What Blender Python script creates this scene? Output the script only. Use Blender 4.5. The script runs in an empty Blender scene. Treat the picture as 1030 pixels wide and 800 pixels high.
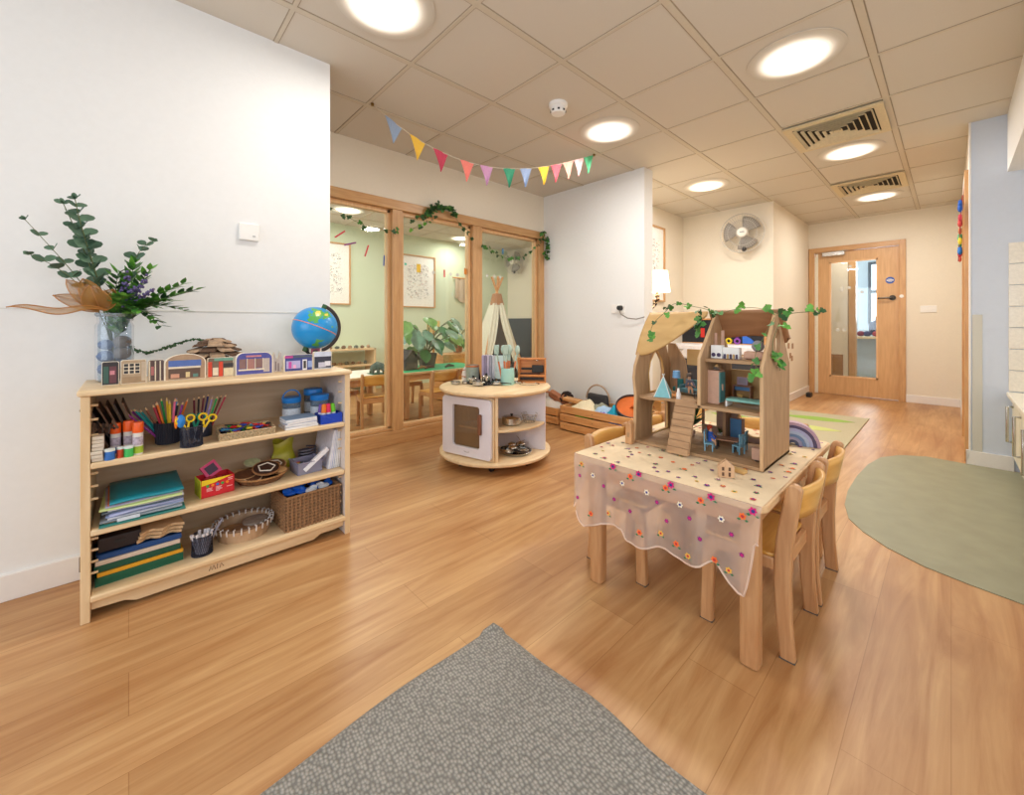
import bpy, bmesh, math, random
from mathutils import Vector, Matrix
random.seed(7)
scn = bpy.context.scene
COL = scn.collection
PI = math.pi
R = math.radians

# ------------------------------------------------------------------ materials
def lin(c):
    def f(v):
        v /= 255.0
        return v / 12.92 if v <= .04045 else ((v + .055) / 1.055) ** 2.4
    return tuple(f(x) for x in c) + (1.0,)
MATS = {}
def new_mat(name):
    m = bpy.data.materials.new(name); m.use_nodes = True
    nt = m.node_tree; b = nt.nodes['Principled BSDF']
    return m, nt, b
def M(name, rgb, rough=.55, metal=0, bump=0, bscale=60, var=.06, emit=0, coat=0, sheen=0, stretch=(1, 1, 1)):
    """plain surface with slight procedural variation"""
    if name in MATS: return MATS[name]
    m, nt, b = new_mat(name)
    c = lin(rgb)
    b.inputs['Roughness'].default_value = rough; b.inputs['Metallic'].default_value = metal
    tc = nt.nodes.new('ShaderNodeTexCoord'); mp = nt.nodes.new('ShaderNodeMapping'); mp.inputs['Scale'].default_value = stretch
    nz = nt.nodes.new('ShaderNodeTexNoise'); nz.inputs['Scale'].default_value = bscale; nz.inputs['Detail'].default_value = 3
    nt.links.new(tc.outputs['Object'], mp.inputs[0]); nt.links.new(mp.outputs[0], nz.inputs['Vector'])
    rp = nt.nodes.new('ShaderNodeValToRGB'); rp.color_ramp.elements[0].position = .3; rp.color_ramp.elements[1].position = .7
    rp.color_ramp.elements[0].color = tuple(x * (1 - var) for x in c[:3]) + (1,)
    rp.color_ramp.elements[1].color = tuple(min(1, x * (1 + var)) for x in c[:3]) + (1,)
    nt.links.new(nz.outputs['Fac'], rp.inputs[0]); nt.links.new(rp.outputs[0], b.inputs['Base Color'])
    if coat: b.inputs['Coat Weight'].default_value = coat
    if sheen: b.inputs['Sheen Weight'].default_value = sheen
    if bump:
        bp = nt.nodes.new('ShaderNodeBump'); bp.inputs['Strength'].default_value = bump; bp.inputs['Distance'].default_value = .01
        nt.links.new(nz.outputs['Fac'], bp.inputs['Height']); nt.links.new(bp.outputs[0], b.inputs['Normal'])
    if emit:
        b.inputs['Emission Color'].default_value = c; b.inputs['Emission Strength'].default_value = emit
    MATS[name] = m; return m
def W(name, c1, c2, axis='z', scale=6, rough=.45, stretch=12, coat=.15):
    """wood with grain along one axis"""
    if name in MATS: return MATS[name]
    m, nt, b = new_mat(name)
    tc = nt.nodes.new('ShaderNodeTexCoord'); mp = nt.nodes.new('ShaderNodeMapping')
    s = [scale * stretch] * 3; s['xyz'.index(axis)] = scale
    mp.inputs['Scale'].default_value = s
    nz = nt.nodes.new('ShaderNodeTexNoise'); nz.inputs['Scale'].default_value = 1; nz.inputs['Detail'].default_value = 5; nz.inputs['Distortion'].default_value = .6
    rp = nt.nodes.new('ShaderNodeValToRGB'); rp.color_ramp.elements[0].position = .32; rp.color_ramp.elements[1].position = .68
    rp.color_ramp.elements[0].color = lin(c1); rp.color_ramp.elements[1].color = lin(c2)
    nt.links.new(tc.outputs['Object'], mp.inputs[0]); nt.links.new(mp.outputs[0], nz.inputs['Vector'])
    nt.links.new(nz.outputs['Fac'], rp.inputs[0]); nt.links.new(rp.outputs[0], b.inputs['Base Color'])
    b.inputs['Roughness'].default_value = rough; b.inputs['Coat Weight'].default_value = coat; b.inputs['Coat Roughness'].default_value = .3
    bp = nt.nodes.new('ShaderNodeBump'); bp.inputs['Strength'].default_value = .08; bp.inputs['Distance'].default_value = .002
    nt.links.new(nz.outputs['Fac'], bp.inputs['Height']); nt.links.new(bp.outputs[0], b.inputs['Normal'])
    MATS[name] = m; return m
def GL(name, tint=(255, 255, 255), gloss=.08, rough=.02, opa=0.0, opac=(200, 200, 200)):
    """thin glass: transparent + fresnel gloss (+ some body colour)"""
    if name in MATS: return MATS[name]
    m, nt, b = new_mat(name); nt.nodes.remove(b)
    out = nt.nodes['Material Output']
    tr = nt.nodes.new('ShaderNodeBsdfTransparent'); tr.inputs[0].default_value = lin(tint)
    gl = nt.nodes.new('ShaderNodeBsdfGlossy'); gl.inputs['Roughness'].default_value = rough
    lw = nt.nodes.new('ShaderNodeLayerWeight'); lw.inputs[0].default_value = .12
    mul = nt.nodes.new('ShaderNodeMath'); mul.operation = 'MULTIPLY_ADD'; mul.inputs[1].default_value = .8; mul.inputs[2].default_value = gloss * .4
    mix = nt.nodes.new('ShaderNodeMixShader')
    nt.links.new(lw.outputs['Fresnel'], mul.inputs[0]); nt.links.new(mul.outputs[0], mix.inputs[0])
    nt.links.new(tr.outputs[0], mix.inputs[1]); nt.links.new(gl.outputs[0], mix.inputs[2])
    last = mix
    if opa:
        df = nt.nodes.new('ShaderNodeBsdfDiffuse'); df.inputs[0].default_value = lin(opac)
        m2 = nt.nodes.new('ShaderNodeMixShader'); m2.inputs[0].default_value = opa
        nt.links.new(mix.outputs[0], m2.inputs[1]); nt.links.new(df.outputs[0], m2.inputs[2]); last = m2
    nt.links.new(last.outputs[0], out.inputs[0])
    MATS[name] = m; return m
def SHEER(name, rgb, opa, sc=220):
    """gauzy woven cloth with fine holes"""
    if name in MATS: return MATS[name]
    m, nt, b = new_mat(name); nt.nodes.remove(b); out = nt.nodes['Material Output']
    tr = nt.nodes.new('ShaderNodeBsdfTransparent')
    df = nt.nodes.new('ShaderNodeBsdfDiffuse'); df.inputs[0].default_value = lin(rgb)
    tl = nt.nodes.new('ShaderNodeBsdfTranslucent'); tl.inputs[0].default_value = lin(rgb)
    a = nt.nodes.new('ShaderNodeMixShader'); a.inputs[0].default_value = .35
    nt.links.new(df.outputs[0], a.inputs[1]); nt.links.new(tl.outputs[0], a.inputs[2])
    tc = nt.nodes.new('ShaderNodeTexCoord'); nz = nt.nodes.new('ShaderNodeTexNoise'); nz.inputs['Scale'].default_value = 9
    nt.links.new(tc.outputs['Object'], nz.inputs['Vector'])
    ma = nt.nodes.new('ShaderNodeMath'); ma.operation = 'MULTIPLY_ADD'; ma.inputs[1].default_value = .25; ma.inputs[2].default_value = opa - .12
    nt.links.new(nz.outputs['Fac'], ma.inputs[0])
    mx = nt.nodes.new('ShaderNodeMixShader')
    nt.links.new(ma.outputs[0], mx.inputs[0]); nt.links.new(tr.outputs[0], mx.inputs[1]); nt.links.new(a.outputs[0], mx.inputs[2])
    nt.links.new(mx.outputs[0], out.inputs[0]); MATS[name] = m; return m

# ------------------------------------------------------------------ mesh builder
class B:
    def __init__(s, mx=None):
        s.bm = bmesh.new(); s.mx = mx or Matrix.Identity(4)
    def _f(s, vs, mi=0):
        try:
            f = s.bm.faces.new(vs); f.material_index = mi; return f
        except ValueError:
            return None
    def v(s, co): return s.bm.verts.new(s.mx @ Vector(co))
    def box(s, c, d, mi=0, rz=0, rx=0, ry=0, taper=1):
        m = Matrix.Translation(c) @ Matrix.Rotation(rz, 4, 'Z') @ Matrix.Rotation(ry, 4, 'Y') @ Matrix.Rotation(rx, 4, 'X')
        x, y, z = d[0] / 2, d[1] / 2, d[2] / 2; t = taper
        p = [(-x, -y, -z), (x, -y, -z), (x, y, -z), (-x, y, -z), (-x * t, -y * t, z), (x * t, -y * t, z), (x * t, y * t, z), (-x * t, y * t, z)]
        v = [s.v(m @ Vector(q)) for q in p]
        for q in ((0, 3, 2, 1), (4, 5, 6, 7), (0, 1, 5, 4), (1, 2, 6, 5), (2, 3, 7, 6), (3, 0, 4, 7)): s._f([v[i] for i in q], mi)
        return s
    def bx(s, x0, x1, y0, y1, z0, z1, mi=0):
        return s.box(((x0 + x1) / 2, (y0 + y1) / 2, (z0 + z1) / 2), (abs(x1 - x0), abs(y1 - y0), abs(z1 - z0)), mi)
    def cyl(s, p0, p1, r0, r1=None, n=14, mi=0, caps=True):
        r1 = r0 if r1 is None else r1
        return s.sweep([p0, p1], [r0, r1], n, mi, caps)
    def sweep(s, pts, rad, n=8, mi=0, caps=True, flat=1.0):
        pts = [Vector(p) for p in pts]
        if not isinstance(rad, (list, tuple)): rad = [rad] * len(pts)
        rings = []; pu = None
        for i, p in enumerate(pts):
            d = (pts[min(i + 1, len(pts) - 1)] - pts[max(i - 1, 0)]).normalized()
            if pu is None:
                u = d.orthogonal().normalized()
                if abs(d.z) < .9: u = d.cross(Vector((0, 0, 1))).normalized()
            else:
                u = (pu - d * pu.dot(d)); u = u.normalized() if u.length > 1e-6 else d.orthogonal().normalized()
            pu = u; w = d.cross(u)
            rings.append([s.v(p + u * math.cos(2 * PI * k / n) * rad[i] + w * math.sin(2 * PI * k / n) * rad[i] * flat) for k in range(n)])
        for a, b in zip(rings, rings[1:]):
            for k in range(n): s._f([a[k], a[(k + 1) % n], b[(k + 1) % n], b[k]], mi)
        if caps: s._f(rings[0][::-1], mi); s._f(rings[-1], mi)
        return s
    def lathe(s, prof, c=(0, 0, 0), n=24, mi=0, closed=False, rot=None):
        m = Matrix.Translation(c) @ (rot or Matrix.Identity(4)); rings = []
        for r, z in prof:
            if r < 1e-5: rings.append([s.v(m @ Vector((0, 0, z)))])
            else: rings.append([s.v(m @ Vector((r * math.cos(2 * PI * k / n), r * math.sin(2 * PI * k / n), z))) for k in range(n)])
        pr = list(zip(rings, rings[1:])) + ([(rings[-1], rings[0])] if closed else [])
        for a, b in pr:
            for k in range(n):
                j = (k + 1) % n
                q = [a[k % len(a)], a[j % len(a)], b[j % len(b)], b[k % len(b)]]
                u = []
                for x in q:
                    if x not in u: u.append(x)
                if len(u) > 2: s._f(u, mi)
        return s
    def ball(s, c, r, n=14, m=9, mi=0):
        if not isinstance(r, (list, tuple)): r = (r, r, r)
        rings = []
        for i in range(m + 1):
            t = PI * i / m
            if i in (0, m): rings.append([s.v((c[0], c[1], c[2] + r[2] * math.cos(t)))])
            else: rings.append([s.v((c[0] + r[0] * math.sin(t) * math.cos(2 * PI * k / n), c[1] + r[1] * math.sin(t) * math.sin(2 * PI * k / n), c[2] + r[2] * math.cos(t))) for k in range(n)])
        for a, b in zip(rings, rings[1:]):
            for k in range(n):
                j = (k + 1) % n; u = []
                for x in (a[k % len(a)], b[k % len(b)], b[j % len(b)], a[j % len(a)]):
                    if x not in u: u.append(x)
                if len(u) > 2: s._f(u, mi)
        return s
    def prism(s, poly, t, m=None, mi=0):
        """2D polygon (simple) extruded by t along local z, placed by m"""
        m = m or Matrix.Identity(4)
        a = [s.v(m @ Vector((p[0], p[1], -t / 2))) for p in poly]; b = [s.v(m @ Vector((p[0], p[1], t / 2))) for p in poly]
        s._f(a[::-1], mi); s._f(b, mi); n = len(poly)
        for k in range(n): s._f([a[k], a[(k + 1) % n], b[(k + 1) % n], b[k]], mi)
        return s
    def plate(s, outline, holes, t, m=None, mi=0):
        """2D outline with holes, extruded"""
        cu = bpy.data.curves.new('tmp', 'CURVE'); cu.dimensions = '2D'; cu.fill_mode = 'BOTH'; cu.extrude = t / 2
        for pl in [outline] + list(holes):
            sp = cu.splines.new('POLY'); sp.points.add(len(pl) - 1); sp.use_cyclic_u = True
            for i, p in enumerate(pl): sp.points[i].co = (p[0], p[1], 0, 1)
        ob = bpy.data.objects.new('tmp', cu); me = bpy.data.meshes.new_from_object(ob)
        m = s.mx @ (m or Matrix.Identity(4)); vs = [s.bm.verts.new(m @ v.co) for v in me.vertices]
        for p in me.polygons: s._f([vs[i] for i in p.vertices], mi)
        bpy.data.objects.remove(ob); bpy.data.curves.remove(cu); bpy.data.meshes.remove(me)
        return s
    def quad(s, pts, mi=0):
        s._f([s.v(p) for p in pts], mi); return s
    def grid(s, fn, nu, nv, mi=0):
        g = [[s.v(fn(i / nu, j / nv)) for j in range(nv + 1)] for i in range(nu + 1)]
        for i in range(nu):
            for j in range(nv): s._f([g[i][j], g[i + 1][j], g[i + 1][j + 1], g[i][j + 1]], mi)
        return s
    def leaf(s, p, d, up, L, Wd, mi=0, kind='ivy', fold=.15):
        """a single leaf blade at p pointing along d"""
        p = Vector(p); d = Vector(d).normalized(); up = Vector(up)
        sd = d.cross(up); sd = sd.normalized() if sd.length > 1e-4 else d.orthogonal().normalized()
        nn = sd.cross(d).normalized()
        if kind == 'ivy': o = [(0, 0), (-.12, .42), (.22, .5), (.42, .3), (.62, .42), (1, 0)]
        elif kind == 'round': o = [(0, 0), (.2, .38), (.55, .5), (.85, .33), (1, 0)]
        else: o = [(0, 0), (.3, .5), (.65, .38), (1, 0)]
        for sg in (1, -1):
            vs = [s.v(p + d * (a * L) + sd * (sg * b * Wd) + nn * (b * fold * Wd)) for a, b in o]
            s._f(vs if sg > 0 else vs[::-1], mi)
        return s
    def out(s, name, mats, parent=None, loc=None, smooth=40, bevel=0, seg=2, merge=True):
        if merge: bmesh.ops.remove_doubles(s.bm, verts=s.bm.verts, dist=1e-5)
        bmesh.ops.recalc_face_normals(s.bm, faces=s.bm.faces)
        if loc is not None: bmesh.ops.translate(s.bm, verts=s.bm.verts, vec=-Vector(loc))
        me = bpy.data.meshes.new(name); s.bm.to_mesh(me); s.bm.free()
        for m in (mats if isinstance(mats, (list, tuple)) else [mats]): me.materials.append(m)
        if smooth:
            for p in me.polygons: p.use_smooth = True
            if hasattr(me, 'set_sharp_from_angle'): me.set_sharp_from_angle(angle=R(smooth))
        o = bpy.data.objects.new(name, me); COL.objects.link(o)
        if loc is not None: o.location = loc
        if parent is not None: o.parent = parent
        if bevel:
            md = o.modifiers.new('bevel', 'BEVEL'); md.width = bevel; md.segments = seg; md.limit_method = 'ANGLE'; md.angle_limit = R(35)
        return o
def tag(o, label, cat, group=None, kind=None):
    o['label'] = label; o['category'] = cat
    if group: o['group'] = group
    if kind: o['kind'] = kind
    return o
def thing(name, label, cat, loc=(0, 0, 0), rz=0, group=None):
    o = bpy.data.objects.new(name, None); COL.objects.link(o); o.location = loc; o.rotation_euler = (0, 0, rz)
    o.empty_display_size = .05
    return tag(o, label, cat, group)
def struct(o):
    o['kind'] = 'structure'; return o
def dup(root, loc, rz=0, label=None, group=None):
    r = root.copy(); COL.objects.link(r); r.location = loc; r.rotation_euler = (0, 0, rz)
    if label: r['label'] = label
    if group: r['group'] = group
    for ch in list(root.children):
        c = ch.copy(); COL.objects.link(c); c.parent = r
        for g in ch.children:
            d = g.copy(); COL.objects.link(d); d.parent = c
    return r
YZ = Matrix(((0, 0, 1, 0), (1, 0, 0, 0), (0, 1, 0, 0), (0, 0, 0, 1)))   # 2D (a,b) -> (y,z), thickness along x
XZ = Matrix(((1, 0, 0, 0), (0, 0, -1, 0), (0, 1, 0, 0), (0, 0, 0, 1)))  # 2D (a,b) -> (x,z), thickness along y
def T(x, y, z): return Matrix.Translation((x, y, z))
def arc(cx, cy, rx, ry, a0, a1, n):
    return [(cx + rx * math.cos(R(a0 + (a1 - a0) * i / n)), cy + ry * math.sin(R(a0 + (a1 - a0) * i / n))) for i in range(n + 1)]
def rrect(x0, x1, y0, y1, r, n=4):
    return arc(x1 - r, y1 - r, r, r, 0, 90, n) + arc(x0 + r, y1 - r, r, r, 90, 180, n) + arc(x0 + r, y0 + r, r, r, 180, 270, n) + arc(x1 - r, y0 + r, r, r, 270, 360, n)

# ------------------------------------------------------------------ shared materials
wall_w = M('wall_white', (234, 234, 233), .8, bump=.05, bscale=40, var=.01)
wall_c = M('wall_cream', (234, 225, 208), .8, bump=.05, bscale=40, var=.01)
wall_b = M('wall_blue', (206, 215, 230), .8, bump=.05, bscale=40, var=.01)
wall_g = M('wall_green', (212, 224, 198), .8, bump=.05, bscale=40, var=.01)
white = M('white_paint', (240, 238, 234), .45, var=.01)
trimw = M('skirting_paint', (238, 234, 230), .4, var=.01)
frame_w = W('oak_frame', (190, 142, 92), (208, 164, 112), 'z', 5, .4)
frame_y = W('oak_frame_long', (190, 142, 92), (208, 164, 112), 'y', 5, .4)
frame_x = W('oak_frame_cross', (190, 142, 92), (208, 164, 112), 'x', 5, .4)
door_wd = W('door_veneer', (202, 156, 104), (216, 172, 120), 'z', 4, .4)
birch = W('birch_ply', (222, 190, 144), (236, 210, 170), 'y', 3, .45, 10)
birch_z = W('birch_ply_upright', (222, 190, 144), (236, 210, 170), 'z', 3, .45, 10)
beech = W('beech', (186, 134, 88), (206, 158, 112), 'z', 5, .38, 12, .3)
beech_h = W('beech_rail', (192, 142, 92), (216, 162, 114), 'y', 5, .38, 12, .3)
honey = W('honey_ply', (214, 156, 72), (232, 180, 98), 'y', 4, .35, 10, .3)
pine = W('pine_slat', (196, 136, 78), (222, 168, 108), 'x', 4, .5, 10)
dollwood = W('dollhouse_ply', (158, 122, 86), (184, 148, 110), 'z', 7, .6, 8, 0)
dollwood_x = W('dollhouse_board', (162, 126, 88), (186, 150, 112), 'x', 7, .6, 8, 0)
dolltan = W('dollhouse_roof_tan', (204, 160, 98), (216, 176, 114), 'x', 5, .55, 4, 0)
dollbrown = W('dollhouse_roof_brown', (160, 112, 76), (182, 134, 94), 'x', 5, .55, 4, 0)
chrome = M('steel', (200, 198, 194), .22, 1, var=.02)
black = M('black_plastic', (28, 28, 30), .5, var=.05)
dkwood = W('dark_wood', (70, 44, 28), (96, 64, 42), 'y', 8)
leafg = M('leaf_green', (70, 128, 52), .5, bscale=30, var=.25)
leafb = M('leaf_bright', (98, 160, 58), .5, bscale=30, var=.25)
leafd = M('leaf_dark', (46, 84, 44), .55, bscale=30, var=.25)
stemg = M('vine_stem', (96, 104, 60), .6)
clear = GL('clear_pane', (250, 252, 250), .1)

# ------------------------------------------------------------------ FLOOR
def floor_mat():
    m, nt, b = new_mat('oak_vinyl_planks'); N = nt.nodes; L = nt.links
    tc = N.new('ShaderNodeTexCoord'); sp = N.new('ShaderNodeSeparateXYZ'); cb = N.new('ShaderNodeCombineXYZ')
    L.new(tc.outputs['Object'], sp.inputs[0]); L.new(sp.outputs['Y'], cb.inputs['X']); L.new(sp.outputs['X'], cb.inputs['Y'])
    br = N.new('ShaderNodeTexBrick'); br.inputs['Scale'].default_value = 1; br.inputs['Brick Width'].default_value = 1.25; br.inputs['Row Height'].default_value = .185
    br.inputs['Mortar Size'].default_value = .0012; br.inputs['Mortar Smooth'].default_value = .3; br.offset = .37; br.inputs['Bias'].default_value = 0
    br.inputs['Color1'].default_value = lin((204, 162, 112)); br.inputs['Color2'].default_value = lin((219, 178, 127)); br.inputs['Mortar'].default_value = lin((186, 142, 92))
    L.new(cb.outputs[0], br.inputs['Vector'])
    mp = N.new('ShaderNodeMapping'); mp.inputs['Scale'].default_value = (16, 1.3, 1); L.new(tc.outputs['Object'], mp.inputs[0])
    # shift grain per plank
    nz = N.new('ShaderNodeTexNoise'); nz.inputs['Scale'].default_value = 1; nz.inputs['Detail'].default_value = 7; nz.inputs['Roughness'].default_value = .62; nz.inputs['Distortion'].default_value = 1.1
    L.new(mp.outputs[0], nz.inputs['Vector'])
    rp = N.new('ShaderNodeValToRGB'); rp.color_ramp.elements[0].position = .3; rp.color_ramp.elements[1].position = .72
    rp.color_ramp.elements[0].color = lin((206, 180, 152)); rp.color_ramp.elements[1].color = (1, 1, 1, 1)
    L.new(nz.outputs['Fac'], rp.inputs[0])
    n2 = N.new('ShaderNodeTexNoise'); n2.inputs['Scale'].default_value = 1.1; n2.inputs['Detail'].default_value = 3; mp2 = N.new('ShaderNodeMapping'); mp2.inputs['Scale'].default_value = (3, 1, 1)
    L.new(tc.outputs['Object'], mp2.inputs[0]); L.new(mp2.outputs[0], n2.inputs['Vector'])
    r2 = N.new('ShaderNodeValToRGB'); r2.color_ramp.elements[0].position = .35; r2.color_ramp.elements[0].color = lin((226, 208, 192)); r2.color_ramp.elements[1].position = .65
    L.new(n2.outputs['Fac'], r2.inputs[0])
    a = N.new('ShaderNodeMixRGB'); a.blend_type = 'MULTIPLY'; a.inputs[0].default_value = .9; L.new(br.outputs['Color'], a.inputs[1]); L.new(rp.outputs[0], a.inputs[2])
    c = N.new('ShaderNodeMixRGB'); c.blend_type = 'MULTIPLY'; c.inputs[0].default_value = .8; L.new(a.outputs[0], c.inputs[1]); L.new(r2.outputs[0], c.inputs[2])
    L.new(c.outputs[0], b.inputs['Base Color']); b.inputs['Roughness'].default_value = .38
    bp = N.new('ShaderNodeBump'); bp.inputs['Strength'].default_value = .12; bp.inputs['Distance'].default_value = .002
    L.new(nz.outputs['Fac'], bp.inputs['Height']); L.new(bp.outputs[0], b.inputs['Normal'])
    return m
struct(B().bx(-6.3, 1.0, -3.1, 10.6, -.1, 0).out('floor', floor_mat()))

# ------------------------------------------------------------------ CEILING
CE = 2.49
ceil_m = M('ceiling_tile', (212, 205, 193), .9, bump=.15, bscale=300, var=.03)
bar_m = M('ceiling_bar', (206, 196, 178), .6, var=.02)
ce = struct(B().bx(-6.3, 1.0, -3.1, 10.6, CE, CE + .1).out('ceiling', ceil_m))
g = B(); gd = B()
x = -.29 + .6 * 2
while x > -6.3:
    g.bx(x - .016, x + .016, -3, 10.5, CE - .004, CE + .02); gd.bx(x - .0215, x + .0215, -3, 10.5, CE - .0012, CE + .02); x -= .6
y = 1.755 - .6 * 7
while y < 10.5:
    g.bx(-6.2, .95, y - .009, y + .009, CE - .0035, CE + .02); gd.bx(-6.2, .95, y - .0135, y + .0135, CE - .0011, CE + .02); y += .6
gb = struct(g.out('ceiling_grid', bar_m, smooth=0)); gb.parent = ce
gs = struct(gd.out('ceiling_grid_shadow_gap', M('ceiling_gap', (164, 150, 130), .9), smooth=0)); gs.parent = ce

# ------------------------------------------------------------------ WALLS
def wall(name, mat, *boxes):
    b = B()
    for q in boxes: b.bx(*q)
    return struct(b.out(name, mat, smooth=0))
wall('wall_left', wall_w, (-3.36, -2.41, -3, .826, 0, CE))
wall('wall_above_window', wall_c, (-3.36, -3.25, .826, 3.5, 2.075, CE))
wall('wall_center', wall_w, (-3.36, -1.97, 3.5, 3.655, 0, CE))
wall('wall_alcove', wall_c, (-3.36, -2.56, 3.655, 5.6, 0, CE))
wall('wall_behind_fan', wall_c, (-3.36, -1.46, 5.6, 7.48, 0, CE))
wall('wall_far', wall_c, (-1.46, .09, 7.36, 7.48, 2.125, CE), (-.41, .09, 7.36, 7.48, 0, 2.125))
wall('wall_right', wall_c, (.09, .25, 4.47, 4.56, 0, CE), (.09, .25, 4.56, 5.56, 2.17, CE), (.09, .25, 5.56, 7.48, 0, CE))
wall('wall_kitchen', wall_b, (.09, 1.0, 4.46, 4.47, 0, CE), (.25, 1.0, 4.47, 4.6, 0, CE))
wall('wall_side', wall_w, (.88, 1.0, -3, 4.46, 0, CE))
wall('wall_back', wall_w, (-2.41, .88, -3.1, -3.0, 0, .8), (-2.41, .88, -3.1, -3.0, 2.2, CE), (-2.41, -2.2, -3.1, -3, .8, 2.2), (.7, .88, -3.1, -3, .8, 2.2))
wall('wall_bulkhead', wall_w, (.27, .88, 1.4, 4.46, 2.085, CE))
wall('wall_green', wall_g, (-6.3, -6.2, -.6, 5.7, 0, CE))
wall('wall_far_left', wall_c, (-6.2, -3.36, 5.6, 5.7, 0, CE))
wall('wall_near_left', wall_g, (-6.2, -3.36, -.6, -.5, 0, CE))
wall('wall_corridor', wall_c, (-2.4, -1.14, 8.4, 8.5, 0, CE), (-2.4, -2.3, 7.48, 8.4, 0, CE), (.25, .35, 7.48, 10.5, 0, CE))
wall('wall_beyond', M('wall_pale_blue_glow', (205, 222, 236), .8, emit=.25), (-1.6, .35, 10.4, 10.5, 0, CE), (-1.7, -1.6, 8.5, 10.5, 0, CE))  # wall itself glows faintly, standing in for daylight in the room beyond
# baseboards
def base(name, *boxes):
    b = B()
    for q in boxes: b.bx(*q)
    return struct(b.out(name, trimw, smooth=0, bevel=.004))
base('baseboard_left', (-2.41, -2.395, -3, .826, 0, .1), (-3.25, -2.41, .826, .841, 0, .1))
base('baseboard_center', (-3.25, -1.97, 3.485, 3.5, 0, .1), (-1.97, -1.955, 3.485, 3.67, 0, .1))
base('baseboard_alcove', (-2.56, -2.545, 3.655, 5.6, 0, .1), (-2.56, -1.46, 5.585, 5.6, 0, .1), (-1.46, -1.445, 5.585, 7.345, 0, .1))
base('baseboard_far', (-.405, .09, 7.345, 7.36, 0, .1))
base('baseboard_right', (.075, .09, 5.64, 7.345, 0, .1))
base('baseboard_kitchen', (.075, .3, 4.445, 4.46, 0, .1), (.075, .09, 4.445, 4.485, 0, .1))
base('baseboard_beyond', (-1.6, .25, 10.385, 10.4, 0, .12))
# vinyl corner guard on the blue wall
struct(B().bx(.105, .155, 4.455, 4.4605, .1, 1.09).out('trim_1', M('guard_vinyl', (206, 204, 194), .5, bump=.2, bscale=200), smooth=0, bevel=.002))
struct(B().bx(.088, .1, 4.452, 4.462, .1, CE).out('trim_2', trimw, smooth=0, bevel=.003))
# beige cable trunking run high on the left wall above the shelf
struct(B().bx(-2.41, -2.407, -3, .826, 1.083, 1.086).out('trim_3', M('seam', (222, 219, 212), .8), smooth=0))

# ------------------------------------------------------------------ INTERIOR WINDOW (timber screen)
win = struct(B().bx(-3.37, -3.235, .826, 3.5, 0, .115).bx(-3.37, -3.235, .826, 3.5, 1.995, 2.075).bx(-3.35, -3.27, .826, 3.5, .115, .135)
             .out('window_1', frame_y, smooth=0, bevel=.004))
fb = B()
for y0, y1 in ((.826, .9), (1.62, 1.715), (2.47, 2.585), (3.42, 3.5)): fb.bx(-3.365, -3.24, y0, y1, .115, 1.995)
o = struct(fb.out('window_post', frame_w, win, smooth=0, bevel=.004))
fb = B()
for y0, y1 in ((.9, 1.62), (1.715, 2.47), (2.585, 3.42)):
    for (a, b_) in ((y0, y0 + .028), (y1 - .028, y1)): fb.bx(-3.34, -3.285, a, b_, .135, 1.995)
    fb.bx(-3.34, -3.285, y0, y1, 1.965, 1.995)
    fb.bx(-3.34, -3.285, y0, y1, .13, .15)
struct(fb.out('window_bead', W('oak_bead', (222, 176, 124), (234, 192, 142), 'z', 5, .4), win, smooth=0, bevel=.002))
for y0, y1 in ((.928, 1.592), (1.743, 2.442), (2.613, 3.392)):
    struct(B().bx(-3.316, -3.31, y0, y1, .15, 1.965).out('window_pane', clear, win, smooth=0))
# coloured film stickers on the panes
def sticker(y, z, w, h, rgb, rot, label, nm):
    o = B(T(-3.3085, y, z) @ Matrix.Rotation(rot, 4, 'X')).box((0, 0, 0), (.001, w, h)).out('window_sticker', M('film_' + nm, rgb, .5, var=.1), smooth=0)
    return tag(o, label, 'sticker')
S_ = sticker
S_(1.21, 1.73, .012, .10, (214, 60, 76), -.9, 'slanting red film strip on the window, nearest the room corner', 'red')
S_(1.29, 1.665, .012, .10, (134, 60, 130), -1.25, 'purple film strip lying almost flat on the first window pane', 'purple')
S_(1.425, 1.625, .012, .10, (214, 60, 76), -.3, 'steep red film strip near the middle of the first pane', 'red')
S_(1.575, 1.56, .012, .09, (70, 96, 170), -.05, 'upright blue film strip beside the first window post', 'blue')
S_(1.905, 1.525, .04, .075, (232, 196, 60), 0, 'yellow film shape stuck on the pane over the framed drawing', 'yellow')
S_(1.775, 1.55, .02, .02, (80, 200, 170), 0, 'tiny turquoise dot sticker beside the first window post', 'teal')
S_(2.18, 1.50, .018, .07, (226, 96, 96), 0, 'pink and red film figure on the middle pane', 'pink')
S_(2.425, 1.54, .03, .06, (220, 140, 60), 0, 'orange film shape at the edge of the middle pane', 'orange')
S_(2.92, 1.80, .02, .06, (70, 140, 190), 0, 'blue and pink film figure high on the third pane', 'blue2')
for k, (yy, zz) in enumerate(((2.06, 1.50), (2.25, 1.5), (2.33, 1.5), (2.70, 1.52), (2.80, 1.52), (2.88, 1.52))):
    o = B(T(-3.3085, yy, zz)).cyl((0, 0, 0), (.001, 0, 0), .017, n=14).out('window_dot', GL('frost_dot', (255, 255, 255), .1, .4, .45, (240, 240, 235)), smooth=0)
    tag(o, 'round frosted dot in the row across the window panes', 'sticker', 'frosted dots on the window')

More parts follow.
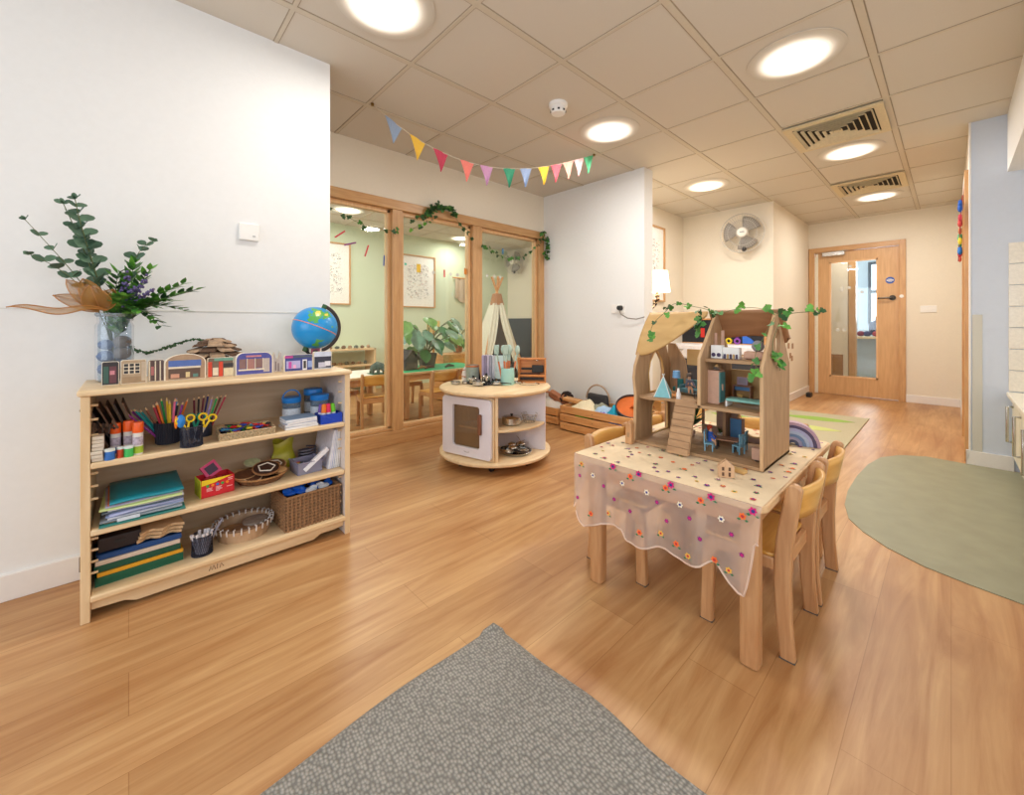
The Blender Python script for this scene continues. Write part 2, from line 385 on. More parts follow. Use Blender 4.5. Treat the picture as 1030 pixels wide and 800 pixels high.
# ------------------------------------------------------------------ FAR DOOR
dr = struct(B().bx(-1.455, -1.385, 7.335, 7.48, 0, 2.125).bx(-.47, -.405, 7.335, 7.48, 0, 2.125).out('door_1', frame_w, smooth=0, bevel=.003))
struct(B().bx(-1.385, -.47, 7.335, 7.48, 2.055, 2.125).out('door_head', frame_x, dr, smooth=0, bevel=.003))
struct(B().bx(-1.385, -1.345, 7.37, 7.45, .005, 2.0).out('door_edge_strip', M('strip_cream', (236, 232, 214), .5), dr, smooth=0))
leaf = struct(B().plate([(-1.345, .008), (-.472, .008), (-.472, 2.05), (-1.345, 2.05)], [[(-1.2, .27), (-1.2, 1.9), (-.69, 1.9), (-.69, .27)]], .045, T(0, 7.4, 0) @ XZ)
              .out('door_leaf', door_wd, dr, smooth=0, bevel=.002))
struct(B().bx(-1.2, -.69, 7.398, 7.404, .27, 1.9).out('door_glass', clear, dr, smooth=0))
b = B()
for q in ((-1.21, -1.19, .26, 1.91), (-.70, -.68, .26, 1.91)): b.bx(q[0], q[1], 7.37, 7.385, q[2], q[3])
b.bx(-1.21, -.68, 7.37, 7.385, 1.89, 1.91).bx(-1.21, -.68, 7.37, 7.385, .26, .28)
struct(b.out('door_bead', W('oak_bead', (0, 0, 0), (0, 0, 0)), dr, smooth=0))
struct(B().bx(-1.29, -1.03, 7.315, 7.375, 1.99, 2.05).out('door_closer', chrome, dr, smooth=0, bevel=.006))
struct(B().bx(-1.2, -1.0, 7.335, 7.35, 2.055, 2.068).out('door_closer_arm', chrome, dr, smooth=0))
h = struct(B().cyl((-.535, 7.377, 1.365), (-.535, 7.365, 1.365), .035, n=20).sweep([(-.535, 7.37, 1.365), (-.535, 7.33, 1.365), (-.58, 7.325, 1.365), (-.68, 7.325, 1.362)], .011, 8)
           .out('door_handle', M('door_metal', (70, 62, 54), .35, .9), dr))
sg = struct(B().cyl((-.56, 7.377, 1.60), (-.56, 7.3745, 1.60), .045, n=28).out('door_sign', M('sign_blue', (40, 88, 178), .4), dr))
struct(B().bx(-.595, -.525, 7.371, 7.3745, 1.592, 1.608).bx(-.58, -.54, 7.371, 7.3745, 1.618, 1.622).bx(-.58, -.54, 7.371, 7.3745, 1.578, 1.582).out('door_sign_bar', white, dr, smooth=0))
struct(B().cyl((-.445, 7.335, 1.38), (-.445, 7.33, 1.38), .022, n=16).out('door_frame_dot', white, dr))
for xx, zz in ((-1.07, 1.53), (-.99, 1.53), (-.85, 1.46), (-1.07, 1.50), (-1.05, .93), (-1.12, .93), (-.98, 1.83)):
    struct(B().cyl((xx, 7.3975, zz), (xx, 7.3965, zz), .022, n=12).out('door_glass_dot', MATS['frost_dot'], dr, smooth=0))
# beyond the door: timber post, low panel, window, desk
struct(B().bx(-1.13, -1.04, 8.38, 8.52, 0, CE).out('trim_4', frame_w, smooth=0))
tag(B().bx(-1.66, -1.2, 8.36, 8.4, .0, .52).out('wall_panel', W('brown_panel', (150, 112, 78), (166, 128, 92), 'x', 4), smooth=0, bevel=.004), 'low brown board seen behind the glass of the far door', 'panel')
w2 = struct(B().plate([(-1.1, 1.0), (-.62, 1.0), (-.62, 2.2), (-1.1, 2.2)], [[(-1.05, 1.05), (-1.05, 1.6), (-.67, 1.6), (-.67, 1.05)], [(-1.05, 1.66), (-1.05, 2.15), (-.67, 2.15), (-.67, 1.66)]], .06, T(0, 10.38, 0) @ XZ).out('window_2', M('window_grey', (92, 104, 120), .5), smooth=0))
struct(B().bx(-1.05, -.67, 10.36, 10.365, 1.05, 2.15).out('window_pane', M('day_pane', (225, 240, 255), .5, emit=2.2), w2, smooth=0))
dk = thing('worktop', 'pale worktop against the wall beyond the far door', 'worktop', (-.9, 10.1, 0))
B().box((0, 0, .76), (1.2, .55, .04)).out('top', birch, dk, smooth=0, bevel=.004)
B().box((0, .2, .37), (1.16, .04, .74)).out('back_panel', M('panel_blue', (196, 214, 226), .6), dk, smooth=0)
t = thing('rucksack', 'dark blue bag on the worktop beyond the far door', 'bag', (-.96, 10.05, .78))
B().ball((0, 0, .15), (.1, .07, .15)).out('body', M('navy_cloth', (40, 50, 84), .8), t); B().sweep([(0, -.04, .28), (0, -.02, .36), (0, .03, .28)], .008, 6).out('strap', MATS['navy_cloth'], t)
for k, (dx, c) in enumerate((((-.14), (120, 40, 60)), (-.05, (60, 60, 100)), (.08, (170, 60, 70)))):
    tag(B().ball((-1.02 + dx, 9.95, .83), (.06, .05, .05)).out('cloth_bundle', M('bundle%d' % k, c, .9), loc=(-1.02 + dx, 9.95, .78)), ['dark red', 'slate blue', 'bright red'][k] + ' cloth bundle on the worktop beyond the door', 'cloth')

# right-hand doorway
d2 = struct(B().bx(.068, .25, 4.53, 4.6, 0, 2.17).bx(.068, .25, 5.52, 5.59, 0, 2.17).out('door_2', frame_w, smooth=0, bevel=.003))
struct(B().bx(.068, .25, 4.6, 5.52, 2.1, 2.17).out('door_head', frame_y, d2, smooth=0))
struct(B().bx(.13, .175, 4.6, 5.52, .01, 2.1).out('door_leaf', door_wd, d2, smooth=0))
# hanging colourful chain of figures on the doorway
hg = thing('hanging_decoration', 'string of small bright coloured felt shapes hanging at the right doorway', 'decoration', (.058, 4.50, 1.50))
B().sweep([(0, 0, .48), (-.012, .03, .27), (-.02, .10, .0)], .003, 5).out('cord', M('cord_red', (170, 50, 60), .8), hg)
for k, (dy, z_, c, s_) in enumerate(((0, .56, (40, 90, 180), .03), (0, .52, (40, 90, 180), .036), (0, .43, (190, 60, 80), .03), (.01, .38, (196, 70, 70), .034), (.02, .31, (190, 120, 80), .028), (.04, .25, (70, 180, 130), .034), (-.01, .21, (222, 200, 60), .03), (.03, .18, (60, 170, 120), .026), (0, .12, (50, 120, 200), .036), (.02, .1, (210, 60, 90), .034), (.05, .05, (230, 110, 90), .026))):
    dy += .1 * (1 - z_ / .56); z_ *= .78; s_ *= .8
    B().ball((-.012, dy, z_ - .02), (s_ * .5, s_, s_), 10, 6).ball((-.012, dy, z_ + s_ * .8 - .02), s_ * .45, 8, 5).out('felt_shape', M('felt%d' % k, c, .9), hg)
# light switch + other wall fittings
t = thing('light_switch', 'white double light switch on the wall right of the far door', 'switch', (-.197, 7.36, 1.206))
B().box((0, -.005, 0), (.15, .01, .086)).out('plate', white, t, smooth=0, bevel=.003); B().box((-.03, -.012, 0), (.02, .006, .03)).out('rocker', white, t, smooth=0); B().box((.03, -.012, 0), (.02, .006, .03)).out('rocker', white, t, smooth=0)
t = thing('wall_sensor', 'small square white sensor box on the left wall', 'sensor', (-2.41, .435, 1.482))
B().box((.009, 0, 0), (.018, .085, .085)).out('body', white, t, smooth=0, bevel=.005); B().box((.019, .02, -.02), (.003, .012, .006)).out('indicator', M('grey_plastic', (180, 180, 180), .5), t, smooth=0)
t = thing('wall_socket', 'white wall socket with a black plug in the pale middle wall', 'socket', (-2.25, 3.5, 1.17))
B().box((-.0, -.005, 0), (.15, .01, .086)).out('plate', white, t, smooth=0, bevel=.003)
t = thing('plug_cable', 'black plug with a thin pale cable trailing to the wall lamp', 'plug', (-2.216, 3.49, 1.176))
B().cyl((0, 0, 0), (0, -.04, 0), .026, .022).out('plug', black, t)
B().sweep([(0, -.03, -.01), (.03, -.05, -.06), (.1, -.04, -.1), (.18, -.02, -.11), (.26, -.01, -.09)], .005, 6).out('cable', M('cable', (120, 110, 100), .6), t)
for k, (yy, zz) in enumerate(((6.257, .732), (6.45, .722), (6.34, .6), (6.42, .56))):
    tag(B().box((-1.456, yy, zz), (.004, .07, .07)).out('wall_sticker', M('brown_print', (176, 140, 112), .8, var=.3, bscale=80), smooth=0), 'small brown print on the wall between alcove and far door', 'sticker', 'brown prints by the far door')
tag(B().box((-1.36, 6.9, .03), (.06, .12, .06)).out('door_wedge', black, smooth=0, bevel=.01), 'small black wedge on the floor near the far door', 'wedge')
# ------------------------------------------------------------------ CEILING LIGHTS
glow, nt, bb = new_mat('lamp_glow_halo'); N = nt.nodes  # emission fades outward, painting the lamp's halo as if on the tile
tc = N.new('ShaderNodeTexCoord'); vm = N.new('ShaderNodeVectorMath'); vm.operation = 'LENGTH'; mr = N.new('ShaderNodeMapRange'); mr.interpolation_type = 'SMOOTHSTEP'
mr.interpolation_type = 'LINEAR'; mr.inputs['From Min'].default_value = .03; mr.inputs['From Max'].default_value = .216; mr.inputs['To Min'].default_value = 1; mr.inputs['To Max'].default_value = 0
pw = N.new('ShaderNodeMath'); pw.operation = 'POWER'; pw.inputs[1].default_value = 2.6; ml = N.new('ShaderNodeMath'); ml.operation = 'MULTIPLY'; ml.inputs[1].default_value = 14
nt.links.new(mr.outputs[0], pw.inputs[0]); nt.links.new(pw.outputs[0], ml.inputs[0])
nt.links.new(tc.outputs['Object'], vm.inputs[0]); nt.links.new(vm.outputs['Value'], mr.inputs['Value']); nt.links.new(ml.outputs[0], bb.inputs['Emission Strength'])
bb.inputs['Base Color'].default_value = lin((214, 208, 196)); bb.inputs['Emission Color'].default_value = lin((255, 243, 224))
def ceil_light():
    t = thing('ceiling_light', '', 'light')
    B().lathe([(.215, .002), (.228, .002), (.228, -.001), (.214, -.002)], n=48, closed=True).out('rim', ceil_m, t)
    B().lathe([(.216, -.0015), (.16, -.006), (.10, -.010), (.05, -.012), (0, -.0125)], n=48).out('diffuser_halo', glow, t)  # oversized disc in tile colour, so the painted halo blends into the ceiling
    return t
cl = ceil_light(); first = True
LM = [(-1.79, .855, 'main'), (-.59, 2.655, 'main'), (-1.79, 2.655, 'main'), (-.59, 4.455, 'main'), (-1.79, 4.455, 'main'), (-.59, 6.255, 'main')]
LL = ['round glowing ceiling light nearest the left wall corner', 'round glowing ceiling light above the dollhouse table, before the first vent', 'round glowing ceiling light beside the smoke detector and bunting', 'round glowing ceiling light between the two square vents', 'round glowing ceiling light in front of the wall fan', 'round glowing ceiling light beyond the second vent, nearest the far door']
LO = [(-5.35, 2.055, 'o'), (-4.15, 1.755, 'o'), (-5.79, 4.155, 'o'), (-4.15, 4.155, 'o')]
LOL = ['round glowing ceiling light seen through the first window pane', 'round glowing ceiling light just inside the second window pane top', 'round glowing ceiling light near the green wall end behind the glass', 'round glowing ceiling light of the neighbouring room above the tables']
def arealight(name, loc, size, power, rgb, rot=(0, 0, 0), shape='DISK', sy=None, spread=180):
    l = bpy.data.lights.new(name, 'AREA'); l.shape = shape; l.size = size; l.energy = power; l.color = rgb
    if sy: l.size_y = sy
    l.spread = R(spread)
    o = bpy.data.objects.new(name, l); o.location = loc; o.rotation_euler = rot; COL.objects.link(o); return o
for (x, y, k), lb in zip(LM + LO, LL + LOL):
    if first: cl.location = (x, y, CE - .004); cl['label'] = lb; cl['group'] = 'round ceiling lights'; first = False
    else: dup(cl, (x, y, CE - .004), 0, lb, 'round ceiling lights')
    arealight('downlight', (x, y, CE - .045), .26, (13.5 if y > 1 else 8.5) if k == 'main' else (8 if x < -5.5 else 13), (1, .96, .905))

def vent():
    t = thing('air_vent', 'square louvred air vent in the ceiling nearer the camera', 'vent', group='square ceiling vents')
    b = B()
    b.plate([(-.285, -.285), (.285, -.285), (.285, .285), (-.285, .285)], [[(-.235, -.235), (-.235, .235), (.235, .235), (.235, -.235)]], .012, T(0, 0, -.012))
    b.out('frame', M('vent_cream', (214, 198, 162), .5), t, smooth=0)
    B().box((0, 0, -.0015), (.5, .5, .002)).out('backing', M('vent_dark', (46, 40, 32), .8), t, smooth=0)
    b = B()
    for k in range(6):
        r = .228 - k * .038
        for a in range(4):
            m = Matrix.Rotation(a * PI / 2, 4, 'Z'); d = .013
            pts = [(-r, -r, -.024), (r, -r, -.024), (r - d, -r + d, -.005), (-r + d, -r + d, -.005)]
            b.quad([m @ Vector(p) for p in pts])
    b.box((0, 0, -.014), (.03, .03, .012))
    o = b.out('louvres', M('vent_louvre', (226, 212, 178), .45), t, smooth=0)
    sd = o.modifiers.new('thick', 'SOLIDIFY'); sd.thickness = .0025
    return t
v0 = vent(); v0.location = (-.59, 3.855, CE - .004)
dup(v0, (-.59, 5.655, CE - .004), 0, 'square louvred air vent in the ceiling, the one nearer the far door')

t = thing('smoke_detector', 'small round white smoke detector on a ceiling tile beside the bunting', 'smoke detector', (-1.80, 2.08, CE))
B().lathe([(.0, 0), (.062, 0), (.062, -.02), (.05, -.026), (.05, -.038), (0, -.038)], n=28).out('base', white, t)
B().lathe([(.046, -.036), (.05, -.05), (.044, -.066), (.0, -.072)], n=28).out('head', white, t)
b = B()
for k in range(8):
    a = k * PI / 4; b.box((.046 * math.cos(a), .046 * math.sin(a), -.052), (.012, .014, .01), rz=a)
b.out('vents', black, t, smooth=0)

# ------------------------------------------------------------------ BUNTING
bt = thing('bunting', 'string of twelve pastel felt pennants hung under the ceiling before the window wall', 'bunting', (-2.1, 2.1, 2.4))
P0 = Vector((-2.64, 1.176, 2.485)); P1 = Vector((-2.12, 2.92, 2.485))
def bpt(s):
    p = P0.lerp(P1, s); p.z -= .27 * 4 * s * (1 - s) * (1 + .25 * (1 - 2 * s)); return p
B(T(2.1, -2.1, -2.4)).sweep([bpt(i / 30) for i in range(31)], .0022, 5).out('string', M('string', (214, 204, 186), .8), bt)
cols = [('grey_blue', (150, 166, 190)), ('yellow', (236, 190, 72)), ('crimson', (196, 70, 92)), ('coral', (240, 134, 122)), ('lilac', (204, 152, 190)), ('green', (64, 152, 118)), ('periwinkle', (150, 170, 206)), ('gold', (238, 196, 66)), ('rose', (230, 100, 112)), ('peach', (246, 166, 148)), ('pale_pink', (242, 186, 188)), ('mint', (96, 190, 138))]
ss = [.075, .165, .255, .365, .45, .555, .635, .725, .79, .855, .915, .97]
for (nm, c), s in zip(cols, ss):
    w = .030 if s > .1 else .031
    a = bpt(s - w); d = bpt(s + w); mdl = (a + d) / 2 + Vector((random.uniform(-.01, .01), 0, -.145))
    b = B(T(2.1, -2.1, -2.4))
    def fn(u, v, a=a, d=d, q=mdl):
        p = a.lerp(d, u); p = p.lerp(q, v); p.x += .006 * math.sin(u * 5 + v * 3); return p
    b.grid(fn, 6, 8); o = b.out('pennant', M('felt_' + nm, c, .9, bump=.2, bscale=200), bt, smooth=0)
    sd = o.modifiers.new('t', 'SOLIDIFY'); sd.thickness = .002; o['label'] = nm.replace('_', ' ') + ' felt pennant'
B(T(2.1, -2.1, -2.4)).cyl(P0 + Vector((0, 0, .004)), P0 + Vector((0, 0, -.012)), .01).cyl(P1 + Vector((0, 0, .004)), P1 + Vector((0, 0, -.012)), .01).out('hook', M('brass', (150, 116, 60), .4, .8), bt)

# ------------------------------------------------------------------ WALL FANS
def wall_fan(loc, rz, lb):
    t = thing('wall_fan', lb, 'fan', loc, rz, 'wall fans')
    # local: wall at y=0, fan faces -y
    B().box((0, -.02, -.12), (.09, .04, .2)).sweep([(0, -.04, -.14), (0, -.09, -.16), (0, -.1, -.06)], .02, 8).out('bracket', M('fan_white', (232, 228, 218), .4), t, bevel=.008)
    rot = Matrix.Rotation(PI / 2, 4, 'X')
    B().lathe([(0, -.02), (.06, -.02), (.07, .03), (.05, .07), (0, .08)], (0, -.1, 0), 24, rot=rot).out('motor', MATS['fan_white'], t)
    b = B()
    def ring(r, y, tr=.0025): b.lathe([(r + tr * math.cos(q), tr * math.sin(q)) for q in [k * PI / 3 for k in range(6)]], (0, y, 0), 40, closed=True, rot=rot)
    Rr = .235
    ring(Rr, -.16, .005); ring(Rr * .66, -.2); ring(Rr * .66, -.12); ring(.06, -.215, .004)
    for k in range(48):
        a = 2 * PI * k / 48
        ca, sa = math.cos(a), math.sin(a)
        b.sweep([(.05 * ca, -.213, .05 * sa), (.15 * ca, -.204, .15 * sa), (.21 * ca, -.185, .21 * sa), (Rr * ca, -.16, Rr * sa)], .0013, 4, caps=False)
        b.sweep([(.05 * ca, -.105, .05 * sa), (.15 * ca, -.115, .15 * sa), (Rr * ca, -.16, Rr * sa)], .0013, 4, caps=False)
    b.out('cage', M('cage_grey', (196, 190, 180), .4), t, merge=False)
    for k in range(3):
        a0 = k * 2 * PI / 3 + .9
        def fn(u, v, a0=a0):
            r = .04 + .165 * v; a = a0 + (u - .5) * (1.0 + .7 * v * (1.3 - v))
            return (r * math.cos(a), -.165 + .025 * (u - .5), r * math.sin(a))
        o = B().grid(fn, 8, 8).out('blade', M('fan_blade', (138, 132, 124), .4, var=.03), t)
        o.modifiers.new('t', 'SOLIDIFY').thickness = .003
    B().lathe([(.0, .018), (.05, .012), (.055, 0), (0, -.03)], (0, -.215, 0), 28, rot=rot).out('hub_cover', MATS['fan_white'], t)
    B().box((0, -.2345, 0), (.05, .002, .014)).out('badge', M('badge_grey', (150, 150, 152), .4), t, smooth=0)
    B().box((.02, -.13, -.2), (.07, .06, .07)).out('control_box', MATS['fan_white'], t, bevel=.015)
    B().ball((.02, -.165, -.2), (.028, .02, .028)).out('knob', black, t)
    return t
wf = wall_fan((-1.80, 5.6, 2.13), .28, 'white caged fan on the wall above the dollhouse, left of the far door')
dup(wf, (-5.86, 5.6, 2.22), .1, 'white caged fan on the wall of the neighbouring room, behind the third pane')

# ------------------------------------------------------------------ WALL LAMP
lp = thing('wall_lamp', 'lit wall lamp with a pale drum shade and dark curled bracket', 'lamp', (-2.03, 3.86, 1.2))
shade_m = M('shade_glow', (255, 236, 200), .8, emit=3.2, var=.02)
B().lathe([(.10, .35), (.125, .14), (.1235, .14), (.0985, .35)], n=36, closed=True).out('lamp_shade', shade_m, lp)
B().sweep([(-.0, 0, .2), (0, 0, .1), (.02, -.01, .07), (-.02, -.02, .04), (-.005, -.05, 0), (-.01, -.12, -.05), (-.01, -.2, -.02)], [.01, .012, .016, .012, .012, .01, .01], 8).ball((0, 0, .1), .022).ball((-.008, -.03, .02), .02).out('bracket', M('bronze', (60, 50, 44), .4, .6), lp)
B().cyl((-.01, -.205, -.02), (-.01, -.19, -.02), .045).out('wall_plate', MATS['bronze'], lp)
l = bpy.data.lights.new('bulb', 'POINT'); l.energy = 9; l.color = (1, .8, .55); l.shadow_soft_size = .05
o = bpy.data.objects.new('bulb', l); o.location = (-2.03, 3.86, 1.44); COL.objects.link(o)

# ------------------------------------------------------------------ PICTURES
def picture(name, label, x, y0, y1, z0, z1, seed):
    rnd = random.Random(seed)
    t = thing(name, label, 'picture', (x, (y0 + y1) / 2, (z0 + z1) / 2), 0)
    hy, hz = (y1 - y0) / 2, (z1 - z0) / 2
    B().plate([(-hy, -hz), (hy, -hz), (hy, hz), (-hy, hz)], [[(-hy + .02, -hz + .02), (-hy + .02, hz - .02), (hy - .02, hz - .02), (hy - .02, -hz + .02)]], .03, T(.015, 0, 0) @ YZ).out('frame', frame_w, t, smooth=0, bevel=.002)
    B().box((.006, 0, 0), (.006, 2 * hy - .03, 2 * hz - .03)).out('mount', M('mount_white', (244, 243, 240), .6), t, smooth=0)
    b = B(); iy, iz = hy - .13, hz - .15
    for _ in range(330):
        yy = rnd.uniform(-iy, iy); zz = rnd.uniform(-iz, iz); s = rnd.uniform(.008, .028); mi = rnd.choice([0] * 12 + [1, 2, 3])
        k = rnd.random()
        if k < .5: b.box((.0095, yy, zz), (.001, s, .003), mi, rx=rnd.uniform(0, 3))
        elif k < .8:
            b.box((.0095, yy, zz + s * .4), (.001, s, .003), mi); b.box((.0095, yy + s * .5, zz), (.001, .003, s), mi); b.box((.0095, yy - s * .5, zz), (.001, .003, s), mi)
        else: b.cyl((.009, yy, zz), (.0105, yy, zz), s * .3, n=7, mi=mi)
    b.out('print', [M('ink', (120, 120, 122), .8), M('ink_green', (110, 150, 110), .8), M('ink_amber', (200, 160, 90), .8), M('ink_red', (190, 110, 100), .8)], t, smooth=0)
    return t
picture('framed_print', 'framed black and white drawing on the green wall, partly hidden by the near wall', -6.2, 1.75, 2.415, 1.3, 2.21, 3)
picture('framed_print', 'framed black and white drawing on the green wall behind the middle pane', -6.2, 3.22, 3.885, 1.29, 2.17, 4)
picture('framed_print', 'narrow framed print in the alcove beside the wall lamp', -2.56, 4.42, 5.03, 1.3, 2.25, 5)

# ------------------------------------------------------------------ RUGS / LINO
def weave(name, c1, c2, sc, bump=.8):
    m, nt, b = new_mat(name); N = nt.nodes; L = nt.links
    tc = N.new('ShaderNodeTexCoord'); mp = N.new('ShaderNodeMapping'); mp.inputs['Rotation'].default_value = (0, 0, .12); mp.inputs['Scale'].default_value = (1, 1.25, 1)
    vo = N.new('ShaderNodeTexVoronoi'); vo.inputs['Scale'].default_value = sc; vo.inputs['Randomness'].default_value = .55
    L.new(tc.outputs['Object'], mp.inputs[0]); L.new(mp.outputs[0], vo.inputs['Vector'])
    nz = N.new('ShaderNodeTexNoise'); nz.inputs['Scale'].default_value = 5; nz.inputs['Detail'].default_value = 5; L.new(tc.outputs['Object'], nz.inputs['Vector'])
    rp = N.new('ShaderNodeValToRGB'); rp.color_ramp.elements[0].position = .15; rp.color_ramp.elements[1].position = .62; rp.color_ramp.elements[0].color = lin(c2); rp.color_ramp.elements[1].color = lin(c1)
    rp.color_ramp.elements[0].color, rp.color_ramp.elements[1].color = lin(c1), lin(c2); L.new(vo.outputs['Distance'], rp.inputs[0])
    mm = N.new('ShaderNodeMixRGB'); mm.blend_type = 'MULTIPLY'; mm.inputs[0].default_value = .35; L.new(rp.outputs[0], mm.inputs[1]); L.new(nz.outputs['Fac'], mm.inputs[2])
    L.new(mm.outputs[0], b.inputs['Base Color']); b.inputs['Roughness'].default_value = .95
    bp = N.new('ShaderNodeBump'); bp.invert = True; bp.inputs['Strength'].default_value = bump; bp.inputs['Distance'].default_value = .006
    L.new(vo.outputs['Distance'], bp.inputs['Height']); L.new(bp.outputs[0], b.inputs['Normal'])
    return m
gm = weave('grey_loop_pile', (186, 180, 170), (134, 130, 123), 95)
b = B()
def rf(u, v):
    x = -1.075 + 1.9 * u + .085 * v; y = .90 - 1.9 * v
    y += .012 * math.sin(x * 7 + 1) * (1 if v < .001 else 0) ; z = .012
    e = min(u, v, 1 - u, 1 - v)
    if v < .02: tt = min(1, max(0, (x + .95) / .4)); y += .022 * tt * tt * (3 - 2 * tt) + .004 * math.sin(x * 17)
    if u < .02: x += .008 * math.sin(y * 9)
    if e < .005: z = .001
    if u + v < .03: z += .012
    return (x, y, z)
b.grid(rf, 120, 120)
o = b.out('grey_rug', gm, loc=(-.1, 0, 0), smooth=60); tag(o, 'mottled grey woven loop-pile rug lying corner-first in the foreground', 'rug')

lino = [(-.13, 4.455), (-.27, 4.36), (-.37, 4.18), (-.415, 3.9), (-.435, 3.55), (-.435, 3.2), (-.415, 2.95), (-.37, 2.75), (-.30, 2.63), (-.2, 2.52), (-.08, 2.44), (.05, 2.40), (.2, 2.37), (.87, 2.35), (.87, 4.44), (.3, 4.44), (.05, 4.44), (.03, 4.5)]
def smooth_poly(p, it=2):
    for _ in range(it):
        q = []
        for i in range(len(p)):
            a, c = p[i], p[(i + 1) % len(p)]
            q += [(a[0] * .75 + c[0] * .25, a[1] * .75 + c[1] * .25), (a[0] * .25 + c[0] * .75, a[1] * .25 + c[1] * .75)]
        p = q
    return p
lm_ = M('lino_green', (146, 144, 118), .5, bscale=8, var=.07, bump=.03)
b = B(); b.prism(smooth_poly(lino[:13], 0) + lino[13:17], .003, T(0, 0, .0017)); o = b.out('vinyl_floor_inset', lm_, smooth=0, loc=(0, 3.4, 0)); struct(o); o.name = 'trim_5'
t = thing('leaf_rug', 'beige rug with pale and bright green leaf shapes beyond the table', 'rug', (-1.3, 4.9, 0))
B(T(1.3, -4.9, 0)).prism([(-1.95, 3.75), (-.6, 3.75), (-.6, 5.74), (-1.95, 5.6)][:2] + [(-.6, 5.74), (-1.95, 5.56)], .01, T(0, 0, .006)).out('base', M('rug_beige', (190, 182, 152), .95, bump=.4, bscale=180, var=.08), t, smooth=0)
def leafpoly(cx, cy, L, w, a, n=10):
    o = [(L * (i / n - .5), w * math.sin(PI * i / n) ** .8) for i in range(n + 1)] + [(L * (.5 - i / n), -w * math.sin(PI * i / n) ** .8) for i in range(1, n)]
    return [(cx + x * math.cos(a) - y * math.sin(a), cy + x * math.sin(a) + y * math.cos(a)) for x, y in o]
gA = M('rug_leaf_bright', (150, 184, 84), .95, bump=.3, bscale=150); gB_ = M('rug_leaf_pale', (200, 208, 128), .95, bump=.3, bscale=150)
for (cx, cy, L_, w, a, mt, nm) in ((-.98, 5.33, .62, .10, .2, gA, 'bright green leaf shape'), (-1.0, 4.82, .6, .10, .15, gB_, 'pale green leaf shape'), (-1.5, 5.42, .55, .09, .1, gB_, 'pale green leaf shape'), (-1.2, 4.35, .6, .1, .3, gA, 'bright green leaf shape'), (-1.62, 4.8, .5, .09, 0, gA, 'bright green leaf shape')):
    o = B(T(1.3, -4.9, 0)).prism(leafpoly(cx, cy, L_, w, a), .002, T(0, 0, .012)).out('leaf_motif', mt, t, smooth=0); o['label'] = nm

# ------------------------------------------------------------------ KITCHENETTE END (right edge)
kc = thing('kitchen_cabinet', 'low cream cabinet under a worktop at the right-hand wall', 'cabinet', (.57, 3.4, 0))
k = T(-.57, -3.4, 0)
B(k).bx(.31, .87, 2.2, 4.44, .1, .52).out('body', M('cab_cream', (222, 216, 196), .5), kc, smooth=0, bevel=.003)
for y0, y1 in ((4.0, 4.43), (3.55, 3.98), (3.1, 3.53)):
    d = B(k).bx(.29, .31, y0, y1, .12, .50).out('door', MATS['cab_cream'], kc, smooth=0, bevel=.003)
    B(k).sweep([(.29, y1 - .08, .22), (.262, y1 - .08, .22), (.262, y1 - .08, .46), (.29, y1 - .08, .46)], .008, 8).out('handle', chrome, d)
B(k).bx(.33, .87, 2.2, 4.44, 0.003, .1).out('plinth', M('plinth_grey', (150, 146, 136), .6), kc, smooth=0)
tag(B().bx(.265, .88, 2.2, 4.445, .52, .55).out('worktop', M('worktop_cream', (228, 222, 206), .35), smooth=0, bevel=.006, loc=(.57, 3.4, .52)), 'thin cream worktop slab on the low cabinet by the blue wall', 'worktop')
tl = B()
for i in range(4):
    for j in range(7): tl.bx(.275 + .155 * i, .275 + .155 * i + .15, 4.448, 4.459, .555 + .148 * j, .555 + .148 * j + .144)
struct(tl.out('trim_6', M('tile_white', (232, 226, 214), .15), smooth=0, bevel=.002))
# ================================================================== LOW SHELF UNIT
su = thing('shelf_unit', 'low open birch shelf unit full of craft materials against the left wall', 'shelf unit', (-2.2, .335, 0))
k = T(2.2, -.335, 0)
X0, X1 = -2.395, -2.03
for s, (y0, y1) in enumerate(((-.12, -.096), (.766, .79))):
    b = B(k)
    b.prism([(X0, 0.0), (X1 - .002, 0), (X1 - .002, .777), (X0, .777)], y1 - y0, T(0, (y0 + y1) / 2, 0) @ XZ)
    o = b.out('side_panel', birch_z if s == 0 else M('panel_pale', (226, 214, 206), .5), su, smooth=0, bevel=.002)
B(k).bx(X1 - .002, X1, .766, .79, 0, .777).out('edge_strip', birch_z, su, smooth=0)
B(k).bx(X0, X1 + .01, -.128, .798, .778, .8).out('top', birch, su, smooth=0, bevel=.008, seg=3)
for z in (.547, .315, .09):
    B(k).bx(X0, X1 + (.008 if z == .09 else 0), -.096, .766, z - .022, z).out('shelf', birch, su, smooth=0, bevel=.006, seg=3)
B(k).bx(X0, X0 + .008, -.096, .766, .06, .778).out('back_panel', W('back_ply', (196, 166, 132), (210, 182, 150), 'y', 3, .5, 8), su, smooth=0)
pl = [(-.096, .066), (.766, .066), (.766, .035), (.72, .03), (.66, .03), (.63, .014), (.02, .014), (-.01, .028), (-.096, .032)]
B(k).prism(pl[::-1], .018, T(X1 - .03, 0, 0) @ YZ).out('plinth', birch, su, smooth=0, bevel=.003)
b = B(k)
for dx, pts in ((.001, [[(.235, .032), (.24, .05), (.245, .032), (.25, .05), (.256, .032)], [(.262, .05), (.262, .032)], [(.27, .032), (.275, .05), (.283, .034)]]),):
    for q in pts: b.sweep([(X1 - .02, yy, zz) for yy, zz in q], .0012, 4)
b.out('burnt_mark', M('burnt', (120, 72, 40), .7), su)
b = B(k)
for z in (.74, .69, .635, .585, .50, .455, .41, .27, .23, .19, .15):
    b.cyl((X1 - .045, -.097, z), (X1 - .045, -.078, z), .0045, n=8); b.cyl((X1 - .045, .767, z), (X1 - .045, .75, z), .0045, n=8)
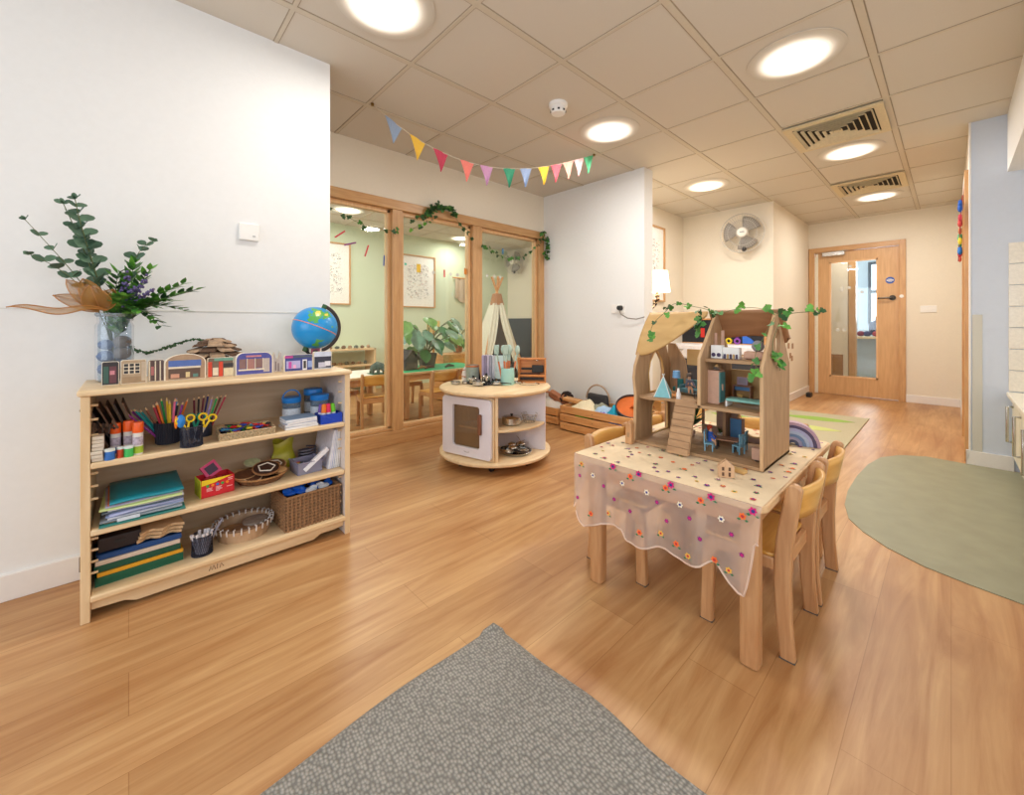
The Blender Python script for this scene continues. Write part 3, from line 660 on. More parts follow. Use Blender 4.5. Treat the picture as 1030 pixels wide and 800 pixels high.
b.out('shelf_pegs', birch, su)
B(k).box((X1 - .1, -.124, .17), (.012, .008, .05)).out('fixing', dkwood, su, smooth=0)

# ---------------- on top: jar with stems
gj = thing('glass_jar', 'tall clear glass jar of stones and stems at the near end of the shelf top', 'jar', (-2.29, -.04, .8))
B().lathe([(0, .004), (.054, .004), (.056, .02), (.056, .22), (.05, .235), (.052, .268), (.055, .27)], n=36).out('glass', GL('jar_glass', (232, 240, 246), .15, .03, .12, (190, 208, 232)), gj)
B().lathe([(.049, .268), (.0575, .268), (.0575, .262), (.053, .255)], n=36).out('rim', GL('jar_rim', (225, 235, 240), .3, .02, .25, (215, 225, 235)), gj)
st = [M('stone_brown', (112, 96, 84), .75, var=.2, bscale=30), M('stone_grey', (120, 122, 130), .75, var=.2, bscale=30), M('stone_blue', (96, 116, 150), .6, var=.15, bscale=30)]
for kx, (dx, dy, dz, r, mi) in enumerate(((.018, .022, .155, .029, 0), (.016, .022, .11, .029, 0), (.016, .022, .066, .028, 1), (.018, .02, .03, .027, 0), (-.022, .004, .034, .028, 2), (.016, -.026, .05, .026, 2), (-.024, -.004, .085, .027, 1), (.018, -.027, .10, .026, 2), (-.022, .0, .135, .026, 1), (.018, -.025, .145, .024, 2))):
    b = B(); b.ball((-2.29 + dx, -.04 + dy, .8 + dz), (r * 1.05, r, r * .85), 12, 8)
    tag(b.out('pebble', st[mi], loc=(-2.29 + dx, -.04 + dy, .8 + dz)), ['brown', 'grey', 'blue-grey'][mi] + ' rounded pebble inside the tall glass jar', 'pebble', ['brown', 'grey', 'blue-grey'][mi] + ' pebbles in the jar')
JX, JY, JZ = -2.29, -.04, .8
euc = M('eucalyptus', (92, 124, 98), .6, bscale=25, var=.2); eucd = M('eucalyptus_dark', (70, 100, 78), .6, bscale=25, var=.2)
def bez(p, n=14):
    p = [Vector(q) for q in p]; o = []
    for i in range(n + 1):
        t = i / n; q = list(p)
        while len(q) > 1: q = [a.lerp(b_, t) for a, b_ in zip(q, q[1:])]
        o.append(q[0])
    return o
def stem_thing(name, label, cat, ctrl, r, leaf_fn, mats, group=None, smat=stemg):
    t = thing(name, label, cat, (JX, JY, JZ + .03), 0, group); o = Vector((JX, JY, JZ + .03))
    pts = [q - o for q in bez(ctrl)]
    B().sweep(pts, [r * (1 - .6 * i / len(pts)) for i in range(len(pts))], 6).out('stem', smat, t)
    b = B(); leaf_fn(b, pts); b.out('foliage', mats, t, smooth=60)
    return t
def euc_leaves(t0, n, L, rnd):
    def f(b, pts):
        N_ = len(pts) - 1
        for i in range(n):
            s = t0 + (1 - t0) * i / (n - 1); q = pts[int(s * N_)].lerp(pts[min(N_, int(s * N_) + 1)], s * N_ - int(s * N_))
            d = (pts[min(N_, int(s * N_) + 1)] - pts[max(0, int(s * N_) - 1)]).normalized()
            a = i * 1.6 + rnd; sd = Vector((math.cos(a), math.sin(a), .1 + .3 * random.random()))
            for sg in (1, -1):
                v = Vector((sd.x * sg, sd.y * sg, sd.z)); l = L * (1 - .4 * max(0, s - .8) / .2) * random.uniform(.85, 1.1)
                b.leaf(q, v + d * .4, Vector((.75, -.1, .7)), l * 1.25, l * 1.15, random.choice((0, 1)), 'round', .2)
        b.leaf(pts[-1], d, (1, 0, 0), L * .6, L * .4, 0, 'round')
    return f
J = (JX, JY, JZ + .08)
stem_thing('eucalyptus_stem', 'tallest upright eucalyptus stem with dense round leaves in the glass jar', 'stem', [J, (-2.28, -.06, 1.15), (-2.26, -.12, 1.3), (-2.24, -.145, 1.49)], .0035, euc_leaves(.45, 13, .042, .3), [euc, eucd])
stem_thing('eucalyptus_stem', 'eucalyptus stem beside the tallest one, a little shorter', 'stem', [J, (-2.3, -.07, 1.1), (-2.28, -.10, 1.25), (-2.25, -.175, 1.47)], .003, euc_leaves(.5, 9, .036, 1.1), [euc, eucd])
stem_thing('eucalyptus_stem', 'thin eucalyptus twig reaching far up to the left with a few small leaves', 'stem', [J, (-2.27, -.07, 1.12), (-2.25, -.15, 1.22), (-2.22, -.262, 1.39)], .0022, euc_leaves(.6, 5, .028, .6), [euc, eucd])
stem_thing('eucalyptus_stem', 'eucalyptus twig leaning left just above the gold gauze bow', 'stem', [J, (-2.27, -.07, 1.12), (-2.24, -.15, 1.22), (-2.22, -.25, 1.27)], .0022, euc_leaves(.55, 5, .034, .2), [euc, eucd])
stem_thing('eucalyptus_stem', 'eucalyptus twig reaching up to the right above the lavender', 'stem', [J, (-2.28, -.02, 1.15), (-2.26, .0, 1.32), (-2.22, .07, 1.36)], .0022, euc_leaves(.5, 6, .034, .9), [euc, eucd])
def frond(dense, L, w, up=.35):
    def f(b, pts):
        N_ = len(pts) - 1
        for i in range(dense):
            s = .25 + .75 * i / (dense - 1); q = pts[int(s * N_)]; d = (pts[min(N_, int(s * N_) + 1)] - pts[max(0, int(s * N_) - 1)]).normalized()
            for sg in (1, -1):
                sd = d.cross(Vector((0, 0, 1))).normalized() * sg + Vector((random.uniform(-.3, .3), random.uniform(-.3, .3), random.uniform(-.2, .6)))
                b.leaf(q, sd * 1.1 + d, (0, 0, 1), L * random.uniform(.7, 1.1), w, random.choice((0, 1)), 'blade', .2)
    return f
for kx, (e, lb) in enumerate((((-2.2, .21, 1.17), 'long green leafy frond reaching furthest right from the glass jar'), ((-2.19, .16, 1.19), 'green leafy frond just above the furthest right one'), ((-2.2, .17, 1.08), 'green frond bending lowest to the right of the glass jar'),
        ((-2.2, .09, 1.02), 'drooping bright green frond hanging at the jar rim'), ((-2.24, .02, 1.27), 'upright narrow-leaved green frond behind the gold bow'), ((-2.2, .07, 1.1), 'dense bushy green frond below the lavender'), ((-2.22, -.03, 1.22), 'narrow-leaved green frond standing in the middle of the jar'), ((-2.18, .03, 1.08), 'short leafy green frond right above the jar rim'),
        ((-2.17, .12, 1.12), 'bushy bright green frond right of the lavender, above the drooping one'), ((-2.2, .06, 1.24), 'feathery upright green frond between lavender and the right eucalyptus twig'), ((-2.16, -.01, 1.13), 'dense green frond in front of the lavender stems'))):
    mid = ((JX + e[0]) / 2, (JY + e[1]) / 2 - .01, 1.12 if e[2] > 1.1 else 1.14)
    stem_thing('fern_frond', lb, 'frond', [J, (JX, JY, 1.08), mid, e], .002, frond(40, .05 if kx != 4 else .065, .020), [leafg, leafb] if kx % 3 else [leafd, leafb])
for kx, (e, lb) in enumerate((((-2.19, .0, 1.225), 'lavender spike standing left of the others in the bouquet'), ((-2.18, .055, 1.215), 'lavender spike leaning to the upper right in the bouquet'), ((-2.17, .075, 1.165), 'lavender spike leaning lowest to the right in the bouquet'), ((-2.17, .02, 1.17), 'short lavender spike in the middle of the bouquet'))):
    def lv(b, pts):
        for i in range(34):
            s = .62 + .38 * i / 33; q = pts[int(s * (len(pts) - 1))]; a = i * 2.4; r = .010 * (1.2 - .6 * (s - .62) / .38)
            b.ball((q.x + r * math.cos(a), q.y + r * math.sin(a), q.z + random.uniform(-.006, .006)), .0055, 6, 4)
    stem_thing('lavender_sprig', lb, 'lavender', [J, (JX, JY, 1.07), ((JX + e[0]) / 2, (JY + e[1]) / 2, 1.12), e], .0016, lv, M('lavender', (96, 84, 130), .8, var=.25))
# gold gauze bow
gold = SHEER('gold_gauze', (186, 138, 76), .62)
gw = M('gold_wire', (176, 120, 60), .5, .3)
gb_ = thing('gauze_bow', 'gold-brown gauze bow with looping ribbon tucked into the bouquet', 'bow', (-2.24, -.1, 1.1))
def petal(c, d, L, wd, curl, ph):
    c = Vector(c); d = Vector(d).normalized(); s = d.cross(Vector((1, 0, .2))).normalized(); nn = s.cross(d)
    def f(u, v):
        w = wd * math.sin(PI * min(1, v * .93 + .07)) ** .7
        return c + d * (L * v) + s * ((u - .5) * 2 * w) + nn * (curl * math.sin(v * PI) + .012 * math.sin(u * 9 + ph) * v)
    return f
for i, (d, L, w_, cu) in enumerate((((.1, -.35, .9), .125, .032, .02), ((.1, -.62, .78), .14, .030, .02), ((.15, -.9, .38), .13, .026, .02), ((.15, .35, .75), .09, .03, .015), ((.3, -.2, .7), .1, .04, .03))):
    o = B().grid(petal((0, .02, -.02), d, L, w_, cu, i), 8, 12).out('petal', gold, gb_, smooth=80)
    f = petal((0, .02, -.02), d, L, w_, cu, i)
    b = B(); b.sweep([f(0, v / 12) for v in range(13)], .0015, 4); b.sweep([f(1, v / 12) for v in range(13)], .0015, 4); b.sweep([f(.5, v / 12) for v in range(13)], .001, 4); b.out('petal_edge', gw, gb_)
def rib(u, v):
    y = .04 - .24 * u; return Vector((.05 + .01 * math.sin(u * 7), y, -.02 + .008 * math.sin(u * 9) + .011 * math.sin(PI * u) * (v - .5) * 2 * (1 if u < .95 else .3)))
B().grid(rib, 24, 4).out('ribbon', gold, gb_, smooth=80)
b = B(); b.sweep([rib(u / 24, 0) for u in range(25)], .002, 4); b.sweep([rib(u / 24, 1) for u in range(25)], .002, 4); b.out('ribbon_edge', gw, gb_)
# garland on the wall behind the shelf
def garland(name, label, pts, rnd, leafsz, dens, mats, kind='ivy', r=.002, prob=.8, droop=.3, up=(0, 0, 1), cat='garland', outdir=(1, 0, 0), smat=stemg):
    rr = random.Random(rnd); o = Vector(pts[0]); t = thing(name, label, cat, o)
    P = [Vector(p) - o for p in pts]; q = []
    for i in range(len(P) - 1):
        a = P[max(0, i - 1)]; b_, c = P[i], P[i + 1]; d = P[min(len(P) - 1, i + 2)]
        for s in range(6):
            u = s / 6; q.append(.5 * ((2 * b_) + (c - a) * u + (2 * a - 5 * b_ + 4 * c - d) * u * u + (3 * b_ - a - 3 * c + d) * u ** 3))
    q.append(P[-1]); B().sweep(q, r, 5).out('vine', smat, t)
    b = B(); od = Vector(outdir)
    for i in range(len(q)):
        for _ in range(dens):
            if rr.random() < prob:
                v = Vector((rr.uniform(-1, 1), rr.uniform(-1, 1), rr.uniform(-1, .7))) + od * .6 - Vector((0, 0, droop))
                p = q[i] + Vector((rr.uniform(-1, 1), rr.uniform(-1, 1), rr.uniform(-1, 1))) * leafsz * .3 + od * leafsz * .2
                l = leafsz * rr.uniform(.7, 1.15); b.leaf(p, v, od + Vector((0, 0, rr.uniform(-.3, .6))), l, l * .95, rr.randrange(len(mats)), kind, .18)
    b.out('foliage', mats, t, smooth=60); return t
garland('leaf_garland', 'thin dark green garland along the wall behind the shelf-top toys', [(-2.375, .0, .93), (-2.375, .03, .915), (-2.375, .064, .905), (-2.375, .113, .921), (-2.375, .16, .94), (-2.375, .199, .952), (-2.375, .235, .955), (-2.375, .275, .947)], 2, .012, 3, [leafd], 'blade', cat='garland')

# ---------------- cardboard-like wooden shop fronts
edge = M('toy_edge', (238, 226, 206), .6)
def shop(y0, y1, h, xc, label, base, top='flat', draw=None, rz=0):
    t = thing('toy_shopfront', label, 'toy building', (xc, (y0 + y1) / 2, .8), rz, None)
    w = (y1 - y0) / 2 - .001
    if top == 'flat': o = [(-w, 0), (w, 0), (w, h - .004), (w - .004, h), (-w + .004, h), (-w, h - .004)]
    elif top == 'arch': o = [(-w, 0), (w, 0), (w, h * .66)] + arc(0, h * .66, w, h * .34, 0, 180, 14)[1:]
    elif top == 'round': o = [(-w, 0), (w, 0), (w, h - .03)] + arc(w - .03, h - .03, .03, .03, 0, 90, 5)[1:] + arc(-w + .03, h - .03, .03, .03, 90, 180, 5)
    elif top == 'castle': o = [(-w, 0), (w, 0), (w, h), (w * .7, h * 1.15), (w * .4, h * .8), (0, h * .7), (-w * .4, h * .8), (-w * .7, h * 1.1), (-w, h * .9)]
    else: o = [(-w, 0), (w, 0), (w, h * .8), (0, h), (-w, h * .8)]
    B().prism(o, .018, YZ).out('block', edge, t, smooth=0, bevel=.0015)
    s = .93; o2 = [(a * s, .003 + b_ * .955) for a, b_ in o]
    B().prism(o2, .001, T(.0096, 0, 0) @ YZ).out('printed_face', M('toy_' + base[0], base[1], .6, var=.1), t, smooth=0)
    ms = {}
    for (a0, a1, z0, z1, nm, c, prt) in draw or []:
        ms.setdefault((prt, nm, c), []).append((a0 * w, a1 * w, z0 * h, z1 * h))
    n_ = 0
    for (prt, nm, c), bl in ms.items():
        b = B(); n_ += 1
        for q in bl: b.bx(.0100 + .0002 * n_, .0106 + .0003 * n_, q[0], q[1], q[2], q[3])
        b.out(prt, M('toy_' + nm, c, .6, var=.08), t, smooth=0)
    return t
dk = ('ink', (54, 50, 52)); cr = ('cream', (228, 214, 190)); gr = ('teal', (58, 92, 84)); bl = ('awning', (84, 110, 176)); rd = ('red', (214, 70, 44)); pp = ('violet', (84, 86, 160)); lil = ('lilac', (176, 170, 216)); br_ = ('brown', (120, 84, 66))
def W_(a0, a1, z0, z1, m, p='window_print'): return (a0, a1, z0, z1, m[0], m[1], p)
def grid_w(a0, a1, z0, z1, n, mz, fr=cr, gl=dk):
    o = [W_(a0, a1, z0, z1, fr, 'window_surround')]
    for i in range(n):
        for j in range(mz):
            wa = (a1 - a0) / n; hz = (z1 - z0) / mz
            o.append(W_(a0 + wa * i + wa * .12, a0 + wa * (i + 1) - wa * .12, z0 + hz * j + hz * .12, z0 + hz * (j + 1) - hz * .1, gl))
    return o
def lx(y): return -2.135 - .03 * (y + .07)
shop(-.073, -.025, .087, lx(-.05), 'narrow toy shopfront with a dark green and maroon door, beside the glass jar', dk, 'flat', [W_(-.8, -.2, .1, .8, gr), W_(-.1, .7, .1, .8, ('maroon', (104, 62, 70)), 'door_print'), W_(-.05, .5, .45, .62, ('pink_sign', (200, 130, 140)), 'sign_print')])
shop(-.023, .051, .09, lx(.01), 'toy shopfront of beige brick with a small-paned bay window', ('brick_beige', (176, 152, 124)), 'flat', grid_w(-.8, .5, .42, .86, 3, 3) + [W_(-.9, .9, .05, .3, ('brick_dark', (160, 134, 104)), 'brick_print'), W_(.6, .9, .1, .9, ('stone', (190, 172, 150)), 'pillar_print')])
shop(.054, .104, .085, lx(.07) - .012, 'dark toy shopfront with thin white columns, set back beside the arched one', ('dark_shop', (92, 72, 70)), 'flat', [W_(-.9, -.75, .05, .95, cr, 'column_print'), W_(-.2, -.05, .05, .95, cr, 'column_print'), W_(.4, .55, .05, .95, cr, 'column_print'), W_(-.65, -.3, .3, .7, ('dusty_pink', (180, 110, 110)))])
shop(.1, .235, .105, lx(.15) + .004, 'arched toy shopfront with a wide blue awning', ('arch_stone', (170, 140, 112)), 'arch', [W_(-.8, .75, .52, .76, bl, 'awning_print'), W_(-.8, .72, .45, .52, cr, 'awning_edge'), W_(-.8, .7, .08, .44, ('shop_dark', (96, 74, 62))), W_(-.7, -.3, .1, .25, ('goods', (206, 150, 124)), 'goods_print'), W_(0, .2, .1, .3, ('goods2', (222, 200, 150)), 'goods_print'), W_(.35, .6, .1, .22, ('goods3', (90, 130, 120)), 'goods_print')])
shop(.238, .333, .082, lx(.26) - .004, 'toy shopfront with bright red pillars and a green awning', ('shop_int', (120, 100, 84)), 'flat', [W_(-.95, -.65, .03, .8, rd, 'pillar_print'), W_(-.15, .15, .03, .8, rd, 'pillar_print'), W_(-.6, -.2, .1, .5, cr), W_(.2, .95, .05, .45, ('cream_goods', (220, 205, 170)), 'goods_print'), W_(-.5, .95, .84, .98, ('awn_green', (110, 158, 140)), 'awning_print'), W_(.2, .95, .5, .7, dk)])
shop(.335, .482, .098, lx(.37) + .004, 'purple toy shopfront with rounded corners and four tall windows', pp, 'round', [W_(-.8, -.45, .3, .72, ('win_brown', (138, 104, 100))), W_(-.38, -.02, .2, .72, ('win_rose', (170, 120, 112))), W_(.04, .4, .3, .72, ('win_brown', (138, 104, 100))), W_(.46, .8, .1, .72, ('win_pale', (190, 176, 170))), W_(-.85, .5, .2, .27, cr, 'sill_print'), W_(-.45, .35, .8, .88, ('pink_sign', (200, 130, 140)), 'sign_print'), W_(-.42, -.38, .2, .74, cr, 'column_print'), W_(.0, .04, .2, .74, cr, 'column_print'), W_(.41, .45, .2, .74, cr, 'column_print')])
shop(.485, .523, .085, lx(.48) - .02, 'grey and white pointed toy building between two purple shopfronts', ('grey_white', (190, 182, 182)), 'castle', [W_(-.5, -.2, .1, .6, ('grey_mid', (130, 116, 120))), W_(.1, .4, .05, .5, ('grey_mid', (130, 116, 120)))])
shop(.526, .655, .078, lx(.58) + .004, 'dark blue toy shopfront with pink and lilac goods and a white door', ('navy_shop', (62, 72, 140)), 'flat', [W_(-.95, -.4, .82, .95, ('magenta_sign', (190, 70, 140)), 'sign_print'), W_(-.35, .95, .82, .95, ('slate', (80, 90, 110)), 'sign_print'), W_(-.85, .1, .18, .65, lil), W_(-.7, -.5, .2, .6, ('magenta', (200, 80, 170)), 'goods_print'), W_(-.4, -.2, .2, .4, ('pink_goods', (236, 170, 210)), 'goods_print'), W_(.25, .55, .05, .7, ('white_print', (236, 234, 240)), 'door_print'), W_(.31, .49, .15, .62, dk, 'door_glass_print'), W_(.62, .92, .2, .6, ('blue_goods', (150, 170, 220)), 'goods_print')])
shop(.657, .745, .088, lx(.7) + .004, 'toy shopfront with pale cloudy roof and dark window, below the globe', ('pale_roof', (206, 214, 232)), 'flat', [W_(-.92, .92, .08, .72, ('night', (50, 54, 72))), W_(-.5, .3, .12, .4, ('pale_items', (196, 196, 214)), 'goods_print'), W_(.2, .85, .18, .45, ('pale_items2', (220, 220, 230)), 'goods_print')])
t = thing('toy_figure', 'small pink standing toy cut-out with two peaks in front of the globe', 'toy', (-2.26, .70, .8), 0)
o_ = [(-.03, 0), (.03, 0), (.03, .105), (.028, .128), (.02, .132), (.013, .12), (.011, .1), (-.003, .098), (-.006, .108), (-.014, .116), (-.022, .11), (-.03, .095)]
B().prism(o_, .014, YZ).out('block', edge, t, smooth=0)
B().prism([(a * .72, .006 + b_ * .93) for a, b_ in o_], .001, T(.0076, 0, 0) @ YZ).out('printed_face', M('toy_rose', (168, 84, 104), .6, var=.2), t, smooth=0)

# stacked bark roof model
pc = thing('bark_pagoda', 'tiered brown model of stacked bark pieces behind the red shopfront', 'model', (-2.3, .285, .8))
bk = [M('bark_light', (178, 148, 120), .9, var=.25, bscale=50), M('bark_dark', (96, 70, 52), .9, var=.25, bscale=50)]
for lvl, (z, r, n) in enumerate(((.09, .10, 9), (.112, .085, 8), (.134, .062, 7), (.15, .04, 5))):
    for i in range(n):
        a = 2 * PI * i / n + lvl * .4
        o = B().box((r * .7 * math.cos(a), r * .9 * math.sin(a), z + random.uniform(-.003, .003)), (.05, .055, .007), rz=a, ry=.32, taper=.85).out('bark_piece', bk[i % 2], pc, smooth=0)
B().cyl((0, 0, 0), (0, 0, .15), .035, .02, 10).out('core', bk[1], pc)
B().lathe([(.06, 0), (.065, .04), (.05, .08), (0, .085)], n=12).out('base', bk[1], pc)

# globe
gm_, nt, bb = new_mat('globe_map'); N = nt.nodes
tc = N.new('ShaderNodeTexCoord'); nz = N.new('ShaderNodeTexNoise'); nz.inputs['Scale'].default_value = 9; nz.inputs['Detail'].default_value = 4
rp = N.new('ShaderNodeValToRGB'); e = rp.color_ramp.elements; e[0].position = .54; e[0].color = lin((28, 146, 214)); e[1].position = .56; e[1].color = lin((96, 172, 84))
e2 = rp.color_ramp.elements.new(.62); e2.color = lin((238, 214, 96)); e3 = rp.color_ramp.elements.new(.68); e3.color = lin((236, 160, 90)); rp.color_ramp.interpolation = 'CONSTANT'
nt.links.new(tc.outputs['Object'], nz.inputs[0]); nt.links.new(nz.outputs[0], rp.inputs[0]); nt.links.new(rp.outputs[0], bb.inputs['Base Color']); bb.inputs['Roughness'].default_value = .3
gt = thing('desk_globe', 'bright blue world globe on a dark curved stand on the shelf unit', 'globe', (-2.26, .70, .8))
tilt = Matrix.Translation((0, 0, .205)) @ Matrix.Rotation(R(-23), 4, 'X')
B(tilt).ball((0, 0, 0), .108, 40, 26).out('sphere', gm_, gt)
B(tilt).lathe([(.1085, -.002), (.1095, 0), (.1085, .002)], n=48).out('equator_line', M('equator', (226, 130, 90), .5), gt)
B(tilt).sweep([(0, .122 * math.cos(R(a)), .122 * math.sin(R(a))) for a in range(-92, 94, 6)], .006, 8, flat=1.6).out('meridian_arm', M('globe_arm', (46, 32, 28), .4), gt)
B(tilt).cyl((0, 0, .1), (0, 0, .13), .012).cyl((0, 0, -.1), (0, 0, -.13), .012).out('pivot', leafd, gt)
B().lathe([(0, .012), (.05, .016), (.022, .03), (.014, .06), (.014, .09)], n=24).cyl((0, 0, .05), (0, -.045, .09), .008).out('stand', black, gt)
b = B()
for a in (30, 150, 270): b.sweep([(0, 0, .02), (.08 * math.cos(R(a)), .08 * math.sin(R(a)), .012)], [.012, .006], 8)
b.lathe([(.08, 0.0), (.088, .004), (.08, .012), (.07, .004)], n=30, closed=True).out('foot', MATS['globe_arm'], gt)

# ---------------- level 1
L1, L2, L3 = .547, .315, .09
cardb = M('card_brown', (104, 74, 54), .7, var=.15); cardd = M('card_dark', (62, 44, 36), .7, var=.15)
for i in range(6):
    y = -.088 + i * .0155
    o = B(T(-2.2, y + .05, L1) @ Matrix.Rotation(R(27 - i * 2), 4, 'X')).box((0, 0, .098), (.16, .004, .19)).out('picture_board', [cardb, cardd, cardb][i % 3], smooth=0, loc=(-2.2, y + .05, L1))
    tag(o, 'thin dark brown board leaning left at the near end of the upper shelf', 'board', 'leaning brown boards on the upper shelf')
dm = M('domino_cream', (214, 202, 184), .6, var=.05)
for i in range(7):
    o = B(T(-2.06 + random.uniform(-.004, .004), -.079 + random.uniform(-.002, .002), L1 + .0065 + i * .0125)).box((0, 0, 0), (.05, .03, .0115)).out('wooden_tile', dm, smooth=0, bevel=.002, loc=(-2.06, -.079, L1 + i * .0125))
    tag(o, 'cream wooden tile in the little stack by the shelf side', 'tile', 'stacked cream tiles')
tw = thing('twig_bundle', 'small bundle of brown bark curls on the cream tiles', 'bark', (-2.09, -.07, L1 + .087))
for i in range(7): B().sweep([(random.uniform(-.03, .02), -.022 + .008 * i, .0), (random.uniform(-.02, .02), -.02 + .008 * i, .03 + .01 * random.random()), (0, -.012 + .009 * i, .012)], .004, 6).out('curl', [cardb, cardd][i % 2], tw)
def glue(x, y, lb, bandc, h=.115):
    t = thing('glue_stick', lb, 'glue stick', (x, y, L1), 0, 'glue sticks')
    B().lathe([(0, 0), (.014, 0), (.0145, .004), (.0145, h * .68), (0, h * .68)], n=24).out('barrel', M('glue_white', (232, 226, 220), .35), t)
    B().lathe([(.0147, .006), (.0149, .006), (.0149, h * .26), (.0147, h * .26)], n=24).out('colour_band', M('glue_' + bandc[0], bandc[1], .4, var=.2), t)
    B().lathe([(.0147, h * .3), (.0148, h * .3), (.0148, h * .55), (.0147, h * .55)], n=24).out('printed_label', M('glue_print', (190, 176, 190), .4, var=.35, bscale=120), t)
    B().lathe([(.0155, h * .68), (.0158, h * .7), (.0158, h * .97), (.0145, h), (0, h)], n=24).out('cap', M('glue_cap', (240, 96, 28), .35), t)
    return t
glue(-2.11, -.035, 'orange-capped glue stick, the one nearest the cream tiles', ('blue', (60, 90, 190)))
glue(-2.10, .000, 'orange-capped glue stick in the middle behind the green pot', ('red', (210, 70, 50)), .12)
glue(-2.06, .025, 'orange-capped glue stick with yellow-green base, nearest the pencil pots', ('lime', (170, 200, 60)), .118)
for x, y, c, lb, w_ in ((-2.045, -.049, (46, 110, 190), 'small blue paint pot with white lid in front of the glue sticks', .014), (-2.05, -.022, (206, 76, 40), 'tiny red-orange paint pot between the blue and green ones', .009), (-2.046, .0, (70, 190, 96), 'small pale green paint pot in front of the middle glue stick', .0125), (-2.05, .012, (120, 200, 90), 'lime green paint pot touching the pale green one', .0)):
    if not w_: continue
    t = thing('paint_pot', lb, 'paint pot', (x, y, L1), 0, 'small paint pots')
    B().lathe([(0, 0), (w_, 0), (w_, .03), (0, .03)], n=20).out('pot', M('pot%d' % c[0], c, .4), t); B().lathe([(w_ * 1.05, .03), (w_ * 1.08, .038), (0, .04)], n=20).out('lid', M('lid_pale', (222, 232, 226), .4), t)
# black ribbed pencil pot + mesh scissors pot
pp_ = thing('pencil_pot', 'black ribbed round pot full of coloured pencils on the upper shelf', 'pot', (-2.16, .115, L1))
b = B(); b.lathe([(0, .003), (.036, .003), (.042, .085), (.044, .088), (.040, .088), (.034, .006), (0, .006)], n=32)
for i in range(32):
    a = 2 * PI * i / 32; b.cyl((.0375 * math.cos(a), .0375 * math.sin(a), .006), (.043 * math.cos(a), .043 * math.sin(a), .084), .0018, n=5)
b.out('pot', M('pot_black', (40, 42, 56), .45), pp_)
def pencil(x, y, z, dx, dy, L, rgb, nm, where):
    d = Vector((dx, dy, 1)).normalized(); p0 = Vector((x, y, z)); p1 = p0 + d * L
    t = thing('coloured_pencil', nm + ' coloured pencil standing in the ' + where, 'pencil', p0, 0, nm + ' pencils in the ' + where)
    B().cyl((0, 0, 0), d * (L - .014), .0038, n=6).out('shaft', M('pencil_' + nm.replace(' ', '_'), rgb, .4), t, smooth=0)
    B().cyl(d * (L - .014), d * (L - .004), .0038, .0014, n=6).out('sharpened_wood', M('pencil_wood', (230, 190, 140), .6), t, smooth=0)
    B().cyl(d * (L - .004), d * L, .0014, .0003, n=6).out('lead', MATS['pencil_' + nm.replace(' ', '_')], t, smooth=0)
pc_ = [('purple', (140, 50, 140)), ('purple', (140, 50, 140)), ('teal', (30, 140, 140)), ('teal', (30, 140, 140)), ('teal', (30, 140, 140)), ('dark blue', (40, 50, 110)), ('brown', (120, 70, 50)), ('crimson', (176, 46, 66)), ('crimson', (176, 46, 66)), ('orange', (236, 120, 40)), ('green', (40, 160, 80)), ('yellow', (240, 200, 50)), ('yellow', (240, 200, 50)), ('pink', (230, 110, 150)), ('black', (40, 40, 44)), ('light blue', (90, 170, 220)), ('purple', (140, 50, 140)), ('orange', (236, 120, 40))]
for i, (nm, c) in enumerate(pc_):
    s = i / (len(pc_) - 1); r1 = random.uniform(-.015, .015)
    pencil(-2.16 + r1, .115 - .018 + .036 * s, L1 + .012, r1 * 6 + .1, -.75 + 1.0 * s + random.uniform(-.06, .06), .165 + random.uniform(-.01, .012), c, nm, 'black ribbed pot')
for i, (nm, c) in enumerate((('dark red', (110, 30, 50)), ('black', (40, 40, 44)), ('maroon', (110, 50, 60)), ('dark blue', (40, 50, 110)), ('lilac', (170, 150, 200)), ('green', (40, 160, 80)), ('brown', (120, 70, 50)), ('crimson', (176, 46, 66)))):
    pencil(-2.21 + .006 * (i % 3), .205 + .006 * i, L1 + .003, .1, .12 + .06 * i - .15, .17 + .004 * (i % 4), c, nm, 'pot at the back')
bp2 = thing('pencil_pot', 'dark low pot of pencils half hidden behind the scissors pot', 'pot', (-2.208, .225, L1))
B().lathe([(0, .0), (.038, .0), (.04, .07), (.0385, .07), (.0365, .002), (0, .002)], n=28).out('pot', MATS['pot_black'], bp2)
def meshpot(x, y, z, r, h, lb, c=(40, 46, 70)):
    t = thing('mesh_pot', lb, 'pot', (x, y, z), 0)
    m = GL('mesh_' + '%d' % c[2], (210, 214, 226), .05, .4, .22, c)
    b = B(); b.lathe([(r * .98, .002), (r, h)], n=32); b.out('mesh_wall', m, t)
    B().lathe([(0, 0), (r, 0), (r, .003), (0, .003)], n=32).out('base', MATS['pot_black'], t)
    B().lathe([(r + .002 * math.cos(q), h + .002 * math.sin(q)) for q in [i * PI / 3 for i in range(6)]], n=32, closed=True).out('rim', MATS['pot_black'], t)
    b = B()
    for i in range(36):
        a = 2 * PI * i / 36
        b.sweep([(r * math.cos(a), r * math.sin(a), 0), (r * math.cos(a + .5), r * math.sin(a + .5), h)], .0006, 3); b.sweep([(r * math.cos(a), r * math.sin(a), 0), (r * math.cos(a - .5), r * math.sin(a - .5), h)], .0006, 3)
    b.out('wire_mesh', MATS['pot_black'], t, merge=False); return t
meshpot(-2.055, .18, L1, .036, .078, 'dark blue mesh pot holding children\'s scissors on the upper shelf')
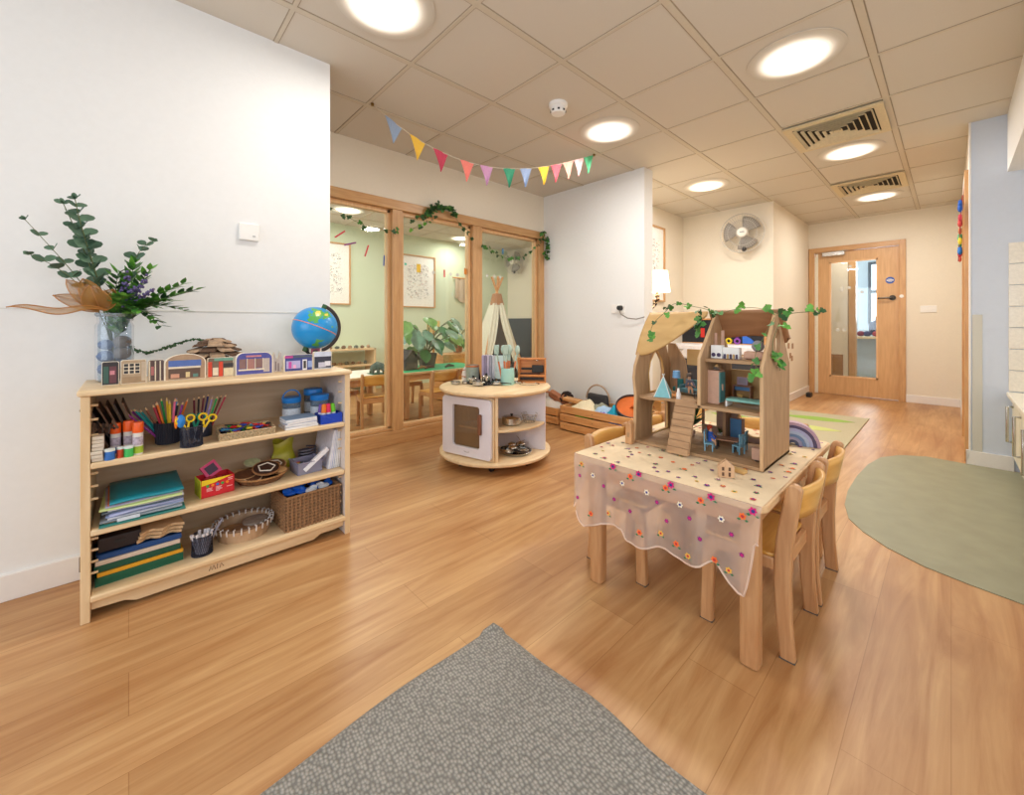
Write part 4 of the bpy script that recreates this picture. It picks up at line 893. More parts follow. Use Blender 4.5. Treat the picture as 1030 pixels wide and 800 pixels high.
def scissors(x, y, z, lean, rz, rgb, nm, lb):
    t = thing('scissors', lb, 'scissors', (x, y, z), rz, None)
    mt = M('scissor_' + nm, rgb, .35); m = Matrix.Rotation(lean, 4, 'X')
    for sg in (1, -1):
        B(m).lathe([(.013 + .0035 * math.cos(q), .0035 * math.sin(q)) for q in [i * PI / 3 for i in range(6)]], (0, sg * .016, .105), 20, closed=True, rot=Matrix.Rotation(PI / 2, 4, 'Y')).sweep([(0, sg * .01, .094), (0, sg * .002, .065)], .004, 6).out('handle', mt, t)
        B(m).prism([(sg * .001, .07), (sg * .006, .065), (sg * -.002, .005), (sg * -.004, .005)], .0015, YZ).out('blade', chrome, t, smooth=0)
    return t
scissors(-2.045, .175, L1 + .004, .15, .2, (240, 200, 30), 'yellow', 'yellow-handled scissors nearest the pencils in the mesh pot')
scissors(-2.065, .19, L1 + .004, -.05, -.2, (20, 140, 110), 'green', 'green-handled scissors between the two yellow ones')
scissors(-2.05, .20, L1 + .004, -.3, .1, (246, 206, 34), 'yellow', 'yellow-handled scissors leaning out on the far side of the mesh pot')
t = thing('scissors', 'blue scissors handle with an orange edge at the near side of the mesh pot', 'scissors', (-2.04, .15, L1 + .004)); 
B().ball((0, -.004, .1), (.01, .014, .026), 12, 8).out('handle', M('scissor_blue', (40, 130, 210), .35), t); B().ball((-.003, -.018, .098), (.006, .006, .026), 8, 6).out('grip', M('orange_plastic', (244, 130, 30), .4), t); B().box((0, .006, .045), (.003, .01, .08), rx=.1).out('blade', chrome, t, smooth=0)
# woven tray of coloured shapes
def tray(loc, w, d, h, rz, label, name='woven_tray', mat=None):
    t = thing(name, label, 'tray', loc, rz)
    mt = mat or M('wicker_pale', (206, 180, 140), .8, bump=1, bscale=160, var=.3)
    b = B(); b.bx(-d / 2, d / 2, -w / 2, w / 2, 0, .004)
    for q in ((-d / 2, -d / 2 + .006, -w / 2, w / 2), (d / 2 - .006, d / 2, -w / 2, w / 2), (-d / 2, d / 2, -w / 2, -w / 2 + .006), (-d / 2, d / 2, w / 2 - .006, w / 2)): b.bx(q[0], q[1], q[2], q[3], 0, h)
    b.out('body', mt, t, smooth=0, bevel=.002)
    b = B()
    for i in range(int(w / .009)):
        y = -w / 2 + .0045 + i * .009; b.box((d / 2 + .001, y, h / 2), (.003, .005, h * .7), rx=.5 if i % 2 else -.5)
    for i in range(int(d / .009)):
        x = -d / 2 + .0045 + i * .009; b.box((x, -w / 2 - .001, h / 2), (.005, .003, h * .7), ry=.5 if i % 2 else -.5)
    for s in (-1, 1): b.cyl((s * d / 2, -w / 2, h), (s * d / 2, w / 2, h), .0035, n=6).cyl((-d / 2, s * w / 2, h), (d / 2, s * w / 2, h), .0035, n=6)
    b.out('weave', mt, t, smooth=0, merge=False); return t
tray((-2.115, .372, L1), .20, .15, .026, -.06, 'shallow woven tray of red, green and blue plastic shapes on the upper shelf')
PC = [('red', (222, 44, 44)), ('green', (60, 160, 70)), ('blue', (50, 80, 180)), ('yellow', (238, 206, 40)), ('black', (34, 34, 38)), ('sky blue', (70, 170, 210))]
for i in range(60):
    nm, c = PC[[0, 0, 1, 2, 3, 4, 5, 0, 4, 2][i % 10]]
    x = -2.115 + random.uniform(-.06, .06); y = .372 + random.uniform(-.085, .085); z = L1 + .012 + .009 * (i // 20) + random.uniform(0, .006)
    o = B(T(x, y, z) @ Matrix.Rotation(random.uniform(0, 6), 4, 'Z') @ Matrix.Rotation(random.uniform(-.3, .3), 4, 'X')).box((0, 0, 0), (random.uniform(.02, .034), random.uniform(.01, .02), .006)).out('plastic_shape', M('shape_' + nm.replace(' ', '_'), c, .4), smooth=0, bevel=.002, loc=(x, y, z))
    tag(o, nm + ' plastic shape in the shallow woven tray', 'toy piece', nm + ' shapes in the woven tray')
# tubs
tubg = GL('tub_plastic', (200, 215, 225), .2, .1, .35, (150, 170, 190))
def tub(x, y, r, h, label, handle=False, rz=0):
    t = thing('plastic_tub', label, 'tub', (x, y, L1), rz)
    B().lathe([(0, .001), (r * .95, .001), (r, .006), (r, h * .78), (r * .9, h * .8)], n=28).out('body', tubg, t)
    B().lathe([(0, .004), (r * .9, .004), (r * .9, h * .5), (0, h * .52)], n=24).out('contents', M('beads', (90, 84, 110), .6, var=.5, bscale=120), t)
    B().lathe([(r * 1.005, h * .2), (r * 1.01, h * .2), (r * 1.01, h * .55), (r * 1.005, h * .55)], n=28).out('paper_label', M('label_white', (214, 222, 232), .5, var=.1, bscale=100), t)
    B().lathe([(r * 1.02, h * .78), (r * 1.06, h * .8), (r * 1.06, h * .97), (r * .98, h), (0, h)], n=28).out('lid', M('lid_blue', (36, 130, 214), .35), t)
    if handle: B().sweep([(0, r * 1.02 * math.cos(R(a)), h * .9 + r * 1.15 * math.sin(R(a))) for a in range(0, 181, 15)], .0035, 6).out('handle', MATS['lid_blue'], t)
tub(-2.24, .585, .040, .118, 'blue-lidded clear tub with a raised loop handle', True)
tub(-2.29, .70, .042, .142, 'blue-lidded tub standing furthest back beside the handled one')
tub(-2.19, .70, .041, .125, 'blue-lidded tub directly behind the marker box')
for i, (z, nm, c, w_) in enumerate(((0, 'white', (226, 228, 238), .14), (.012, 'lilac white', (206, 210, 230), .132), (.024, 'grey', (170, 176, 190), .128), (.034, 'pale blue', (150, 180, 214), .13))):
    t = thing('notebook', nm + ' notebook in the small pile before the blue-lidded tubs, ' + ['lowest', 'second from the bottom', 'second from the top', 'topmost'][i], 'notebook', (-2.10, .578, L1 + z), [.05, -.02, .1, .02][i])
    B().box((0, 0, .005), (.10, w_, .009)).out('pages', M('paper', (238, 238, 240), .7), t, smooth=0)
    B().box((-.001, 0, .0102), (.102, w_ + .002, .0014)).out('cover', M('cover_' + nm.replace(' ', '_'), c, .5), t, smooth=0)
t = thing('marker_box', 'small bright blue box holding four chunky markers at the shelf end', 'box', (-2.09, .712, L1), .02)
b = B(); b.bx(-.04, .04, -.052, .048, 0, .004)
for q in ((-.04, -.037, -.052, .048), (.037, .04, -.052, .048), (-.04, .04, -.052, -.049), (-.04, .04, .045, .048)): b.bx(q[0], q[1], q[2], q[3], 0, .046)
b.out('body', M('box_blue', (24, 70, 190), .35), t, smooth=0, bevel=.002)
for i, (nm, c) in enumerate((('violet', (110, 70, 160)), ('orange', (246, 130, 36)), ('pink-red', (236, 50, 100)), ('lime green', (110, 206, 50)))):
    x, y = -2.075 - (.02 if i == 0 else 0), .68 + .026 * max(0, i - 1) - (.012 if i == 0 else 0)
    t = thing('chunky_marker', nm + ' capped marker standing in the blue box', 'marker', (x, y, L1 + .006)); d = Vector((0, .12 - .08 * i, 1)).normalized()
    B().cyl((0, 0, 0), d * .045, .010, n=16).out('barrel', M('marker_body', (230, 230, 235), .4), t); B().cyl(d * .045, d * .082, .0115, .0105, 16).ball(d * .082, (.0105, .0105, .005), 16, 6).out('cap', M('marker_' + nm.replace(' ', '_').replace('-', '_'), c, .35), t)
# ---------------- level 2: folders and papers
zz = L2
FL = [('bottom teal plastic folder', 'folder', (40, 120, 112), .235, .29, .004, 0.0), ('brown envelope', 'envelope', (176, 130, 92), .21, .25, .003, .03),
      ('clear grey plastic wallet', 'wallet', (140, 150, 160), .225, .27, .006, -.04), ('white paper sheaf', 'papers', (226, 226, 232), .21, .25, .006, .05), ('pale blue plastic wallet', 'wallet', (150, 166, 206), .215, .25, .006, -.02),
      ('lilac plastic wallet', 'wallet', (170, 176, 214), .205, .26, .005, .08), ('dark grey clear wallet', 'wallet', (96, 110, 124), .225, .24, .006, 0), ('white paper pad', 'papers', (232, 232, 236), .21, .25, .006, .03),
      ('pale lime card folder', 'folder', (206, 222, 150), .225, .27, .005, -.03), ('ivory card sheet', 'card', (230, 226, 214), .21, .25, .003, .02), ('lilac card sheet', 'card', (186, 176, 206), .205, .25, .003, .03), ('orange card sheet', 'card', (226, 120, 70), .20, .25, .002, .02), ('teal card sheet on top', 'card', (22, 138, 156), .205, .27, .008, .02)]
for i, (lb, ct, c, w_, d_, h_, rz) in enumerate(FL):
    o = B(T(-2.175 + random.uniform(-.006, .006), .045 + random.uniform(-.006, .006), zz + h_ / 2) @ Matrix.Rotation(rz, 4, 'Z')).grid(lambda u, v, w_=w_, d_=d_, h_=h_: ((u - .5) * d_, (v - .5) * w_, .0015 * math.sin(v * 7 + i) * (i > 3)), 6, 8)
    oo = o.out('craft_' + ct, M('folder_%d' % i, c, .45, var=.12, bscale=8), smooth=30, loc=(-2.175, .045, zz)); sd = oo.modifiers.new('t', 'SOLIDIFY'); sd.thickness = h_ * .8; sd.offset = 0
    tag(oo, lb + ' in the paper pile on the middle shelf', ct); zz += h_ + .0012
tag(B().box((-2.035, .0, L2 + .014), (.002, .06, .012), rz=.03).out('paper_sticker', M('label_white', (0, 0, 0)), smooth=0, loc=(-2.035, 0, L2 + .01)), 'small white sticky label on the front edge of the teal folder', 'label')
# red crayon box
t = thing('crayon_box', 'open red and yellow cardboard box of crayons on the middle shelf', 'box', (-2.14, .265, L2), .12)
rb = M('box_red', (214, 36, 48), .45, var=.06)
b = B(); b.bx(-.045, .045, -.058, .058, 0, .003)
for q in ((-.045, -.042, -.058, .058), (.042, .045, -.058, .058), (-.045, .045, -.058, -.055), (-.045, .045, .055, .058)): b.bx(q[0], q[1], q[2], q[3], 0, .072)
b.out('carton', rb, t, smooth=0)
b = B(); b.bx(-.0455, .0455, -.0592, -.058, .0, .072, 0); b.out('yellow_green_side', M('box_lime', (206, 214, 50), .5, var=.25, bscale=30), t, smooth=0)
b = B(); b.prism([(-.056, .072), (-.056, .05), (-.01, .056), (.03, .066), (.05, .072)], .001, T(.0456, 0, 0) @ YZ); b.out('yellow_band', M('band_yellow', (250, 214, 40), .45), t, smooth=0)
b = B()
for i in range(5): b.cyl((.0455, -.036 + i * .017, .046), (.0465, -.036 + i * .017, .046), .0055, n=12, mi=i % 3)
b.out('colour_dots', [M('dot_green', (60, 170, 80), .5), M('dot_orange', (250, 140, 40), .5), M('dot_blue', (50, 110, 200), .5)], t, smooth=0)
b = B()
for r_, y0, y1 in ((.034, -.04, -.02), (.029, -.04, -.022), (.024, -.04, -.018), (.034, -.008, .012), (.029, -.008, .01), (.024, -.008, .014), (.019, -.008, .006), (.026, .03, .05), (.06, .035, .052), (.053, .035, .05)): b.bx(.0455, .0462, y0, y1, r_, r_ + .0025)
b.out('printed_lines', M('print_pink', (250, 200, 200), .5), t, smooth=0)
for i in range(12):
    tt = thing('wax_crayon', 'dark red wax crayon lying inside the open red box', 'crayon', (-2.14 + random.uniform(-.025, .025), .265 + random.uniform(-.03, .03), L2 + .05 + .008 * (i // 4)), random.uniform(0, 3), 'crayons in the red box')
    B().cyl((-.02, 0, 0), (.018, 0, 0), .005, n=10).out('wrapper', M('crayon_red', (160, 30, 44), .5), tt); B().cyl((.018, 0, 0), (.026, 0, 0), .0045, .002, 10).out('tip', M('crayon_tip', (120, 20, 34), .5), tt)
t = thing('small_carton', 'pink and purple little carton standing tilted in the crayon box', 'carton', (-2.15, .268, L2 + .07), .3)
B(Matrix.Rotation(.45, 4, 'X') @ Matrix.Rotation(-.4, 4, 'Y')).box((0, 0, .03), (.012, .058, .056)).out('carton', M('carton_pink', (206, 60, 110), .5), t, smooth=0)
B(Matrix.Rotation(.45, 4, 'X') @ Matrix.Rotation(-.4, 4, 'Y')).box((.0065, 0, .03), (.002, .038, .036)).out('printed_square', M('carton_dark', (60, 34, 60), .5), t, smooth=0)
# round tray with discs
rt = thing('round_tray', 'round dark wicker tray of wooden discs on the middle shelf', 'tray', (-2.17, .44, L2))
wkd = M('wicker_dark', (120, 80, 50), .7, bump=1, bscale=120, var=.35); wkl = M('wicker_light', (180, 130, 80), .7, bump=1, bscale=120, var=.3)
B().lathe([(0, .0), (.085, .0), (.105, .028), (.102, .031), (.082, .006), (0, .006)], n=36).out('bowl', wkd, rt)
b = B(); b.lathe([(.105 + .004 * math.cos(q), .029 + .004 * math.sin(q)) for q in [i * PI / 3 for i in range(6)]], n=36, closed=True); b.out('rim', wkl, rt)
def disc(x, y, z, r, ry, lb, inner=None, poly=0, c=(150, 100, 60), c2=(60, 36, 30), rx=0):
    t = thing('wooden_disc', lb, 'disc', (x, y, z)); m = Matrix.Rotation(ry, 4, 'Y') @ Matrix.Rotation(rx, 4, 'X')
    B(m).lathe([(0, -.003), (r, -.003), (r, .003), (0, .003)], n=32).out('rim', W('disc_%d' % c[0], c, tuple(min(255, q + 24) for q in c), 'y', 20, .5), t)
    B(m).lathe([(0, .0032), (r * .9, .0032), (r * .9, .004), (0, .004)], n=32).out('face', M('disc_face_%d' % c2[0], c2, .45, var=.2), t)
    if poly:
        n = poly; P = [(r * .62 * math.cos(2 * PI * i / n + .3), r * .62 * math.sin(2 * PI * i / n + .3), .0055) for i in range(n)]
        b = B(m)
        for i in range(n): b.sweep([P[i], P[(i + 1) % n]], .0028, 6)
        b.out('white_outline', M('outline_cream', (236, 226, 210), .6), t)
disc(-2.14, .455, L2 + .055, .056, .28, 'brown disc with a white pentagon outline, on top of the round tray', poly=5)
disc(-2.16, .375, L2 + .038, .046, .15, 'light-rimmed brown disc at the near side of the round tray', c=(196, 150, 100), c2=(110, 72, 50))
disc(-2.12, .40, L2 + .03, .034, .2, 'small flat brown disc at the front of the round tray', c=(206, 170, 130), c2=(90, 56, 40))
disc(-2.20, .50, L2 + .045, .05, .25, 'tan and brown disc at the far side of the round tray', c=(170, 120, 76), c2=(120, 84, 56), poly=6)
disc(-2.13, .51, L2 + .035, .028, .2, 'little brown ring disc sticking out at the far rim of the round tray', c=(150, 100, 60), c2=(200, 160, 110))
disc(-2.25, .42, L2 + .062, .034, .25, 'pale green-topped disc at the back of the round tray', c=(200, 190, 150), c2=(196, 206, 160))
t = thing('yellow_cloth_bag', 'olive yellow translucent bag standing at the back of the middle shelf', 'bag', (-2.29, .56, L2))
B().grid(lambda u, v: ((.03 + .008 * math.sin(v * 9)) * math.cos(u * 2 * PI) * (1 - .55 * v), (.055 + .006 * math.sin(v * 7)) * math.sin(u * 2 * PI) * (1 - .2 * v) , .13 * v + .012 * math.sin(u * 4 * PI) * v), 24, 10).out('bag', M('olive_film', (178, 170, 40), .4, var=.2, bscale=20), t)
# clear tub with bits
t = thing('clear_container', 'low clear plastic container with small bits on the middle shelf', 'container', (-2.15, .625, L2), .05)
m_ = GL('tray_plastic', (225, 225, 240), .15, .1, .32, (206, 204, 226)); b = B(); b.bx(-.055, .055, -.055, .055, 0, .003)
for q in ((-.055, -.052, -.055, .055), (.052, .055, -.055, .055), (-.055, .055, -.055, -.052), (-.055, .055, .052, .055)): b.bx(q[0], q[1], q[2], q[3], 0, .055)
b.bx(-.06, .06, -.06, -.052, .053, .057).bx(-.06, .06, .052, .06, .053, .057).bx(.052, .06, -.06, .06, .053, .057)
b.out('tub', m_, t, smooth=0)
for i in range(12):
    nm, c = (PC + [('silver', (160, 160, 170)), ('violet', (120, 90, 180))])[i % 8]
    x, y, z = -2.17 + random.uniform(-.03, .03), .62 + random.uniform(-.035, .035), L2 + .012 + (i // 6) * .016
    o = B(T(x, y, z)).box((0, 0, 0), (.026, .02, .012), rz=i).out('small_block', M('shape_' + nm.replace(' ', '_'), c, .4), smooth=0, bevel=.003, loc=(x, y, z)); tag(o, nm + ' bit in the low clear container', 'toy piece', nm + ' bits in the clear container')
t = thing('cable_coil', 'dark coil with silver and blue bits behind the clear container', 'coil', (-2.25, .66, L2))
B().sweep([(.03 * math.cos(i * .5), .04 * math.sin(i * .5), .006 + .0011 * i) for i in range(70)], .005, 6).out('coil', M('coil_grey', (90, 86, 96), .4, .4), t)
o = B(T(-2.1, .655, L2 + .06) @ Matrix.Rotation(R(-52), 4, 'X')).box((0, 0, 0), (.018, .02, .135)).out('white_card', M('card_white', (240, 240, 246), .5), smooth=0, bevel=.001, loc=(-2.1, .655, L2 + .06)); tag(o, 'long white card stick leaning out of the clear container', 'card')
for i in range(6):
    t = thing('thin_book', 'thin book with pale ' + ['white', 'lilac', 'blue-grey', 'silver', 'cream', 'grey-brown'][i] + ' cover leaning against the right shelf side', 'book', (-2.2, .71 + i * .0095, L2), 0)
    m = Matrix.Rotation(R(-9 + i), 4, 'X')
    B(m).box((0, 0, .094), (.22, .0065, .185)).out('pages', M('paper', (0, 0, 0)), t, smooth=0)
    B(m).box((0, -.0036, .094), (.223, .001, .188)).box((0, .0036, .094), (.223, .001, .188)).out('cover', M('bookc_%d' % i, [(232, 232, 244), (196, 196, 232), (150, 164, 200), (196, 200, 210), (226, 220, 206), (136, 120, 112)][i], .4), t, smooth=0)

# ---------------- level 3
zz = L3
BL = [('dark green tray', (16, 92, 66), .245, .032, 'tray'), ('amber yellow board', (222, 160, 30), .24, .014, 'board'), ('deep green board', (14, 80, 60), .24, .024, 'board'), ('cream wooden board', (214, 196, 180), .235, .016, 'board'), ('dark blue tray', (22, 70, 130), .235, .02, 'tray')]
for i, (lb, c, w_, h_, ct) in enumerate(BL):
    x, y = -2.20 + .003 * (i % 2), .03 + .004 * math.sin(i * 2)
    b = B(T(x, y, zz) @ Matrix.Rotation(.05 - .012 * i, 4, 'Z'))
    if ct == 'tray':
        b.bx(-.11, .11, -w_ / 2, w_ / 2, 0, h_ * .5)
        for q in ((-.11, -.1, -w_ / 2, w_ / 2), (.1, .11, -w_ / 2, w_ / 2), (-.11, .11, -w_ / 2, -w_ / 2 + .01), (-.11, .11, w_ / 2 - .01, w_ / 2)): b.bx(q[0], q[1], q[2], q[3], h_ * .4, h_)
    else: b.bx(-.11, .11, -w_ / 2, w_ / 2, 0, h_)
    tag(b.out('activity_' + ct, M('board_%d' % i, c, .45, var=.05), smooth=0, bevel=.002, loc=(x, y, zz)), lb + ' in the stack at the near end of the bottom shelf', ct)
    zz += h_ + .001
t = thing('dark_case', 'dark brown case on the blue tray at the near end of the bottom shelf', 'case', (-2.2, -.025, zz), .02)
B().box((0, 0, .026), (.2, .115, .05)).out('case', M('case_dark', (40, 28, 28), .6), t, smooth=0, bevel=.004); B().box((.101, 0, .03), (.003, .03, .01)).out('clasp', black, t, smooth=0)
t = thing('ply_shape_stack', 'wavy-edged pale plywood shapes lying on the blue tray', 'plywood shapes', (-2.145, .085, zz), .04)
for j in range(3):
    b = B(); o_ = [(-.05, -.07)] + [(-.05 + .1 * 0, 0)] ; o_ = [(-.05, .065), (-.05, -.065)] + [(.045 + .012 * math.cos((i / 10 - .5) * 4 * PI), -.065 + .13 * i / 10) for i in range(11)]
    b.prism(o_, .010, T(0, .003 * j, .008 + .0125 * j) @ Matrix.Rotation(.03 * j, 4, 'Z')); b.out('layer', W('ply_light', (206, 170, 126), (222, 190, 148), 'y', 12, .6), t, smooth=0, bevel=.001)
meshpot(-2.10, .218, L3, .036, .078, 'black mesh pot holding white chalk sticks on the bottom shelf', (30, 30, 44))
for i in range(11):
    a = i * 2.4; x, y = -2.10 + .016 * math.cos(a), .218 + .016 * math.sin(a)
    d = Vector((math.cos(a) * .2, math.sin(a) * .25, 1)).normalized()
    tag(B().cyl((0, 0, 0), d * random.uniform(.074, .09), .0055, n=10).out('chalk_stick', M('chalk', (226, 222, 226), .8), loc=(0, 0, 0)), 'white chalk stick in the black mesh pot', 'chalk', 'chalk sticks in the mesh pot').location = (x, y, L3 + .006)
o = B().sweep([(0, 0, 0), (-.01, .03, .06), (-.02, .055, .098)], .005, 8).out('grey_stick', M('grey_stick', (150, 146, 160), .5)); o.location = (-2.11, .235, L3 + .01); tag(o, 'longer grey stick leaning out of the chalk pot', 'stick')
# round laced basket
t = thing('round_basket', 'round wooden-walled basket with white lacing round the rim', 'basket', (-2.18, .375, L3))
B().lathe([(0, 0), (.098, 0), (.108, .05), (.105, .052), (.095, .005), (0, .005)], n=44).out('wall', W('basket_wood', (176, 140, 106), (200, 166, 132), 'z', 10, .6, 3), t)
B().lathe([(.108 + .005 * math.cos(q), .054 + .005 * math.sin(q)) for q in [i * PI / 3 for i in range(6)]], n=44, closed=True).out('rim', M('rim_dark', (128, 96, 70), .7), t)
b = B()
for i in range(26):
    a = 2 * PI * i / 26; c_, s_ = math.cos(a), math.sin(a); b.sweep([(.100 * c_, .100 * s_, .045), (.104 * c_, .104 * s_, .062), (.115 * c_, .115 * s_, .062), (.112 * c_, .112 * s_, .038)], .0028, 5)
b.out('lacing', M('lace_white', (226, 220, 216), .8), t)
for i, (x, y, r, lb) in enumerate(((-2.20, .34, .05, 'tan cork disc lying in the laced basket'), (-2.15, .37, .045, 'mottled brown disc lying in the laced basket'), (-2.19, .42, .048, 'grey-brown wood slice at the far side of the laced basket'))):
    tag(B().lathe([(0, 0), (r, 0), (r, .01), (0, .012)], n=26).out('wood_slice', M('slice%d' % i, [(184, 140, 96), (150, 112, 80), (160, 142, 128)][i], .8, var=.2, bscale=60)), lb, 'wood slice').location = (x, y, L3 + .012 + i * .011)
# wicker basket
t = thing('wicker_basket', 'tall rectangular brown wicker basket at the far end of the bottom shelf', 'basket', (-2.15, .625, L3), .05)
wk = M('wicker_brown', (150, 112, 76), .75, var=.25, bscale=90, bump=.6); wk2 = M('wicker_brown_dark', (122, 88, 58), .75, var=.25, bscale=90, bump=.6)
hx, hy, hz = .1, .118, .15
b = B(); b.bx(-hx, hx, -hy, hy, .0, .005)
for q in ((-hx, -hx + .008, -hy, hy), (hx - .008, hx, -hy, hy), (-hx, hx, -hy, -hy + .008), (-hx, hx, hy - .008, hy)): b.bx(q[0], q[1], q[2], q[3], 0, hz)
b.out('lining', wk2, t, smooth=0)
b = B()
per = [(hx, -hy + 2 * hy * i / 15) for i in range(15)] + [(hx - 2 * hx * i / 12, hy) for i in range(12)] + [(-hx, hy - 2 * hy * i / 15) for i in range(15)] + [(-hx + 2 * hx * i / 12, -hy) for i in range(12)]
n_ = len(per)
for row in range(20):
    z = .004 + row * .0072
    pts = []
    for i in range(n_ + 1):
        x, y = per[i % n_]; off = .0035 if (i + row) % 2 else 0.0005
        nx = (1 if x >= hx - 1e-6 else -1 if x <= -hx + 1e-6 else 0); ny = (1 if y >= hy - 1e-6 else -1 if y <= -hy + 1e-6 else 0); pts.append((x + nx * off, y + ny * off, z))
    b.sweep(pts, .0036, 5, mi=row % 2)
b.out('weave', [wk, wk2], t, merge=False)
b = B()
for i in range(14):
    yy = -hy + .006 + i * (2 * hy - .012) / 13; b.cyl((hx + .003, yy, 0), (hx + .003, yy, hz), .0042, n=6)
for i in range(12):
    xx = -hx + .006 + i * (2 * hx - .012) / 11; b.cyl((xx, -hy - .003, 0), (xx, -hy - .003, hz), .0042, n=6)
b.out('stakes', wk, t)
b = B(); C4 = [(hx, -hy, hz), (hx, hy, hz), (-hx, hy, hz), (-hx, -hy, hz), (hx, -hy, hz)]
for a, c in zip(C4, C4[1:]): b.cyl(a, c, .006, n=8)
b.out('rim', wk, t)
bm_ = M('blue_foam', (20, 100, 214), .5, var=.2, bscale=20); wm_ = M('white_foam', (230, 232, 236), .5)
for i, (x, y, lb, w_) in enumerate(((-2.12, .54, 'blue', 0), (-2.17, .56, 'blue', 0), (-2.11, .59, 'blue', 0), (-2.12, .645, 'blue', 0), (-2.18, .66, 'blue', 0), (-2.1, .62, 'white', 1), (-2.11, .68, 'white', 1), (-2.2, .60, 'blue', 0), (-2.13, .705, 'blue', 0))):
    rr = random.Random(i); z0 = L3 + .14
    p = [(0, 0, 0), (rr.uniform(-.02, .02), rr.uniform(-.03, .03), .03), (rr.uniform(-.03, .03), rr.uniform(-.04, .04), .018)]
    o = B().sweep(bez(p, 8), .012 if not w_ else .007, 8).ball((0, .01, .005), (.022, .03, .012)).out('foam_strap', wm_ if w_ else bm_); o.location = (x, y, z0)
    tag(o, lb + ' strap bundled in the top of the wicker basket', 'strap', lb + ' straps in the wicker basket')

# ================================================================== ROUND PLAY KITCHEN
pk = thing('play_kitchen', 'round birch play kitchen unit on castors in front of the internal window', 'play kitchen', (-2.4, 2.04, 0), 0)
whp = M('laminate_white', (226, 222, 230), .4, var=.01)
B().lathe([(0, .53), (.41, .53), (.42, .54), (.42, .552), (.41, .56), (0, .56)], n=72).out('worktop', birch, pk)
B().lathe([(0, .06), (.41, .06), (.42, .068), (.42, .082), (.41, .09), (0, .09)], n=72).out('base', birch, pk)
def pol(r, deg, z=0): return Vector((r * math.cos(R(deg)), r * math.sin(R(deg)), z))
def panel(b, p, q, z0, z1, th, mi=0):
    p, q = Vector(p), Vector(q); c = (p + q) / 2; L = (q - p).length
    b.box((c.x, c.y, (z0 + z1) / 2), (L, th, z1 - z0), mi, rz=math.atan2(q.y - p.y, q.x - p.x)); return b
A_, B_, C_ = -112, -40, 32
panel(B(), pol(.02, B_), pol(.395, B_ + 1), .09, .53, .018).out('partition', birch_z, pk, smooth=0, bevel=.002)
panel(B(), pol(.0, C_), pol(.39, C_), .09, .53, .018).out('partition', whp, pk, smooth=0, bevel=.002)
panel(B(), pol(.0, A_), pol(.39, A_), .09, .53, .018).out('partition', birch_z, pk, smooth=0, bevel=.002)
panel(B(), pol(.38, C_), pol(.38, 68), .09, .53, .016).out('back_panel', whp, pk, smooth=0)
panel(B(), pol(.38, 76), pol(.38, 240), .09, .53, .016).out('back_panel', birch_z, pk, smooth=0)
panel(B(), pol(.36, C_ + 3), pol(.36, 46), .10, .52, .01).out('dark_slot', black, pk, smooth=0)
# oven door
d0, d1 = pol(.40, A_ + 2), pol(.40, B_ - 2); L_ = (d1 - d0).length; ang = math.atan2(d1.y - d0.y, d1.x - d0.x)
dm_ = Matrix.Translation((d0 + d1) / 2 + Vector((0, 0, .31))) @ Matrix.Rotation(ang, 4, 'Z')
# shallow carcass behind the door
b = B(dm_); b.box((0, .03, .205), (L_, .05, .012)).box((0, .03, -.212), (L_, .05, .012)).box((-L_ / 2 + .006, .03, 0), (.012, .05, .42)).box((L_ / 2 - .006, .03, 0), (.012, .05, .42)).out('carcass', birch_z, pk, smooth=0)
dr_ = B(dm_).plate(rrect(-L_ / 2 + .004, L_ / 2 - .012, -.208, .2, .025), [rrect(-.125, .115, -.145, .145, .02)[::-1]], .02, T(0, -.005, 0) @ XZ).out('oven_door', whp, pk, smooth=0, bevel=.0025)
B(dm_).plate(rrect(-L_ / 2 + .001, L_ / 2 - .009, -.211, .203, .027), [rrect(-.13, .12, -.15, .15, .02)[::-1]], .008, T(0, .009, 0) @ XZ).out('door_edge', birch, dr_, smooth=0)
B(dm_).box((-.005, .006, 0), (.235, .003, .285)).out('window', GL('oven_glass', (236, 226, 210), .2, .05, .2, (176, 146, 112)), dr_, smooth=0)
B(dm_).box((.128, -.028, .03), (.026, .018, .14)).box((.128, -.018, .085), (.018, .02, .014)).box((.128, -.018, -.025), (.018, .02, .014)).out('handle', W('walnut', (110, 66, 44), (140, 88, 60), 'z', 8), dr_, smooth=0, bevel=.004)
b = B(dm_); b.sweep([(-.02, -.0155, -.172), (0, -.0155, -.178), (.02, -.0155, -.176), (.028, -.0155, -.172)], .0015, 5); b.out('printed_mark', M('mark_grey', (120, 110, 110), .6), dr_)
panel(B(), pol(.08, -76), pol(.31, -76), .29, .302, .20).out('inner_shelf', birch, pk, smooth=0)
b = B(); b.prism([tuple(pol(.0, 0).xy)] + [tuple(pol(.385, B_ + 2 + (C_ - B_ - 4) * i / 14).xy) for i in range(15)], .016, T(0, 0, .295)); b.out('open_shelf', birch, pk, smooth=0, bevel=.004)
for a in (-95, -45, 10, 100, 190):
    c = B().cyl(pol(.3, a, .06), pol(.3, a, .045), .012).cyl(pol(.3, a, .022) + Vector((0, -.012, 0)), pol(.3, a, .022) + Vector((0, .012, 0)), .0215, n=18).out('castor', black, pk)
def onunit(dx, dy): return (-2.4 + dx, 2.04 + dy)
